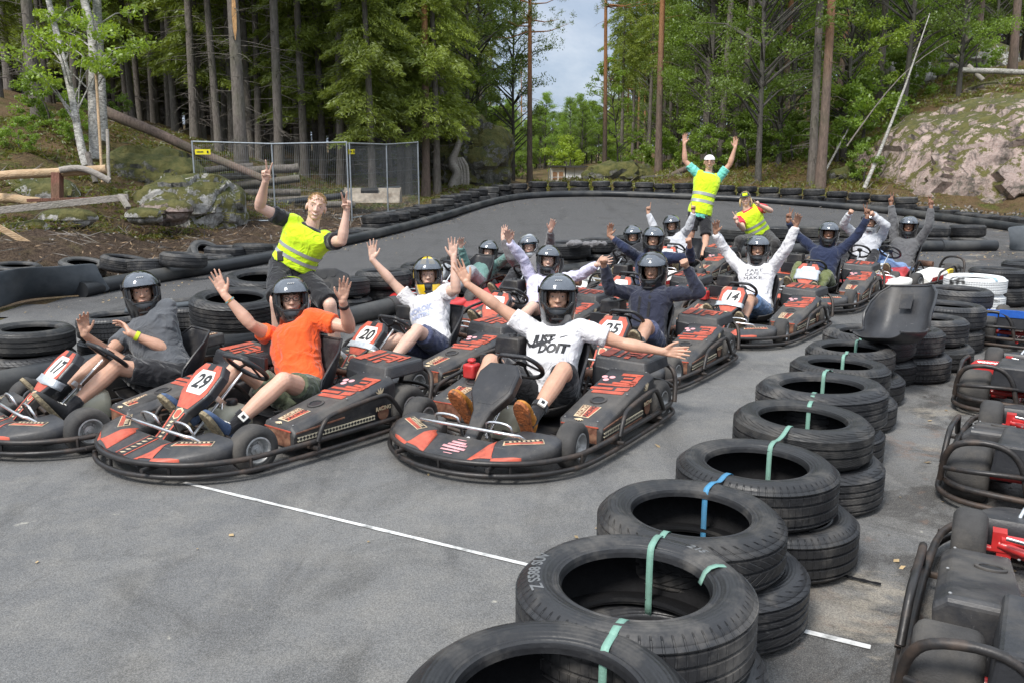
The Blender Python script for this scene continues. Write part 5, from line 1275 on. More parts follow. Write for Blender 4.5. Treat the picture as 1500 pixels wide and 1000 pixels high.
for n in K:
    o,h=KF[n]; g_=math.atan(base_h(o.y+.5)-base_h(o.y-.5)); K[n].rotation_mode='XYZ'
    # lie on the sloping track
    q=Quaternion((1,0,0),g_)@Quaternion((0,0,1),h); K[n].rotation_euler=q.to_euler()
PKL=['go-kart with black covers and red steering arms, nearest of the parked queue','go-kart with black covers, second in the parked queue at the right','go-kart with a red side pod and black cover in the parked queue','go-kart with a blue panel on its rear cover in the parked queue','go-kart at the far end of the parked queue beside the white tyres']
PK=[]
st_=['parked','parked','parked_red','parked_blue','parked']
for i,(px,py) in enumerate([(1328,1062),(1384,722),(1403,590),(1424,498),(1472,436)]):
    hd=[60,57,56,54,52][i]; h=R(hd); q=gp(px,py,.08); lx,ly=-.80,.64
    x=q.x-(lx*math.cos(h)-ly*math.sin(h)); y=q.y-(lx*math.sin(h)+ly*math.cos(h))
    if i in(0,2,3): k_=kart(st_[i],None,False,'black',PKL[i],(x,y,base_h(y)),h,group='parked karts along the right edge')
    else: k_=kart_copy(PK[0],(x,y,base_h(y)),h,PKL[i],'parked karts along the right edge')
    PK.append(k_)

for n in (8,11,13):
    for o in [x for x in bpy.data.objects if x.name.startswith('race_number') and x.parent and x.parent.parent==K[n]]: bpy.data.objects.remove(o)
GPP='racers sitting in the karts'
def pick(C,r,px,py,ref):
    a=sphere_hit(C,r,px,py,True); b=sphere_hit(C,r,px,py,False); return a if (a-ref).length<(b-ref).length else b
def seated(n,label,head,armR,armL,top,bottom,kneeL=None,ankL=None,kneeR=None,ankR=None,face=None,tw=0,**kw):
    k=kw.get('k',1.0); pel=kl(n,-.24,0,.19); o,h=KF[n]; fwd=V((math.cos(h),math.sin(h),0)); left=V((-math.sin(h),math.cos(h),0))
    D=ray(*head); P0=kl(n,-.43,0,0); t=(P0-CAM).dot(fwd)/D.dot(fwd); hd=CAM+D*t
    v=hd-pel; Ln=max(.60*k,min(.72*k,v.length)); hd=pel+v.normalized()*Ln
    # slide back on to the pixel ray at that distance from the hips
    hd=pick(pel,Ln,head[0],head[1],hd)
    lat=(left*math.cos(tw)+fwd*-math.sin(tw))
    fc=CAM if face is None else face
    def leg(s,kn,an):
        hip=pel+left*(s*.088*k); kref=kl(n,.12,s*.20,.42); aref=kl(n,.50,s*.17,.17)
        Kp=pick(hip,.43*k,kn[0],kn[1],kref) if kn else hip+(kref-hip).normalized()*.43*k
        Ap=pick(Kp,.42*k,an[0],an[1],aref) if an else Kp+(aref-Kp).normalized()*.42*k
        if Ap.z<o.z+.09: Ap.z=o.z+.09
        td=(fwd*.55+V((0,0,.8))+left*s*.12); sn=(fwd*.8-V((0,0,.5)))
        return (Kp,Ap,td,sn)
    legs=[leg(-1,kneeR,ankR),leg(1,kneeL,ankL)]
    return person(label,pel,hd,lat,fc,[armR,armL],legs,top=top,bottom=bottom,headup=(hd-pel).normalized()*.6+V((0,0,.4)),**kw)
def A(e,w,f,en=True,wn=True,fn=True,palm='cam',pose='open',push=0):
    return ((e[0],e[1],en),(w[0],w[1],wn),(f[0],f[1],fn),palm,pose,push)
P={}
P[1]=seated(1,'person in a charcoal T-shirt and black helmet clapping in kart 17',(208,430),A((157,518),(124,490),(119,452),pose='relax'),A((243,513),(179,483),(159,446),pose='relax',palm=(-1,-.2,0),push=.17),'charcoal','black',(171,537),(97,602),None,None,sleeve=.6,blen=.8,skin='tan',bands=((1,'hivisband',.012),),vox=.005,tw=.45)
P[2]=seated(2,'person in an orange T-shirt, glasses and black helmet with both hands up',(427,440),A((368,476),(328,431),(309,391)),A((512,481),(502,441),(507,404)),'orange','olive',(415,557),(333,631),None,None,sleeve=.6,blen=.62,skin='fair',glasses=True,shoes=('shoeblue','sole'),bands=((0,'orangeband',.006),(0,'cyanband',.005),(1,'blackink',.011)),vox=.005,ankchip=True)
P[3]=seated(3,'person in a white T-shirt with black slogan spreading both arms wide',(817,437),A((721,444),(677,411),(660,366)),A((938,512),(993,519),(1045,519)),'white','black',(825,542),(778,616),(719,530),None,sleeve=.62,blen=.85,skin='tan',fold=.006,shoes=('shoeorange','soleorange'),vox=.005,belly=.03,k=1.03,ankchip=True)
P[4]=seated(4,'person in a white T-shirt and yellow and black helmet in kart 20',(627,404),A((572,411),(539,373),(545,343)),A((668,425),(664,371),(663,337)),'white','bluepants',(611,484),(566,537),(585,497),None,sleeve=.6,blen=.8,skin='light',helm='yellow',shoes=('shoewhite','sole'),hair='hair_blond',vox=.006)
P[5]=seated(5,'person in a navy hoodie and black helmet raising clenched fists in kart 25',(957,396),A((893,424),(884,388),(883,366),pose='fist'),A((1024,429),(1005,390),(997,371),pose='fist'),'navy','bluepants',(947,477),(936,507),None,None,sleeve=1.93,blen=.8,skin='mid',hood=True,face=V((-1.6,1.5,.6)),vox=.006)
P[6]=seated(6,'smiling person in a white printed sweater and black helmet in kart 14',(1110,366),A((1059,364),(1048,341),(1049,321)),A((1152,364),(1166,331),(1171,311)),'white','denimshort',(1099,438),(1087,476),None,None,sleeve=1.93,blen=.8,skin='mid',smile=True,vox=.0065)
P[7]=seated(7,'bearded person in a navy blue sweater making two victory signs, olive trousers',(1214,343),A((1166,343),(1154,324),(1158,299),pose='v'),A((1260,341),(1271,318),(1270,296),pose='v'),'navy_blue','olivegreen',(1211,403),(1194,430),None,None,sleeve=1.9,blen=1.95,skin='brown',smile=True,vox=.0065,beard=True)
P[8]=seated(8,'smiling person in a lavender sweater and black helmet with arms stretched out',(803,382),A((765,379),(746,354),(741,334)),A((853,402),(874,388),(899,379)),'lavender','black',(780,449),None,None,None,sleeve=1.95,blen=.7,skin='light',smile=True,vox=.0065)
P[9]=seated(9,'person in a teal jacket and black helmet at the left of the back row',(715,370),A((681,385),(675,361),(675,346)),A((746,374),(750,352),(748,336)),'teal','greytrouser',None,None,None,None,sleeve=1.93,blen=1.95,skin='light',shoes=('shoewhite','shoewhite'),vox=.007)
P[10]=seated(10,'person in a dark grey coat and silver helmet with both arms raised',(775,362),A((748,378),(735,346),(740,325)),A((806,358),(806,338),(812,320)),'greycoat','black',None,None,None,None,sleeve=1.93,blen=1.95,skin='light',helm='silver',mask=True,vox=.007)
P[11]=seated(11,'person in a navy sweater and black helmet waving behind the navy hoodie',(957,352),A((917,365),(892,345),(895,325)),A((1013,379),(1010,357),(1006,341),pose='fist'),'navy_blue','black',None,None,None,None,sleeve=1.75,blen=.8,skin='mid',vox=.007)
P[12]=seated(12,'person all in black with a black helmet sitting low at the back',(927,347),A((908,372),(903,388),(900,395),pose='relax'),A((945,375),(950,390),(952,396),pose='relax'),'black','black',None,None,None,None,sleeve=1.95,blen=1.95,skin='mid',mask=True,vox=.008)
P[13]=seated(13,'person in a light grey hoodie and dark visor pointing both fingers up',(984,331),A((953,326),(948,309),(950,289),pose='point'),A((1009,334),(1016,311),(1016,292),pose='point'),'lightgrey','black',None,None,None,None,sleeve=1.93,blen=1.95,skin='mid',visor='visordark',hood=True,vox=.0075)
P[14]=seated(14,'person in a pale grey hoodie and silver helmet with fists joined overhead',(1275,326),A((1236,329),(1245,312),(1251,304),pose='fist'),A((1298,331),(1279,315),(1271,307),pose='fist'),'lightgrey','black',None,None,None,None,sleeve=1.93,blen=1.95,skin='mid',helm='silver',vox=.0075)
P[15]=seated(15,'person in a dark grey sweater and pale jeans making two victory signs',(1331,333),A((1308,320),(1305,299),(1304,279),pose='v'),A((1361,331),(1364,301),(1365,275),pose='v'),'heather','jeans',(1292,388),None,None,None,sleeve=1.93,blen=1.95,skin='brown',vox=.0075)
# ---- marshals on foot
def vest(info,t0=.06,t1=.97,bands=(.22,.40)):
    pel,Nk,lat,k,O=info['pel'],info['Nk'],info['lat'],info['k'],info['O']
    rg=torso_rings(pel,Nk,lat,k,.024,t0,t1)[0]; mb=MB(); mb.loft([[p-O for p in r] for r in rg])
    for s in (-1,1):
        c=Nk+lat*(s*.13*k)-info['u']*.045-O; limb(mb,[c,Nk+lat*(s*.165*k)-info['u']*.055*k-O],[.072,.074],12)
    v=link('hi_vis_vest',remesh(mb,.009,2,.006,6),CL['hivis'],info['root'])
    for b in bands:
        rg=torso_rings(pel,Nk,lat,k,.031,b,b+.075)[0][::3]; mb=MB(); mb.loft([[p-O for p in r] for r in rg],cap=False); mb.build('reflective_band',M['reflective'],v,sharp=180)
    return v
def hair_cap(info,m,r=(.082,.102,.088),c=(0,-.022,.042),long=0,n=260):
    q,Mx,k=info['q'],info['Mx'],info['k']; mb=MB(); rr=random.Random(3)
    mb.sphere(q(*c),tuple(x*k for x in r),20,12,Mx)
    if long:
        for s in (-1,1):
            for j in range(5): mb.tube([q(s*.07,.01-.025*j,.02),q(s*.088,.012-.025*j,-.04),q(s*.085,.02-.028*j,-.10)],[.016,.018,.008],6)
    # tufts
    for i in range(n):
        a=rr.uniform(0,2*pi); e=rr.uniform(.15,1.5); p=V((math.cos(a)*math.cos(e)*r[0],math.sin(a)*math.cos(e)*r[1],math.sin(e)*r[2])); t=V((rr.uniform(-.4,.4),rr.uniform(.1,.7),rr.uniform(0,.4)))*.02
        mb.tube([q(*(V(c)+p*.97)),q(*(V(c)+p*1.03+t*.5)),q(*(V(c)+p*1.04+t))],[.004,.003,.001],3,cap=False)
    return mb.build('hair',M[m],info['root'],sharp=180)
def cap(info,m,back=False,front=None):
    q,Mx,k=info['q'],info['Mx'],info['k']; mb=MB(); rings=[]
    for j in range(7):
        e=j/6*1.45; rings.append([q(.084*math.cos(e)*math.cos(a),-.010+.104*math.cos(e)*math.sin(a),.048+.078*math.sin(e)) for a in [2*pi*i/24 for i in range(24)]])
    mb.loft(rings); sg=-1 if back else 1; c=mb.build('cap',m,info['root'],sharp=60)
    mb=MB(); mb.loft([[q(.075*math.cos(a)*(1-.15*j),-.010+sg*(.085+.045*j)*1.0*abs(math.sin(a))**.6 if math.sin(a)>=0 else 0,.048-.006*j) for a in [pi*i/10 for i in range(11)]] for j in range(3)],cap=False)
    bm_=MB(); pts=[(.078,.05),(.072,.10),(.05,.145),(0,.165),(-.05,.145),(-.072,.10),(-.078,.05)]
    up_=[q(x,sg*y-.01,.058-(.012 if y>.1 else 0)) for x,y in pts]; lo_=[p-(q(0,0,.006)-q(0,0,0)) for p in up_]; n=len(up_)
    bm_.add(lo_+up_,[tuple(range(n-1,-1,-1)),tuple(range(n,2*n))]+[(i,(i+1)%n,n+(i+1)%n,n+i) for i in range(n)]); bm_.build('cap_peak',m,c)
    if front: 
        b=MB(); b.box(q(0,.093,.082),(.075,.012,.045),Mx@Matrix.Rotation(.35,3,'X')); b.build('cap_badge',front,c,bevel=.003)
    return c
GM='marshals in yellow vests'
def foot(px,py): return gp(px,py,.09)
# left marshal leaning between the barrier and kart 29
H1=at(463,305,6.35); L1=at(428,392,6.45)
kn=[pick(L1+V((-.09,0,0)),.44,405,440,at(405,440,6.1)),pick(L1+V((.09,0,0)),.44,483,446,at(483,446,6.1))]
an=[V((kn[0].x-.03,kn[0].y+.20,.09)),V((kn[1].x+.02,kn[1].y+.16,.09))]
P['a']=person('marshal in a black T-shirt and yellow vest leaning with two victory signs',L1,H1,V((.93,.12,-.34)),CAM,[A((380,304),(389,266),(390,234),pose='v'),A((501,354),(508,308),(508,279),pose='v')],[(kn[0],an[0],V((0,-1,0)),V((0,0,-1))),(kn[1],an[1],V((.2,-1,0)),V((0,0,-1)))],standing=True,top='black',bottom='black',sleeve=.6,blen=.95,skin='light',helm=None,smile=True,group=GM,headup=V((.38,0,.9)),vox=.0045,k=.94,hair='hair_blond')
vest(P['a']); hair_cap(P['a'],'hair_blond',(.077,.096,.080),(0,-.024,.040),n=420)
b=MB(); b.box(P['a']['pel']+V((-.05,-.13,.10))-P['a']['O'],(.05,.03,.08)); b.build('radio',M['blackplastic'],P['a']['root'],bevel=.008)
# marshal standing with both arms up
zc2=13.3; H2=at(1039,239,zc2); L2=at(1025,312,zc2+.05); f2=base_h(L2.y)
P['b']=person('tall marshal in a yellow vest and white cap standing with both arms raised',L2,H2,V((1,.12,0)),CAM,[A((1003,236),(1002,205),(1004,187)),A((1070,240),(1077,216),(1078,199))],[(V((L2.x-.13,L2.y-.03,f2+.5)),V((L2.x-.17,L2.y+.03,f2+.09)),V((-.2,-1,0)),V((0,0,-1))),(at(1034,350,zc2-.05),foot(1027,387),V((.2,-1,0)),V((0,0,-1)))],standing=True,top='mint',bottom='black',sleeve=.7,blen=.85,skin='tan',helm=None,smile=True,group=GM,vox=.0065,k=1.04,glasses=True,headup=V((.05,0,1)))
vest(P['b'],-.05); cap(P['b'],CL['whitecap'],True)
# squatting marshal
zc3=12.9; H3=at(1092,293,zc3); L3=at(1112,345,zc3+.15); f3=base_h(L3.y)
k3=[at(1083,352,zc3-.28),at(1136,356,zc3-.25)]; a3=[V((k3[0].x-.02,k3[0].y+.12,f3+.09)),V((k3[1].x+.05,k3[1].y+.12,f3+.09))]
P['c']=person('fair-haired marshal in a red shirt, yellow vest and black cap squatting down',L3,H3,V((.95,.1,.14)),CAM,[A((1089,336),(1080,326),(1073,310),pose='v'),A((1129,309),(1112,301),(1103,292),pose='v')],[(k3[0],a3[0],V((-.2,-1,0)),V((0,0,-1))),(k3[1],a3[1],V((.3,-1,0)),V((0,0,-1)))],standing=True,top='red',bottom='darkgrey',sleeve=.6,blen=1.9,skin='light',helm=None,smile=True,group=GM,vox=.0065,hair='hair_fair',headup=V((-.25,0,1)))
vest(P['c']); hair_cap(P['c'],'hair_fair',long=1,n=60); cap(P['c'],CL['black'],False,CL['hivis'])
# ---- prints on the clothes
SW=[(-.50,.10),(-.43,.02),(-.33,-.045),(-.2,-.06),(-.05,-.035),(.55,.14),(0,.02),(-.18,-.0),(-.30,.0),(-.37,.03),(-.42,.07)]
me=bpy.data.meshes.new('s'); me.from_pydata([(x*.34,y*.50,0) for x,y in SW],[],[(0,1,10),(1,2,9,10),(2,3,8,9),(3,4,7,8),(4,5,6,7)])
i3=P[3]
drape_text(i3,me,M['blackink'],.2,(-.01,.63),'swoosh_print')
drape_text(i3,'JUST',M['blackink'],.078,(-.02,.685),'slogan_print',.15,.95,.005)
drape_text(i3,'DOIT',M['blackink'],.085,(.055,.55),'slogan_print',.15,.92,.005)
i6=P[6]
M['greyink']=mat('grey_print',(.07,.07,.08),.7)
drape_text(i6,'FAKE',M['greyink'],.052,(.02,.78),'slogan_print',0,1.5,0); drape_text(i6,'CAFE',M['greyink'],.05,(-.005,.70),'slogan_print',0,1.35,0); drape_text(i6,'MAKE',M['greyink'],.052,(.0,.615),'slogan_print',0,1.5,0)
M['faintink']=mat('faded_blue_print',(.42,.46,.62),.8,var=.3,scale=60)
i4=P[4]; drape_text(i4,'NOROK',M['faintink'],.06,(0,.62),'faded_print',0,1.1,.003); drape_text(i4,'NASTEN',M['faintink'],.045,(0,.52),'faded_print',0,1.1,.003)
i5=P[5]
for x in (-.045,.045):
    me=bpy.data.meshes.new('s'); me.from_pydata([(x-.012,-.13,0),(x+.012,-.13,0),(x+.012,.13,0),(x-.012,.13,0)],[],[(0,1,2,3)]); drape_text(i5,me,CL['black'],.15,(0,.66),'dark_stripe')
# ---------------------------------------------------------------- foreground tyre wall
FG=[(803,1018,'nearest',2,1.04,.0),(930,850,'second',0,1.04,.0),(1011,748,'third',1,1.0,.02),(1108,676,'fourth',0,1.0,0),(1175,610,'fifth',3,1.0,.03),(1204,563,'sixth',2,1.08,.05),(1230,533,'seventh',0,.96,.02),(1246,509,'eighth',1,.95,.02),(1274,485,'ninth',1,1.04,.02),(1324,482,'tenth',0,.93,0),(1357,466,'eleventh',2,1.0,.03),(1388,447,'twelfth',0,1.02,.02),(1402,424,'thirteenth',1,1.06,.02),(1429,406,'white',5,1.02,0),(1463,395,'dark far',0,1.0,0),(1510,384,'last',2,1.0,0)]
PAINT={2:'ribbed','0':''}
FC=[]
LK=['greyed wide tyre','tyre with lettering on its sidewall','tyre with worn shoulder','plain ribbed tyre','tyre with arrow tread','squashed round-shouldered tyre','smaller tyre','smaller scuffed tyre','blocky-shouldered tyre','slim tyre','heavy tyre','heavy ribbed tyre','large dark tyre','white-painted tyre','dark tyre','dark tyre at the frame edge']
for i,(px,py,nm,kd,s,ov) in enumerate(FG):
    W=TYW[kd]*s; kb=[4,2,2,0,2,0,1,1,1,0,3,0,2,5,2,0][i]; Wb=TYW[kb]
    q=gp(px,py,W+Wb-.01); z0=base_h(q.y); dx=[.02,.05,.10,.09,.07,.03,.03,.05,.06,.05,.06,.0,.05,.01,.03,0][i]
    who='%s stack of the foreground tyre wall'%nm if i<13 else ('white stack at the far end of the foreground tyre wall' if i==13 else '%s stack beyond the white tyres'%('next' if i==14 else 'edge'))
    tyre(kb,(q.x+dx,q.y+rnd.uniform(-.02,.03),z0+.002),'lower tyre of the '+who,'tyres of the wall between the kart queues',s=1.0)
    t=tyre(kd,(q.x,q.y,z0+Wb+.004),'%s on top of the %s'%(LK[i],who.replace(' of the foreground tyre wall',' of the foreground wall')),'tyres of the wall between the kart queues',s=s,rot=(rnd.uniform(-.02,.02),rnd.uniform(-.015,.015),rnd.uniform(0,6.28) if i!=1 else 0),oval=ov)
    FC.append((V((q.x,q.y,z0+Wb+.004)),W,s,t))
# moulded lettering on the second tyre
def ring_text(t, txt, rad, ang, size, m, z):
    me=text_mesh(txt,size,0,.0006,.001)
    for v in me.vertices:
        a=ang-v.co.x/rad; r=rad+v.co.y; v.co=V((r*math.cos(a),r*math.sin(a),z-abs(r-.268)*.16+v.co.z+.0012))
    me.materials.clear(); me.materials.append(m); o=bpy.data.objects.new('sidewall_lettering',me); COL.objects.link(o); o.parent=t; return o
M['mould']=mat('moulded_letters',(.14,.145,.15),.6,var=.2)
ring_text(FC[1][3],'Z S588 SUV',.278,R(172),.046,M['mould'],.2095); ring_text(FC[1][3],'215',.278,R(40),.042,M['mould'],.2095)
M['strapgreen']=mat('green_strap',(.19,.36,.29),.5,var=.12,bump=.2,bscale=200,dirt=(.12,.14,.12),dirt_amt=.3); M['strapblue']=mat('blue_strap',(.06,.24,.42),.5,var=.12,bump=.2,bscale=200,dirt=(.1,.12,.14),dirt_amt=.3); M['strappale']=mat('pale_strap',(.35,.52,.62),.5,var=.1)
def ribbon(pts,w,name,m,side,parent=None):
    pts=[V(p) for p in pts]; mb=MB(); vs=[]
    for p in pts: vs+= [p-side*w/2,p+side*w/2]
    n=len(pts); mb.add(vs,[(2*i,2*i+1,2*i+3,2*i+2) for i in range(n-1)]); o=mb.build(name,m,parent,sharp=180); s=o.modifiers.new('t','SOLIDIFY'); s.thickness=.0016; s.offset=0; return o
SN=['nearest and second','second and third','third and fourth','fourth and fifth','fifth and sixth','sixth and seventh','seventh and eighth','eighth and ninth']
for i in range(8):
    c,W,s,_=FC[i]; c2,W2,s2,_=FC[i+1]; d=(c2-c); d.z=0; D=d.length; d.normalize(); side=V((-d.y,d.x,0)); 
    # shift toward where the photograph shows the band crossing
    off=side*[-.05,.02,.03,0,.0,.02,.0,.0][i]
    r1=.205*s; r2=.33*s; top=c.z+W; 
    pts=[c+off+d*(r1-.002)+V((0,0,-.24+W)),c+off+d*(r1-.004)+V((0,0,-.05+W)),c+off+d*(r1+.004)+V((0,0,W-.006)),c+off+d*(r1+.03)+V((0,0,W+.001)),c+off+d*(r1+.07)+V((0,0,W+.004)),c+off+d*(r2-.02)+V((0,0,W-.006)),c+off+d*(D*.5+.0)+V((0,0,W-.012))]
    t2=c2.z+W2-c.z
    pts+=[c+off+d*(D-.31*s2)+V((0,0,t2-.006)),c+off+d*(D-.27*s2)+V((0,0,t2+.003)),c+off+d*(D-.215*s2)+V((0,0,t2-.004)),c+off+d*(D-.200*s2)+V((0,0,t2-.03)),c+off+d*(D-.200*s2)+V((0,0,t2-.22))]
    st=ribbon(smoothpath(pts,1),.021,'strap',M['strapblue'] if i==2 else M['strapgreen'],side)
    tag(st,('bright blue' if i==2 else 'green')+' plastic strap tying the %s stacks of the foreground tyre wall'%SN[i],'strap','straps tying the tyre stacks')
c,W,s,_=FC[1]; d=V((math.cos(.25),math.sin(.25),0)); sd=V((-d.y,d.x,0)); st=ribbon(smoothpath([c+d*.205+V((0,0,W-.05)),c+d*.225+V((0,0,W-.004)),c+d*.27+V((0,0,W+.004)),c+d*.325+V((0,0,W-.02)),c+d*.345+V((0,0,W-.07)),c+d*.35+V((0,0,W-.2))],1),.02,'strap',M['strapgreen'],sd); tag(st,'green strap looped over the right side of the second tyre stack','strap','straps tying the tyre stacks')
c,W,s,_=FC[13]; d=V((.2,-1,0)).normalized(); st=ribbon([c+d*-.1+V((0,0,W+.02)),c+d*.22+V((0,0,W+.006)),c+d*.30+V((0,0,W+.004)),c+d*.335+V((0,0,W-.03))],.03,'strap',M['strappale'],V((1,.2,0))); tag(st,'pale blue strap lying across the white-painted tyre','strap','straps tying the tyre stacks')
b=MB(); pz=smoothpath([gp(1200,833)+V((0,0,.012)),gp(1225,846)+V((0,0,.02)),gp(1250,850)+V((0,0,.012)),gp(1290,860)+V((0,0,.015))],2); b.tube(pz,[.006+.005*abs(math.sin(i*1.3)) for i in range(len(pz))],5,flat=.4); o=b.build('torn_strip',M['inner']); tag(o,'torn black rubber strip on the asphalt by the fourth tyre stack','strip')
# kart seat lying on the wall
sroot=empty('kart_seat',(0,0,0)); tag(sroot,'grey-black plastic kart seat lying loose on top of the tyre wall','seat')
so_=seat_obj(sroot,name='seat_shell',m='coverplastic'); so_.scale=(1.05,1.12,.92)
q=at(1306,470,5.95); sroot.location=(q.x,q.y,.415); sroot.rotation_euler=(0.10,-.10,R(222)); so_.location=(.12,0,-.08)
b=MB(); b.box((-.27,0,.30),(.006,.09,.12),Matrix.Rotation(-.35,3,'Y')); b.build('seat_label',M['blackplastic'],sroot,bevel=.002)
# ---------------------------------------------------------------- pipes and barrier tyres
M['pipe']=mat('black_pipe',(.022,.024,.027),.38,var=.25,scale=3,bump=.06,bscale=20,dirt=(.20,.19,.17),dirt_amt=.35)
def pipe_mesh(pts,r,name,label):
    P_=resample(smoothpath(pts,3),.25); mb=MB(); mb.tube(P_,r,20); o=mb.build(name,M['pipe'],sharp=60)
    j=MB()
    for k in range(18,len(P_)-2,24):
        d=(P_[k+1]-P_[k]).normalized(); j.tube([P_[k]-d*.06,P_[k]+d*.06],r+.012,20)
    j.build('pipe_joint',M['pipe'],o,sharp=60); tag(o,label,'pipe','black pipes along the track'); return P_
OP=pipe_mesh([gp(x,y,.1)+V((0,0,.0)) for x,y in OUT_PIPE[2:]],.10,'barrier_pipe','long black plastic pipe curving along the outer edge of the track')
IN_L=[(-40,572),(0,562),(60,549),(160,532),(301,508),(385,494),(535,458),(590,444),(640,433),(740,413),(830,397),(940,383),(1053,372),(1100,368)]
IN_R=[(1060,371),(1140,366),(1220,363),(1300,361.5),(1367,361),(1473,360)]
IPL=pipe_mesh([gp(x,y,.1) for x,y in IN_L],.10,'barrier_pipe','black pipe lying behind the karts at left and centre, inside the bend')
IPR=pipe_mesh([gp(x,y,.1)+V((0,.02,0)) for x,y in IN_R],.10,'barrier_pipe','straight black pipe behind the karts at the right, ending at the rubber mat')
def tyre_row(path,off,step,start,stop,levels,fmt,group,kinds,flip=1,s=1.0,up=None):
    P2=resample(path,.05); acc=0; n=0; k=0; last=None
    seg=[]
    for i in range(len(P2)-1):
        if last is None or (P2[i]-last).length>=step:
            d=(P2[min(i+3,len(P2)-1)]-P2[max(i-3,0)]); d.z=0; d.normalize(); sd=V((-d.y,d.x,0))*flip; c=P2[i]+sd*off; px,py=proj(c)
            last=P2[i]
            if start<=px<=stop: seg.append((c,px))
    for i,(c,px) in enumerate(seg):
        lv=levels(px); z=base_h(c.y)+(up(px) if up else 0)
        for l in range(lv):
            kd=kinds[(i*3+l*2+int(rnd.random()*3))%len(kinds)]; ss=s*rnd.uniform(.95,1.04)
            lab=fmt(i,l,lv); tyre(kd,(c.x+rnd.uniform(-.03,.03),c.y+rnd.uniform(-.03,.03),z),lab,group,s=ss,rot=(rnd.uniform(-.04,.04),rnd.uniform(-.04,.04),rnd.uniform(0,6)))
            z+=TYW[kd]*ss+.003
    return seg
def lab_outer(i,l,lv):
    pos='upper ' if (lv==2 and l==1) else ('lower ' if lv==2 else '')
    return '%styre behind the outer pipe, %s from the left end of the bend'%(pos,ordn(i))
tyre_row(OP,.44,.60,380,1560,lambda px:2 if px<1330 and px>540 else 1,lab_outer,'tyres along the outer barrier',[0,1,2,3,4],1,.95,up=lambda px:.07 if 640<px else 0)
# loose tyres at the left start of the outer barrier
for (px,py,zz,kd,rx,lab) in ((268,381,.28,1,(.05,.08),'tyre lying on two others beside the outer pipe, left of the row'),(300,374,.14,4,(.75,.1),'grey tyre propped on edge beside the outer pipe'),(330,371,.18,0,(.03,0),'ribbed tyre next to the propped grey tyre'),(370,366,.2,3,(0,.04),'tyre right of the ribbed tyre, at the foot of the fence'),(180,388,.16,2,(.12,.1),'flat tyre partly behind the rubber mat, farther left one'),(222,392,.16,0,(-.1,.12),'flat tyre tilted against the pipe, right of the mat'),(310,385,.1,2,(0,0),'tyre half hidden below the propped grey tyre'),(120,392,.1,4,(.2,0),'pale worn tyre half buried behind the rubber mat'),(25,398,.1,0,(.1,0),'tyre behind the left end of the rubber mat')):
    q=gp(px,py,zz); tyre(kd,(q.x,q.y,q.z-.1),lab,'loose tyres by the outer pipe',rot=(rx[0],rx[1],1.0),s=1.0)
def lab_in(i,l,lv): return '%s tyre of the inner barrier, %s stack from the left'%(['bottom','upper','top'][l if lv<3 else l],ordn(i))
tyre_row(IPL,.50,.69,-60,1010,lambda px:2,lab_in,'tyres along the inner barrier',[0,2,1,0,3],1,1.02)
def lab_in2(i,l,lv): return '%s tyre behind the straight right-hand pipe, %s stack from the left'%(['bottom','upper'][l],ordn(i))
tyre_row(IPR,.46,.70,1075,1470,lambda px:2,lab_in2,'tyres behind the right-hand pipe',[0,2,0,4,1],1,1.05)
# big loose tyres on the inner barrier at left
for (px,py,zz,lab) in ((345,457,.5,'big tyre lying on the inner barrier behind the orange shirt'),(385,425,.55,'big dark tyre behind the marshal with the black T-shirt')):
    q=gp(px,py,zz); tyre(2,(q.x,q.y,q.z-.1),lab,'tyres along the inner barrier',s=1.1,rot=(.1,.05,0))
# rubber mats
M['matrub']=mat('rubber_mat',(.045,.055,.065),.5,var=.35,scale=2.2,bump=.3,bscale=9,dirt=(.22,.23,.24),dirt_amt=.45)
def mat_sheet(base,top,label):
    """rubber sheet leaning on the tyres: base points on the asphalt, top points above"""
    n=len(base); mb=MB(); vs=[];m=5
    for i in range(n):
        for j in range(m+1):
            t=j/m; p=base[i].lerp(top[i],t)+V((0,-.06*math.sin(pi*t),.03*noise.noise(base[i]*2+V((0,0,t*2))))); vs.append(p)
    mb.add(vs,[(i*(m+1)+j,(i+1)*(m+1)+j,(i+1)*(m+1)+j+1,i*(m+1)+j+1) for i in range(n-1) for j in range(m)])
    o=mb.build('rubber_mat',M['matrub'],sharp=180); s=o.modifiers.new('t','SOLIDIFY'); s.thickness=.014; sb=o.modifiers.new('s','SUBSURF'); sb.levels=1; sb.render_levels=2; tag(o,label,'rubber mat','rubber mats on the barrier')
mat_sheet([gp(x,y,.01) for x,y in ((-40,462),(0,452),(30,443),(60,438),(110,434),(168,428))],[gp(x,y,h) for x,y,h in ((-40,402,.48),(0,397,.46),(30,391,.5),(60,390,.46),(110,388,.44),(142,385,.42))],'long dark rubber mat leaning on the outer barrier at the left edge')
mat_sheet([gp(x,y,.01) for x,y in ((1477,368),(1500,368),(1530,368),(1580,366))],[gp(x,y,h) for x,y,h in ((1474,332,.46),(1500,331,.46),(1530,331,.46),(1580,329,.46))],'dark rubber mat over the inner barrier at the right edge')
# rubber belts lying over the inner barrier
def belt(pts,w,lab):
    P_=[V(p) for p in pts]; o=ribbon(smoothpath(P_,2),w,'rubber_belt',M['matrub'],V((0,.6,.8)).normalized()); o.modifiers[0].thickness=.012; tag(o,lab,'rubber belt')
belt([gp(183,455,.42),gp(260,447,.46),gp(330,440,.45),gp(375,420,.55),gp(410,412,.6)],.05,'narrow rubber belt draped over the inner barrier behind kart 29')
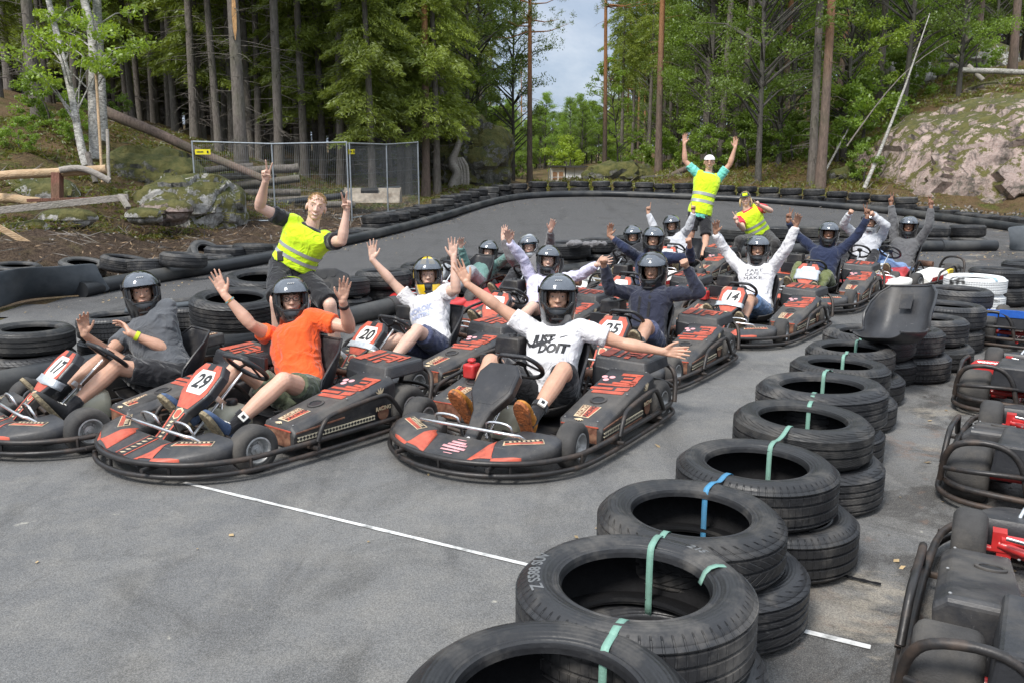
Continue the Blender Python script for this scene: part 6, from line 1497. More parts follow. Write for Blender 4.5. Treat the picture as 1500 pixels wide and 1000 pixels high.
# perforated panel beside the left marshal
pr=empty('seat_panel',(0,0,0)); tag(pr,'black moulded panel with round holes standing behind the inner barrier','panel')
q=at(478,412,7.4); pr.location=q; pr.rotation_euler=(R(-20),0,R(10)); mb=MB(); mb.loft([[(x,y,z) for x,z in ((-.19,-.13),(.19,-.13),(.22,-.04),(.20,.06),(.08,.12),(-.10,.11),(-.20,.02))] for y in (-.02,.02)]); mb.build('panel_body',M['blackplastic'],pr,smooth=False,bevel=.015)
mb=MB()
for i,(x,z) in enumerate(((-.10,.03),(-.02,.045),(.06,.06),(-.07,-.05),(.01,-.04),(.09,-.03),(.15,.02))): mb.disc((x,-.022,z),.028,V((0,-1,0)),.003,16)
mb.build('round_recess',M['blackink'],pr)
# cloth heap and rag
mb=MB(); q=gp(865,357,.48)
for i in range(9): mb.sphere(q+V((rnd.uniform(-.25,.2),rnd.uniform(-.08,.08),rnd.uniform(-.03,.02))),(rnd.uniform(.05,.12),.07,.035),10,6)
me=remesh(mb,.012,1,.02,14); o=bpy.data.objects.new('jacket',me); COL.objects.link(o); me.materials.append(CL['greycoat']); tag(o,'pale jacket lying on the inner barrier tyres behind the back row','jacket')
# fallen leaves and grit on the asphalt
rr=np.random.RandomState(5); C=[];A_l=[];B_l=[]
def scatter(n,fx):
    for _ in range(n):
        p=fx(); s=rr.uniform(.008,.024); a=rr.uniform(0,6.28); C.append((p[0],p[1],base_h(p[1])+.010)); A_l.append((math.cos(a)*s,math.sin(a)*s,rr.uniform(-.3,.5)*s)); B_l.append((-math.sin(a)*s*.6,math.cos(a)*s*.6,rr.uniform(-.3,.3)*s))
def near(path,o1,o2):
    def f():
        p=path[rr.randint(0,len(path))]; return (p.x+rr.uniform(-.3,.3),p.y+rr.uniform(o1,o2))
    return f
scatter(800,near(OP,-1.6,-.15)); scatter(260,near(IPR,-1.0,-.15)); scatter(150,near(IPL,-.6,-.15)); scatter(160,lambda:(rr.uniform(-7,12),rr.uniform(9,26))); 
scatter(60,lambda:(lambda t:(1.6+t*5+rr.uniform(-.3,.5),3.0+t*8.5))(rr.rand())); scatter(14,lambda:(rr.uniform(-2,1.2),rr.uniform(2.2,5)))
M['leaflitter']=mat('dry_leaf',(.33,.24,.13),.8,var=.6,scale=2,objrand=0); lv=quads(np.array(C),np.array(A_l),np.array(B_l),'fallen_leaves',M['leaflitter']); o=bpy.data.objects.new('fallen_leaves',lv); COL.objects.link(o); o['kind']='stuff'; o['label']='small dry leaves and chips scattered on the asphalt'
# ---------------------------------------------------------------- rocks, logs, fence, hut
def rockmat(name,c1,c2,mossk=.5,dark=.5,low=None):
    m,nt,b=nmat(name); tc=N(nt,'ShaderNodeTexCoord').outputs['Object']; f1,_=noise_f(nt,tc,1.1,.35,.65,8,.65); f2,_=noise_f(nt,tc,6,.42,.6,8,.7); f3,_=noise_f(nt,tc,26,.45,.62,5)
    c=mixrgb(nt,f1,c1,c2); c=mixrgb(nt,f3,c,mixrgb(nt,.28,c,(.6,.57,.53)))
    mp=N(nt,'ShaderNodeMapping'); mp.inputs['Scale'].default_value=(1,1,.35); L(nt,tc,mp.inputs[0]); f4,_=noise_f(nt,mp.outputs[0],2.4,.50,.62,8,.7,.5); k=N(nt,'ShaderNodeMath',operation='MULTIPLY',inp={1:dark}); L(nt,f4,k.inputs[0]); c=mixrgb(nt,k.outputs[0],c,(.035,.038,.03))
    vo=N(nt,'ShaderNodeTexVoronoi',feature='DISTANCE_TO_EDGE',inp={'Scale':.55}); nd=N(nt,'ShaderNodeTexNoise',inp={'Scale':2.0,'Detail':7}); L(nt,tc,nd.inputs['Vector']); va=N(nt,'ShaderNodeVectorMath',operation='MULTIPLY_ADD'); L(nt,nd.outputs['Color'],va.inputs[0]); va.inputs[1].default_value=(1.1,1.1,1.1); L(nt,tc,va.inputs[2]); L(nt,va.outputs[0],vo.inputs['Vector']); cr=N(nt,'ShaderNodeMapRange',inp={'From Min':.004,'From Max':.03,'To Min':.75,'To Max':0}); L(nt,vo.outputs['Distance'],cr.inputs['Value']); c=mixrgb(nt,cr.outputs[0],c,(.05,.045,.038))
    if low is not None:
        so=N(nt,'ShaderNodeSeparateXYZ'); L(nt,tc,so.inputs[0]); ml=N(nt,'ShaderNodeMath',operation='MULTIPLY_ADD',inp={1:2.2}); L(nt,f1,ml.inputs[0]); L(nt,so.outputs[2],ml.inputs[2]); rl=N(nt,'ShaderNodeMapRange',inp={'From Min':low,'From Max':low+.9,'To Min':1,'To Max':0}); L(nt,ml.outputs[0],rl.inputs['Value']); m2=N(nt,'ShaderNodeMath',operation='MULTIPLY'); L(nt,rl.outputs[0],m2.inputs[0]); L(nt,mixrgb(nt,f2,(.35,.35,.35),(1.0,1.0,1.0)),m2.inputs[1]); c=mixrgb(nt,m2.outputs[0],c,(.065,.07,.05))
    f2,_=noise_f(nt,tc,2.2,.42,.6,10,.72)
    ge=N(nt,'ShaderNodeNewGeometry'); s=N(nt,'ShaderNodeSeparateXYZ'); L(nt,ge.outputs['Normal'],s.inputs[0]); ma=N(nt,'ShaderNodeMath',operation='MULTIPLY_ADD',inp={1:.9}); L(nt,f2,ma.inputs[0]); L(nt,s.outputs[2],ma.inputs[2]); mr=N(nt,'ShaderNodeMapRange',inp={'From Min':1.25-mossk,'From Max':1.5-mossk}); L(nt,ma.outputs[0],mr.inputs['Value'])
    c=mixrgb(nt,mr.outputs[0],c,mixrgb(nt,f2,(.05,.06,.012),(.13,.12,.035))); L(nt,c,b.inputs['Base Color']); b.inputs['Roughness'].default_value=.88
    bn=N(nt,'ShaderNodeTexNoise',inp={'Scale':4,'Detail':10,'Roughness':.7}); L(nt,tc,bn.inputs['Vector']); bp=N(nt,'ShaderNodeBump',inp={'Strength':1,'Distance':.14}); L(nt,bn.outputs['Fac'],bp.inputs['Height']); L(nt,bp.outputs[0],b.inputs['Normal']); return m
M['granite']=rockmat('pink_granite',(.50,.365,.325),(.35,.27,.24),.42,.75,.6); M['greyrock']=rockmat('grey_rock',(.56,.545,.52),(.34,.33,.31),.72,.7); M['mossrock']=rockmat('mossy_rock',(.14,.14,.12),(.07,.07,.06),1.0,.8)
def rock(c,r,m,label,seed=0,sub=5,rough=.28,freq=1.1,box=2.6,rz=0,cat='rock',name='rock',group=None):
    bm=bmesh.new(); bmesh.ops.create_icosphere(bm,subdivisions=sub,radius=1); M3=Matrix.Rotation(rz,3,'Z'); rm=(r[0]+r[1]+r[2])/3
    for v in bm.verts:
        p=v.co.normalized(); l=(abs(p.x)**box+abs(p.y)**box+abs(p.z)**box)**(1/box); p=p/l; q=V((p.x*r[0],p.y*r[1],p.z*r[2])); s=V((seed*7.3,seed*3.1,0))
        n1=noise.noise(q*freq*.45+s); n2=noise.noise(q*freq*1.3+s*2); n3=noise.cell(q*freq*1.1+V((n1,n2,0))*.6+s); n4=noise.noise(q*freq*4+s)
        ridge=1-abs(noise.noise(q*freq*.9+s*3))*2
        d=(n1*.9+n2*.35+(n3-.5)*.35+n4*.10-max(0,ridge-.8)*1.2)*rough*rm; v.co=M3@(q+v.normal*d)
    me=bpy.data.meshes.new(name); bm.to_mesh(me); bm.free(); me.polygons.foreach_set('use_smooth',[True]*len(me.polygons)); me.set_sharp_from_angle(angle=R(38)); me.materials.append(m)
    o=bpy.data.objects.new(name,me); COL.objects.link(o); o.location=c; tag(o,label,cat,group); return o
rock(V((18.1,29.2,1.15)),(5.8,4.6,3.55),M['granite'],'huge pinkish granite outcrop with mossy top at the right edge',3,6,.16,.5,2.7,name='rock_outcrop')
rock(at(1500,136,34),(2.6,1.6,.5),M['granite'],'low granite slab above the big outcrop',5,5,.2,.8,name='rock_slab')
rock(at(1400,95,42),(3.0,2,1.1),M['greyrock'],'grey rock high on the right hillside',6,4,.25)
rock(at(272,312,19.4),(1.35,1.1,.92),M['greyrock'],'whitish boulder with mossy cap behind the left fence panel',1,6,.24,1.4,name='boulder')
rock(at(215,275,20.8),(1.5,1.1,.95),M['mossrock'],'mossy dark boulder under the fallen trunk',2,5,.28,1.3,name='boulder')
rock(at(62,290,17.2),(.8,.6,.5),M['greyrock'],'grey rock in the moss behind the pale beam',4,4,.3); rock(at(104,322,15.3),(.55,.4,.25),M['greyrock'],'flat grey stone lying in the brown soil',7,4,.35); rock(at(48,345,14.6),(.3,.25,.32),M['greyrock'],'upright pale stone in the soil at left',8,4,.35); rock(at(213,318,17),(.4,.3,.2),M['greyrock'],'pale stone at the end of the wooden beam',9,4,.35)
rock(at(245,310,17.6),(.55,.4,.3),M['granite'],'pinkish broken stone beside the boulder',10,4,.4)
rock(at(690,245,32.5),(1.7,1.4,1.9),M['mossrock'],'mossy dark crag behind the twisted stump',11,5,.3,1.2,name='crag'); rock(at(596,232,34),(3.0,1.8,2.0),M['mossrock'],'dark mossy rock face under the spruces behind the fence',12,5,.25,1.0,name='crag')
rock(at(905,262,33),(1.6,.8,.65),M['mossrock'],'low mossy rock heap beyond the far barrier',13,4,.35,1.4); rock(at(1100,214,39),(1.7,1.0,1.0),M['mossrock'],'dark cracked rock on the slope right of the standing marshal',14,5,.35,1.4); rock(at(1325,105,40),(1.5,1,.9),M['greyrock'],'grey boulder on the upper right slope',15,4,.3)
rock(at(1235,262,29),(.8,.5,.5),M['mossrock'],'small mossy rock left of the granite outcrop',16,4,.35)
rr=random.Random(21)
def log(a,b,r,m,label,name='log',cat='log',group=None,bend=.0,sq=False,r2=None):
    a,b=V(a),V(b); n=9; pts=[]; s=(b-a).cross(V((0,0,1))).normalized(); o0=(a+b)/2
    for i in range(n):
        t=i/(n-1); p=a.lerp(b,t)+V((0,0,1))*bend*math.sin(pi*t)+V((noise.noise(a+V((t*3,0,0))),noise.noise(a+V((0,t*3,5))),noise.noise(a+V((0,9,t*3)))))*r*.30*(0 if sq else 1); pts.append(p-o0)
    r2=r2 or r; mb=MB()
    if sq:
        d=(b-a).normalized(); rot=frame(V((0,0,0)),d,s).to_3x3(); mb.box(V((0,0,0)),((b-a).length,r*2.0,r2*2),rot); o=mb.build(name,m,smooth=False,bevel=.006,loc=o0)
    else: mb.tube(pts,[r+(r2-r)*i/(n-1) for i in range(n)],12); o=mb.build(name,m,sharp=50,loc=o0)
    tag(o,label,cat,group); return o
log(at(155,163,21.5),at(388,264,20.8),.15,M['bark_pine'],'long fallen trunk sloping down behind the boulders','fallen_tree','fallen tree',r2=.09)
log(at(-20,260,15.2),at(156,248,15.6),.085,M['wood_pale'],'peeled orange-white log lying level at the left edge'); log(at(84,254,15.4),at(84,293,15.4),.08,M['wood_red'],'short reddish post propping up the peeled log','post','post',sq=True,r2=.08)
log(at(88,250,15.3),at(160,266,15.5),.06,M['wood_grey'],'dark bent branch hooked over the reddish post','branch','branch',bend=.12)
log(at(-5,309,14.2),at(188,289,14.8),.055,M['wood_grey'],'weathered grey beam lying over the soil','beam','beam',sq=True,r2=.06); log(at(176,286,14.7),at(188,305,14.6),.05,M['wood_grey'],'short end piece of board under the grey beam','board','board',sq=True,r2=.03)
log(at(-10,329,13.2),at(78,377,13.4),.012,M['wood_pale'],'pale narrow board lying down the soil at left','board','board',sq=True,r2=.05); log(at(40,294,15.2),at(150,291,15.5),.05,M['wood_red'],'reddish plank behind the grey beam','board','board',sq=True,r2=.03); log(at(0,290,15.6),at(60,297,15.4),.09,M['wood_pale'],'pale log end left of the reddish plank')
log(at(140,100,18.6),at(150,268,18.3),.03,M['wood_pale'],'thin pale pole standing by the leaning birches','pole','pole'); log(at(157,190,18.2),at(160,268,18.0),.035,M['wood_grey'],'broken grey pole beside the thin pale pole','pole','pole'); log(at(128,225,18),at(140,268,17.9),.06,M['bark_spruce'],'broken spruce stump at the foot of the birches','stump','stump')
for i,(a,b,r) in enumerate((((300,292),(378,272),.10),((300,278),(440,262),.11),((310,262),(405,255),.10),((330,300),(470,292),.12),((345,284),(440,281),.10),((300,250),(372,243),.09),((380,300),(520,300),.09),((352,252),(436,245),.12))):
    log(at(a[0],a[1],23.2-.1*i),at(b[0],b[1],23.6-.1*i),r,M['bark_spruce'],'%s log of the pile behind the fence, counted from the lowest left'%ordn(i),group='logs piled behind the fence')
log(at(345,306,21.5),at(505,286,23.5),.09,M['pipe'],'spare black pipe lying behind the fence','spare_pipe','pipe'); log(at(500,282,25),at(585,275,26),.07,M['pipe'],'second spare pipe behind the bucket','spare_pipe','pipe')
log(at(885,240,34),at(985,266,33),.10,M['wood_pale'],'pale slanting log on the rock heap beyond the barrier'); log(at(975,262,32),at(1012,244,33),.12,M['bark_pine'],'brown broken log right of the pale slanting log'); log(at(935,262,32.5),at(1000,258,32),.09,M['bark_dark'],'dark log lying level at the foot of the heap')
log(at(1410,103,33),at(1510,107,32),.11,M['bark_birch'],'whitish fallen trunk on top of the right-hand slope','fallen_tree','fallen tree'); log(at(1418,96,33),at(1440,118,32.7),.09,M['wood_grey'],'grey root end of the whitish fallen trunk','root','root')
log(at(1208,253,29.5),at(1254,168,30),.045,M['bark_birch'],'white leaning dead stick left of the outcrop','dead_stem','dead stem',r2=.02); log(at(1266,277,27.3),at(1362,20,29),.07,M['bark_birch'],'tall thin bare birch stem leaning right','dead_stem','dead stem',bend=-.3,r2=.015); log(at(1240,215,28.5),at(1390,60,29),.03,M['twig'],'thin dead branch crossing behind the bare birch stem','branch','branch',bend=.5,r2=.01)
# twisted pale stump
mb=MB(); pts=[at(x,y,31) for x,y in ((662,292),(664,270),(672,255),(660,240),(668,222),(674,205),(668,196))]; o0=pts[0]; mb.tube(smoothpath([p-o0 for p in pts],2),[.42-.012*i for i in range(len(smoothpath(pts,2)))],14,flat=.6)
for i in range(5): mb.tube(smoothpath([at(664+5*i,292,31)-o0,at(670+4*i,262-4*i,30.9)-o0,at(664+3*i,232,31)-o0],2),.07,7)
o=mb.build('tree_stump',M['wood_grey'],sharp=60,loc=o0); tag(o,'twisted pale grey stump at the foot of the mossy crag','stump')
# construction fence
M['galv']=mat('galvanised_tube',(.42,.45,.47),.4,metal=.7,var=.15,scale=10); M['wire']=mat('mesh_wire',(.25,.27,.28),.5,metal=.6,var=.1); M['signyellow']=mat('yellow_sign',(.85,.72,.02),.5,var=.05)
def fence(a,b,h,label,mid=True):
    r=empty('fence_panel',a); tag(r,label,'fence panel','wire fence panels'); d=b-a; up=V((0,0,h)); z=V((0,0,0))
    mb=MB(); mb.tube([z,up],.022,8); mb.tube([d,d+up],.022,8); mb.tube([up-V((0,0,.02)),up+d*.5-V((0,0,.07)),d+up-V((0,0,.03))],.02,8); mb.tube([V((0,0,.08)),d+V((0,0,.06))],.02,8)
    if mid: mb.tube([d*.5,d*.5+up-V((0,0,.06))],.018,8)
    mb.build('fence_frame',M['galv'],r,sharp=60); mb=MB(); n=int(d.length/.045)
    for i in range(1,n): mb.tube([d*(i/n)+V((0,0,.1)),d*(i/n)+V((0,0,h-.08))],.0019,3,cap=False)
    for k in range(6): mb.tube([V((0,0,.1+k*(h-.2)/5)),d+V((0,0,.1+k*(h-.2)/5))],.0026,3,cap=False)
    mb.build('wire_mesh',M['wire'],r,smooth=False); return r,d
FA=at(290,331,19.6); FB=at(512,332,20.8); FB.z=FA.z+.05; FCC=at(614,306,24.4)
FA.z=max(FA.z,.5); f1,d1=fence(FA,FB,1.98,'wire fence panel with galvanised frame, the left and wider-looking one'); f2,d2=fence(FB+V((.06,.05,0)),FCC,1.95,'wire fence panel angled back towards the spruces, the right one')
for f_,d_,t,w_ in ((f1,d1,.065,.34),(f2,d2,.03,.30)):
    u_=d_.normalized(); mb=MB(); c=d_*t+V((0,-.03,1.72)); mb.box(c,(w_,.008,.12),frame(V((0,0,0)),u_,V((0,0,1))).to_3x3()@Matrix.Rotation(-pi/2,3,'X')@Matrix.Rotation(pi/2,3,'X')@Matrix.Identity(3)) if False else mb.hexa([c-u_*w_/2+V((0,-.005,-.06)),c+u_*w_/2+V((0,-.005,-.06)),c+u_*w_/2+V((0,.005,-.06)),c-u_*w_/2+V((0,.005,-.06)),c-u_*w_/2+V((0,-.005,.06)),c+u_*w_/2+V((0,-.005,.06)),c+u_*w_/2+V((0,.005,.06)),c-u_*w_/2+V((0,.005,.06))])
    sg=mb.build('fence_sign',M['signyellow'],f_,smooth=False); mb=MB()
    for k in range(5): x=-w_*.36+k*w_*.09; c2=c+u_*x+V((0,-.008,0)); mb.box(c2,(w_*.06,.003,.035))
    mb.box(c+u_*w_*.3+V((0,-.008,0)),(.05,.003,.06)); mb.build('sign_print',M['blackink'],sg,smooth=False)
# digger bucket behind the fence
M['bucket']=mat('worn_bucket_steel',(.30,.26,.21),.6,metal=.3,var=.3,scale=8,dirt=(.12,.08,.05),dirt_amt=.6)
r=empty('digger_bucket',at(548,292,24)); tag(r,'worn beige steel digger bucket lying behind the fence','bucket'); pf=[(0,0),(.15,.28),(.42,.42),(.62,.40),(.60,.36),(.42,.36),(.20,.24),(.06,0)]
mb=MB(); mb.loft([[(x,-.3+y*.9,z-.1) for y,z in pf] for x in (-.85,.75)]); mb.build('bucket_shell',M['bucket'],r,smooth=False)
for x in (-.87,.75): mb=MB(); mb.loft([[(x+dx,-.3+y,z-.1) for y,z in ((0,0),(.15,.30),(.42,.44),(.62,.42),(.62,.0))] for dx in (0,.03)]); mb.build('bucket_side',M['bucket'],r,smooth=False)
mb=MB(); mb.box((-.1,-.12,.22),(.5,.14,.16),Matrix.Rotation(.5,3,'X')); mb.build('bucket_bracket',M['blackplastic'],r,bevel=.01)
# hut
hz=78; r=empty('site_hut',at(832,265,hz)); tag(r,'small white site hut with two brown doors beyond the far barrier','hut'); k=hz/1200
M['hutwhite']=mat('hut_white',(.86,.87,.88),.6,var=.06,scale=2); M['hutcream']=mat('hut_cream',(.85,.80,.70),.6,var=.08,scale=2); M['doorbrown']=mat('door_brown',(.34,.19,.10),.6,var=.15,scale=3); M['roofdark']=mat('hut_roof',(.05,.048,.045),.8,var=.2)
X=lambda px:(px-832)*k
mb=MB(); mb.hexa([(X(829),0,-1),(X(858),0,-1),(X(858),2.4,-1),(X(829),2.4,-1),(X(829),0,1.28),(X(858),0,1.28),(X(858),2.4,1.28),(X(829),2.4,1.28)]); w_=mb.build('hut_wall',M['hutwhite'],r,smooth=False)
mb=MB(); mb.box((X(841.5),-.01,.2),(.04,.02,2.2)); mb.build('wall_joint',M['galv'],w_)
mb=MB(); mb.hexa([(X(807),-.1,-1),(X(827),-.1,-1),(X(827),2.3,-1),(X(807),2.3,-1),(X(807),-.1,1.2),(X(827),-.1,1.2),(X(827),2.3,1.2),(X(807),2.3,1.2)]); mb.build('porch_wall',M['hutcream'],r,smooth=False)
for a,b_ in ((809.5,816),(818.5,825)): mb=MB(); mb.box(((X(a)+X(b_))/2,-.12,.45),(X(b_)-X(a),.05,.72)); mb.build('door_panel',M['doorbrown'],r,smooth=False)
mb=MB(); mb.box((X(833),1.0,1.33),(X(858)-X(804),3.0,.12)); mb.box((X(842),-.42,1.28),(X(858)-X(828),.2,.16)); mb.build('hut_roof',M['roofdark'],r,smooth=False)
mb=MB()
for px in (803,806): mb.tube([(X(px),-.8,-.8),(X(px),-.8,1.1)],.04,6)
for px in (862,866,870): mb.tube([(X(px),-.3,-.6),(X(px),-.3,1.1)],.03,6)
for z in (1.1,.45): mb.tube([(X(858),-.3,z),(X(871),-.3,z)],.03,6)
mb.tube([(X(803),-.8,.3),(X(856),-.8,.35)],.025,6); mb.build('railing',M['galv'],r)
# ---------------------------------------------------------------- trees of the photograph
PX2M=lambda px,zc: px*zc/1200
used={}
def plant(kd,px,py,wpx,label,name,cat='tree',group=None,rz=None,lean=(0,0),hs=None,wide=1.0,zc=None,s=None):
    b=tp(px,py) if zc is None else at(px,py,zc); zc_=(b-CAM).dot(V((0,cp,-sp)))
    if zc is not None: b.z=th(b.x,b.y)
    r0=KINDS[kd][1]; s_=s or 1.0; w_=(wpx*zc_/1200/2)/(r0*s_)/1.08 if wpx else 1.0
    return tree(kd,b,s_,rr.uniform(0,6.28) if rz is None else rz,label,cat,group,name,lean,1.0) , b, w_
TR=[ # kind, px, base y, label
('spruce_bare',57,182,1.0,'bare-stemmed spruce at the far left above the mossy bank','spruce_tree'),
('spruce_bare',203,178,1.05,'bare grey spruce stem right of the leaning birches','spruce_tree'),
('spruce0',226,186,.95,'thinner spruce just right of the bare grey stem','spruce_tree'),
('spruce1',258,202,.9,'slim dark spruce left of the fence, behind the fallen trunk','spruce_tree'),
('spruce_bare',286,214,1.0,'straight brown spruce rising by the left fence post','spruce_tree'),
('spruce0',322,226,.9,'pale spruce left of the one with the torn bark','spruce_tree'),
('spruce1',342,228,1.0,'greyish spruce touching the torn-bark spruce','spruce_tree'),
('spruce_bare',368,236,1.0,'spruce right behind the torn-bark spruce','spruce_tree'),
('spruce1',380,240,.95,'darker spruce right of the torn-bark pair','spruce_tree'),
('spruce_bare',410,258,1.05,'tall straight spruce in the middle of the left fence panel','spruce_tree'),
('spruce0',448,262,1.0,'dark spruce behind the log pile','spruce_tree'),
('spruce_low',474,262,1.0,'spruce with low green boughs right of the log pile','spruce_tree'),
('spruce1',500,272,1.0,'spruce left of the middle fence post','spruce_tree'),
('spruce_low',514,262,1.05,'spruce with hanging boughs above the middle fence post','spruce_tree'),
('spruce_low',588,280,1.0,'spruce with yellow-green boughs over the right fence panel','spruce_tree'),
('spruce0',599,284,.8,'thin spruce beside the yellow-green one','spruce_tree'),
('pine0',624,288,.95,'reddish pine at the right end of the fence','pine_tree'),
('spruce_young',655,262,.9,'young bushy spruce above the twisted stump','spruce_tree'),
('pine1',717,244,.9,'tall orange-barked pine left of the sky gap','pine_tree'),
('spruce_young',735,262,.85,'young spruce by the tall orange pine','spruce_tree'),
('pine0',764,240,1.0,'slender pine at the left edge of the sky gap','pine_tree'),
('leafy0',748,262,.8,'leafy tree filling below the slender pine','leafy_tree'),
('leafy1',690,250,.9,'dark leafy tree behind the mossy crag','leafy_tree'),
('pine1',917,240,.95,'left pine of the cluster of three right of the sky gap','pine_tree'),
('pine0',934,242,1.0,'middle pine of the cluster of three right of the sky gap','pine_tree'),
('pine1',943,246,.9,'right pine of the cluster of three right of the sky gap','pine_tree'),
('sapling',905,262,1.15,'slender bending tree with dark twigs below the sky gap','leafy_tree'),
('leafy2',912,250,.7,'light green leafy tree below the sky gap','leafy_tree'),
('spruce_bare',1012,232,.8,'spruce stem behind the raised hand of the standing marshal','spruce_tree'),
('leafy0',1035,250,.95,'thin leafy tree behind the standing marshal','leafy_tree'),
('spruce_bare',1054,250,1.0,'tall grey spruce right of the standing marshal','spruce_tree'),
('leafy1',1110,274,1.0,'dark-stemmed tree behind the squatting marshal','leafy_tree'),
('spruce_bare',1189,270,1.0,'left stem of the close pair of tall trunks at right','spruce_tree'),
('pine1',1201,275,1.1,'right stem of the close pair of tall trunks at right','pine_tree'),
('leafy0',1140,250,1.0,'leafy tree left of the close pair of trunks','leafy_tree'),
('leafy2',1235,235,1.0,'light green tree right of the close pair of trunks','leafy_tree'),
('leafy0',1290,150,.8,'leafy tree above the top left corner of the outcrop','leafy_tree'),
('pine0',1286,112,.9,'pine with orange stem on the right slope','pine_tree'),
('leafy2',1350,115,.7,'light green tree on the right slope above the outcrop','leafy_tree'),
('pine1',1482,112,1.15,'orange-barked pine at the top right corner','pine_tree'),
('leafy1',1410,85,.8,'dark leafy tree behind the whitish fallen trunk','leafy_tree'),
('spruce1',1075,235,.9,'spruce between the standing marshal and the dark-stemmed tree','spruce_tree'),
('leafy0',975,235,.9,'leafy tree right of the pine cluster','leafy_tree'),
('spruce0',995,225,.9,'spruce between the pine cluster and the standing marshal','spruce_tree'),
]
for kd,px,py,s,lab,nm in TR:
    b=tp(px,py); tree(kd,b,s,rr.uniform(0,6.28),lab,'tree','trees around the track',nm,(rr.uniform(-.02,.02),rr.uniform(-.025,.025)))
for kd,px,zc,s,lab,nm in [('pine0',776,40,.95,'tall pine reaching into the left side of the sky gap','pine_tree'),('leafy1',752,44,.9,'dark leafy tree at the lower left of the sky gap','leafy_tree'),('pine1',885,44,.9,'pine leaning into the right side of the sky gap','pine_tree'),('spruce_low',545,27.5,.95,'spruce with long green boughs behind the right fence panel','spruce_tree'),('spruce_low',438,31,1.0,'green-boughed spruce behind the marshal with the victory signs','spruce_tree'),('spruce_low',300,31,1.1,'green-boughed spruce high behind the left fence post','spruce_tree'),('spruce_low',640,29,.95,'drooping spruce just left of the mossy crag','spruce_tree'),('spruce_low',10,27,1.1,'green spruce at the extreme left edge','spruce_tree'),('spruce_low',150,33,1.1,'green spruce behind the birches','spruce_tree'),('leafy0',835,98,.8,'rounded tree at the bottom of the sky gap','leafy_tree')]:
    q=at(px,260,zc); b=V((q.x,q.y,th(q.x,q.y)-.1)); tree(kd,b,s,rr.uniform(0,6.28),lab,'tree','trees around the track',nm)
# spruce with torn bark
b=tp(355,258); e=tree('spruce1',b,1.05,1.2,'thick spruce with an orange torn strip of bark','tree','trees around the track','spruce_tree',(0,.01),1.25)
mb=MB(); mb.loft([[(x,y,z) for x,y in ((-.05*w,-.0),(.05*w,-.0),(.04*w,.03),(-.04*w,.03))] for z,w in ((3.7,.1),(4.0,.8),(4.4,1.0),(4.8,.7),(5.2,.1))]); sc_=mb.build('torn_bark',M['wood_scar'],e); sc_.location=(0,0,0); sc_.matrix_parent_inverse=Matrix.Identity(4)
d=(CAM-b); a_=math.atan2(d.y,d.x); sc_.rotation_euler=(0,0,a_-1.2+pi/2); sc_.location=V((math.cos(a_-1.2),math.sin(a_-1.2),0))*.155
# leaning birches
def birch(pts,r,lab,seed):
    o0=pts[0]; P_=smoothpath([p-o0 for p in pts],2); e=empty('birch_tree',o0); tag(e,lab,'tree','trees around the track'); mb=MB(); n=len(P_); mb.tube(P_,[r*(1-.5*i/n) for i in range(n)],10)
    t=mb.build('trunk',M['bark_birch'],e,sharp=60); f=lambda t_:tuple(P_[min(n-1,int(max(0,t_)*n))]); H=P_[-1].z
    c,l=leafy_crown(seed,H,H*.35,1.3,f,2600,'leaf_light',.055,26,mt='bark_birch'); o=bpy.data.objects.new('crown',c); COL.objects.link(o); o.parent=e; o=bpy.data.objects.new('limbs',l); COL.objects.link(o); o.parent=e
birch([at(127,245,18.2),at(118,215,18.3),at(106,140,18.7),at(88,70,19),at(66,-20,19.4),at(52,-80,19.6)],.10,'white birch leaning left over the mossy bank',61)
birch([at(140,235,18.8),at(136,150,18.9),at(138,60,19.2),at(118,-20,19.6),at(105,-90,20)],.13,'thicker white birch with a kink standing on the bank',62)
birch([at(150,210,19.5),at(146,100,19.8),at(142,0,20),at(138,-80,20.2)],.14,'straight grey-barked tree right of the kinked birch',63)
# more trunks standing back in the wood: each a thing, labelled by its order
LB=[]
def back(n,x0,x1,y0,y1,kinds,word,nm_,xf=None,sm=(.85,1.15)):
    pts=[]; t=0
    while len(pts)<n and t<4000:
        t+=1; y=rr.uniform(y0,y1); x=rr.uniform(x0,x1)*(y/y0 if xf else 1)
        if xf and not xf(x,y): continue
        if all((x-a)**2+(y-b)**2>2.0 for a,b in pts): pts.append((x,y))
    pts.sort(key=lambda p:p[0]/p[1])
    for i,(x,y) in enumerate(pts):
        kd=rr.choice(kinds); tree(kd,V((x,y,th(x,y)-.1)),rr.uniform(*sm),rr.uniform(0,6.28),word%ordn(i),'tree','trees deeper in the wood',{'s':'spruce_tree','p':'pine_tree','l':'leafy_tree'}[kd[0]],(rr.uniform(-.03,.03),rr.uniform(-.03,.03)))
back(34,-19,-2.4,31,44,['spruce0','spruce1','spruce_bare','spruce0'],'tree deeper in the dark left-hand wood, %s from the left','s',lambda x,y:x/y<-.07)
back(8,-5.0,-1.2,40,52,['spruce0','pine0','leafy1'],'tree in the strip left of the sky gap, %s from the left','s',lambda x,y:-.15<x/y<.005)
back(24,6,19,35,50,['leafy0','leafy1','pine0','spruce1','leafy2'],'tree in the leafy right-hand wood, %s from the left','l',lambda x,y:.145<x/y<.62)
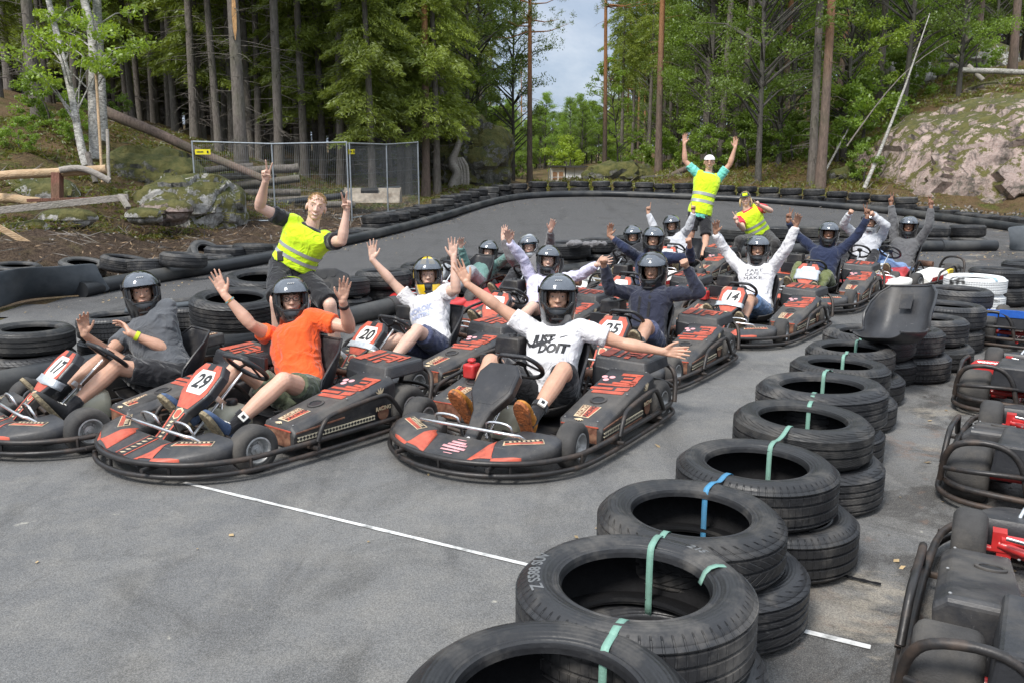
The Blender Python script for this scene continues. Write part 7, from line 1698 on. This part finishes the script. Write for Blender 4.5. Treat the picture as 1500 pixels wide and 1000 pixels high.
# far-off wood: one mass each side
def wood(name,pts,kd,label):
    me=bpy.data.meshes.new(name); me.from_pydata([p[:3] for p in pts],[],[]); a=me.attributes.new('rot','FLOAT','POINT'); a.data.foreach_set('value',[p[3] for p in pts]); a=me.attributes.new('scl','FLOAT','POINT'); a.data.foreach_set('value',[p[4] for p in pts])
    o=bpy.data.objects.new(name,me); COL.objects.link(o); o['kind']='stuff'; o['label']=label
    ng=bpy.data.node_groups.new(name,'GeometryNodeTree'); ng.interface.new_socket('Geometry',in_out='INPUT',socket_type='NodeSocketGeometry'); ng.interface.new_socket('Geometry',in_out='OUTPUT',socket_type='NodeSocketGeometry')
    gi=ng.nodes.new('NodeGroupInput'); go=ng.nodes.new('NodeGroupOutput'); jn=ng.nodes.new('GeometryNodeJoinGeometry'); mp_=ng.nodes.new('GeometryNodeMeshToPoints'); ng.links.new(gi.outputs[0],mp_.inputs[0])
    ar=ng.nodes.new('GeometryNodeInputNamedAttribute'); ar.inputs['Name'].default_value='rot'; as_=ng.nodes.new('GeometryNodeInputNamedAttribute'); as_.inputs['Name'].default_value='scl'; cx=ng.nodes.new('ShaderNodeCombineXYZ'); ng.links.new(ar.outputs[0],cx.inputs[2])
    src=next(x for x in bpy.data.objects if x.type=='EMPTY' and x.get('category')=='tree' and any(c.data==KINDS[kd][0][0][1] for c in x.children))
    for c in src.children:
        oi=ng.nodes.new('GeometryNodeObjectInfo'); oi.transform_space='ORIGINAL'; oi.inputs['Object'].default_value=c; oi.inputs['As Instance'].default_value=True
        ip=ng.nodes.new('GeometryNodeInstanceOnPoints'); ng.links.new(mp_.outputs[0],ip.inputs['Points']); ng.links.new(oi.outputs['Geometry'],ip.inputs['Instance']); ng.links.new(cx.outputs[0],ip.inputs['Rotation']); ng.links.new(as_.outputs[0],ip.inputs['Scale']); ng.links.new(ip.outputs[0],jn.inputs[0])
    ng.links.new(jn.outputs[0],go.inputs[0]); md=o.modifiers.new('gn','NODES'); md.node_group=ng
def wpts(n,y0,y1,ok,s0=.8,s1=1.2):
    out=[]
    while len(out)<n:
        y=rr.uniform(y0,y1); x=rr.uniform(-.8,.8)*y
        if ok(x/y,y): out.append((x,y,th(x,y)-.3,rr.uniform(0,6.28),rr.uniform(s0,s1)))
    return out
wood('distant_spruce_wood',wpts(150,45,95,lambda u,y:u<-.055 and (y>55 or u<-.2)),'spruce0','dense dark spruce wood far behind the left bank')
wood('distant_low_spruce_wood',wpts(190,44,90,lambda u,y:u<-.10),'spruce_low','lower spruces deep in the left wood')
wood('distant_leafy_wood',wpts(120,50,110,lambda u,y:u>.14),'leafy1','leafy wood far up the right-hand slope')
wood('distant_mixed_wood',wpts(60,52,100,lambda u,y:.125<u<.7 or -.09<u<-.03),'spruce1','spruces far behind the right-hand wood')
wood('valley_wood',wpts(190,98,135,lambda u,y:-.12<u<.2,.55,.9),'leafy0','low wood across the valley under the sky gap')
# bushes
BU=[(831,262,80,2.6,'yellow_bush'),]
e=tree('shrub',at(831,258,92),2.5,0,'yellow-green rounded bush behind the site hut','bush',None,'bush')
for c in e.children:
    if c.name.startswith('crown'): c.data=c.data.copy(); c.data.materials[0]=M['yellow_bush']
for i,(px,py,s,kd) in enumerate([(765,262,1.2,'shrub'),(895,262,1.0,'shrub'),(905,258,1.1,'shrub'),(960,256,1.2,'shrub'),(1000,250,1.3,'shrub'),(1045,255,1.1,'shrub'),(1095,248,1.3,'shrub'),(1130,240,1.5,'shrub'),(1160,245,1.2,'shrub'),(1225,240,1.6,'shrub'),(1262,225,1.7,'shrub'),(1300,170,1.6,'shrub'),(1340,150,1.4,'shrub'),(1375,120,1.5,'shrub'),(1430,110,1.2,'shrub'),(1265,268,.7,'shrub'),(735,265,1.0,'shrub'),(705,240,1.0,'shrub'),(640,262,.8,'shrub'),(75,195,.9,'shrub'),(165,180,.8,'shrub'),(30,230,.5,'shrub'),(110,215,.5,'shrub')]):
    tree(kd,tp(px,py),s,rr.uniform(0,6),'low green bush on the bank, %s from the left'%ordn(sorted([765,895,905,960,1000,1045,1095,1130,1160,1225,1262,1300,1340,1375,1430,1265,735,705,640,75,165,30,110]).index(px)),'bush','bushes on the banks','bush')
# ---------------------------------------------------------------- ground cover
r2=np.random.RandomState(9)
def cover(n,xr,yr,ok,leaf,m,name,label,up=.6,hgt=.05,wid=.35,per=5,spr=.06,clump=0):
    x=r2.uniform(*xr,n*3); y=r2.uniform(*yr,n*3); z,sd=terr(x,y)
    nz_=np.array([noise.noise(V((a*.9,b*.9,clump)))+.5*noise.noise(V((a*2.7,b*2.7,clump))) for a,b in zip(x,y)]); k=ok(x,y,z,sd,nz_); x,y,z,sd=[q[k][:n] for q in (x,y,z,sd)]
    nn=np.array([noise.noise(V((a*.45,b*.45,0)))*.9+noise.noise(V((a*1.6,b*1.6,3)))*.35+noise.noise(V((a*4.5,b*4.5,7)))*.12 for a,b in zip(x,y)]); z=z+nn*np.clip((-sd-.4)/2.5,0,1)*.38
    C=np.repeat(np.stack([x,y,z],1),per,0)+r2.normal(0,1,(len(x)*per,3))*[spr,spr,0]; A_=unit(r2.normal(0,1,C.shape)*[1,1,.3]+[0,0,up])*leaf*r2.uniform(.6,1.4,(len(C),1)); C[:,2]+=np.abs(A_[:,2])*.8+r2.uniform(0,hgt,len(C)); B_=unit(np.cross(A_,r2.normal(0,1,C.shape)))*leaf*wid
    me=quads(C,A_,B_,name,m); o=bpy.data.objects.new(name,me); COL.objects.link(o); o['kind']='stuff'; o['label']=label
sel=lambda lo:(lambda x,y,z,sd,n:(sd<-lo)&(n>-.05))
cover(9000,(-14,-1),(13,34),lambda x,y,z,sd,n:(sd<np.where(y<25,-4.2,-2.6))&(n>-.25),.05,M['moss_green'],'moss_and_herbs','low green moss and herbs on the left bank',.5,.05,.4)
cover(3800,(-14,-1),(13,34),lambda x,y,z,sd,n:(sd<np.where(y<25,-3.8,-2.2))&(n<.1),.09,M['dry_grass'],'dry_grass','dry brown grass and twigs on the left bank',.5,.02,.07,5,.12,4)
cover(7000,(1,22),(27,46),lambda x,y,z,sd,n:(sd<-1.2)&(n>-.2),.07,M['moss_green'],'undergrowth','green undergrowth on the right-hand slope',.7,.12,.4)
cover(5000,(1,22),(25.5,44),lambda x,y,z,sd,n:(sd<-.9)&(n<.15),.13,M['dry_grass'],'heather_and_twigs','brown heather and twigs on the right-hand slope',.6,.04,.06,6,.15,5)
cover(900,(-14,2),(12.5,32),lambda x,y,z,sd,n:(sd<-.7),.22,M['twig'],'fallen_twigs','fallen sticks and broken twigs on the left bank',.12,.04,.045,2,.2)
cover(700,(2,22),(26,42),lambda x,y,z,sd,n:(sd<-.7),.28,M['twig'],'fallen_branches','fallen sticks on the right-hand slope',.2,.05,.04,2,.2)
M['chips']=mat('wood_chips',(.24,.165,.10),.85,var=.7,scale=1.5); M['grit']=mat('grey_grit',(.20,.185,.17),.85,var=.6,scale=1.5)
cover(1500,(-12,1),(12.5,30),lambda x,y,z,sd,n:(sd<-.6)&(sd>-5),.055,M['chips'],'wood_chips','pale wood chips and twigs in the brown soil',.15,.0,.18,2,.2)
cover(500,(-12,1),(12.5,30),lambda x,y,z,sd,n:(sd<-.4)&(sd>-5),.025,M['grit'],'grit','small grey stones in the brown soil',.3,.0,.8,2,.2)
cover(700,(8,20),(19,28),lambda x,y,z,sd,n:(sd<-.5)&(sd>-4),.05,M['grit'],'rubble','small rubble at the foot of the outcrop',.3,.0,.7,2,.2)
# ---------------------------------------------------------------- light and sky
SUN_EL,SUN_AZ=R(50),R(215)     # azimuth measured from +Y clockwise
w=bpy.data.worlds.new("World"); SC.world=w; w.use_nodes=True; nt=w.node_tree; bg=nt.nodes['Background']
sky=N(nt,'ShaderNodeTexSky',sky_type='NISHITA'); sky.sun_disc=False; sky.sun_elevation=SUN_EL; sky.sun_rotation=SUN_AZ; sky.air_density=1.0; sky.dust_density=2.5; sky.ozone_density=1.0
hs=N(nt,'ShaderNodeHueSaturation',inp={'Saturation':.55,'Value':1.0}); L(nt,sky.outputs[0],hs.inputs['Color'])
tc=N(nt,'ShaderNodeTexCoord'); mp=N(nt,'ShaderNodeMapping'); mp.inputs['Scale'].default_value=(1,1,2.2); L(nt,tc.outputs['Generated'],mp.inputs[0])
cn=N(nt,'ShaderNodeTexNoise',inp={'Scale':2.4,'Detail':8,'Roughness':.6,'Distortion':.4}); L(nt,mp.outputs[0],cn.inputs['Vector']); mr=N(nt,'ShaderNodeMapRange',inp={'From Min':.40,'From Max':.62,'To Min':.72,'To Max':1.0}); L(nt,cn.outputs['Fac'],mr.inputs['Value'])
cm=N(nt,'ShaderNodeMix',data_type='RGBA'); L(nt,mr.outputs[0],cm.inputs['Factor']); L(nt,hs.outputs[0],cm.inputs['A']); 
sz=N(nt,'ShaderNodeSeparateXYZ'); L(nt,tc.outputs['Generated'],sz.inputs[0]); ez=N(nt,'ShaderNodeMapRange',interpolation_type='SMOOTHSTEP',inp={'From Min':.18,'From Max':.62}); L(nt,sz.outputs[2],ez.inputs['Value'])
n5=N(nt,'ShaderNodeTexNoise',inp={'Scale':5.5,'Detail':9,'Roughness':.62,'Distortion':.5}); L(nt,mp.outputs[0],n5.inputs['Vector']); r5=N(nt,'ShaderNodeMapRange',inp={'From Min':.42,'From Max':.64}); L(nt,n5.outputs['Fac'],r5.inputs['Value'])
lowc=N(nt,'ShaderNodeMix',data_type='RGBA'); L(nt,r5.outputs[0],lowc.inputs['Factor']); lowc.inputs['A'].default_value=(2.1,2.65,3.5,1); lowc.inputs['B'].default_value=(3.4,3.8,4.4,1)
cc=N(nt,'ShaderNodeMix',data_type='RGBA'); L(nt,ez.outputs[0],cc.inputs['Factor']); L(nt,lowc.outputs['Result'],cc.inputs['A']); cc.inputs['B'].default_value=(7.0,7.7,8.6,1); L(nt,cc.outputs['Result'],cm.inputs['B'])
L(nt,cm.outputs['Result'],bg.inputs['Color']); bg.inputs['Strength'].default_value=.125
sl=bpy.data.lights.new('sun','SUN'); sl.energy=2.4; sl.angle=R(13); sl.color=(1,.955,.89); so=bpy.data.objects.new('sun',sl); COL.objects.link(so)
dr=V((math.sin(SUN_AZ)*math.cos(SUN_EL),math.cos(SUN_AZ)*math.cos(SUN_EL),math.sin(SUN_EL))); so.rotation_euler=dr.to_track_quat('Z','Y').to_euler(); so.location=(0,0,20)
SC.view_settings.view_transform='Standard'; SC.view_settings.look='None'; SC.view_settings.exposure=.66; SC.view_settings.gamma=1
SC.cycles.max_bounces=6; SC.cycles.transparent_max_bounces=12; SC.cycles.use_denoising=True
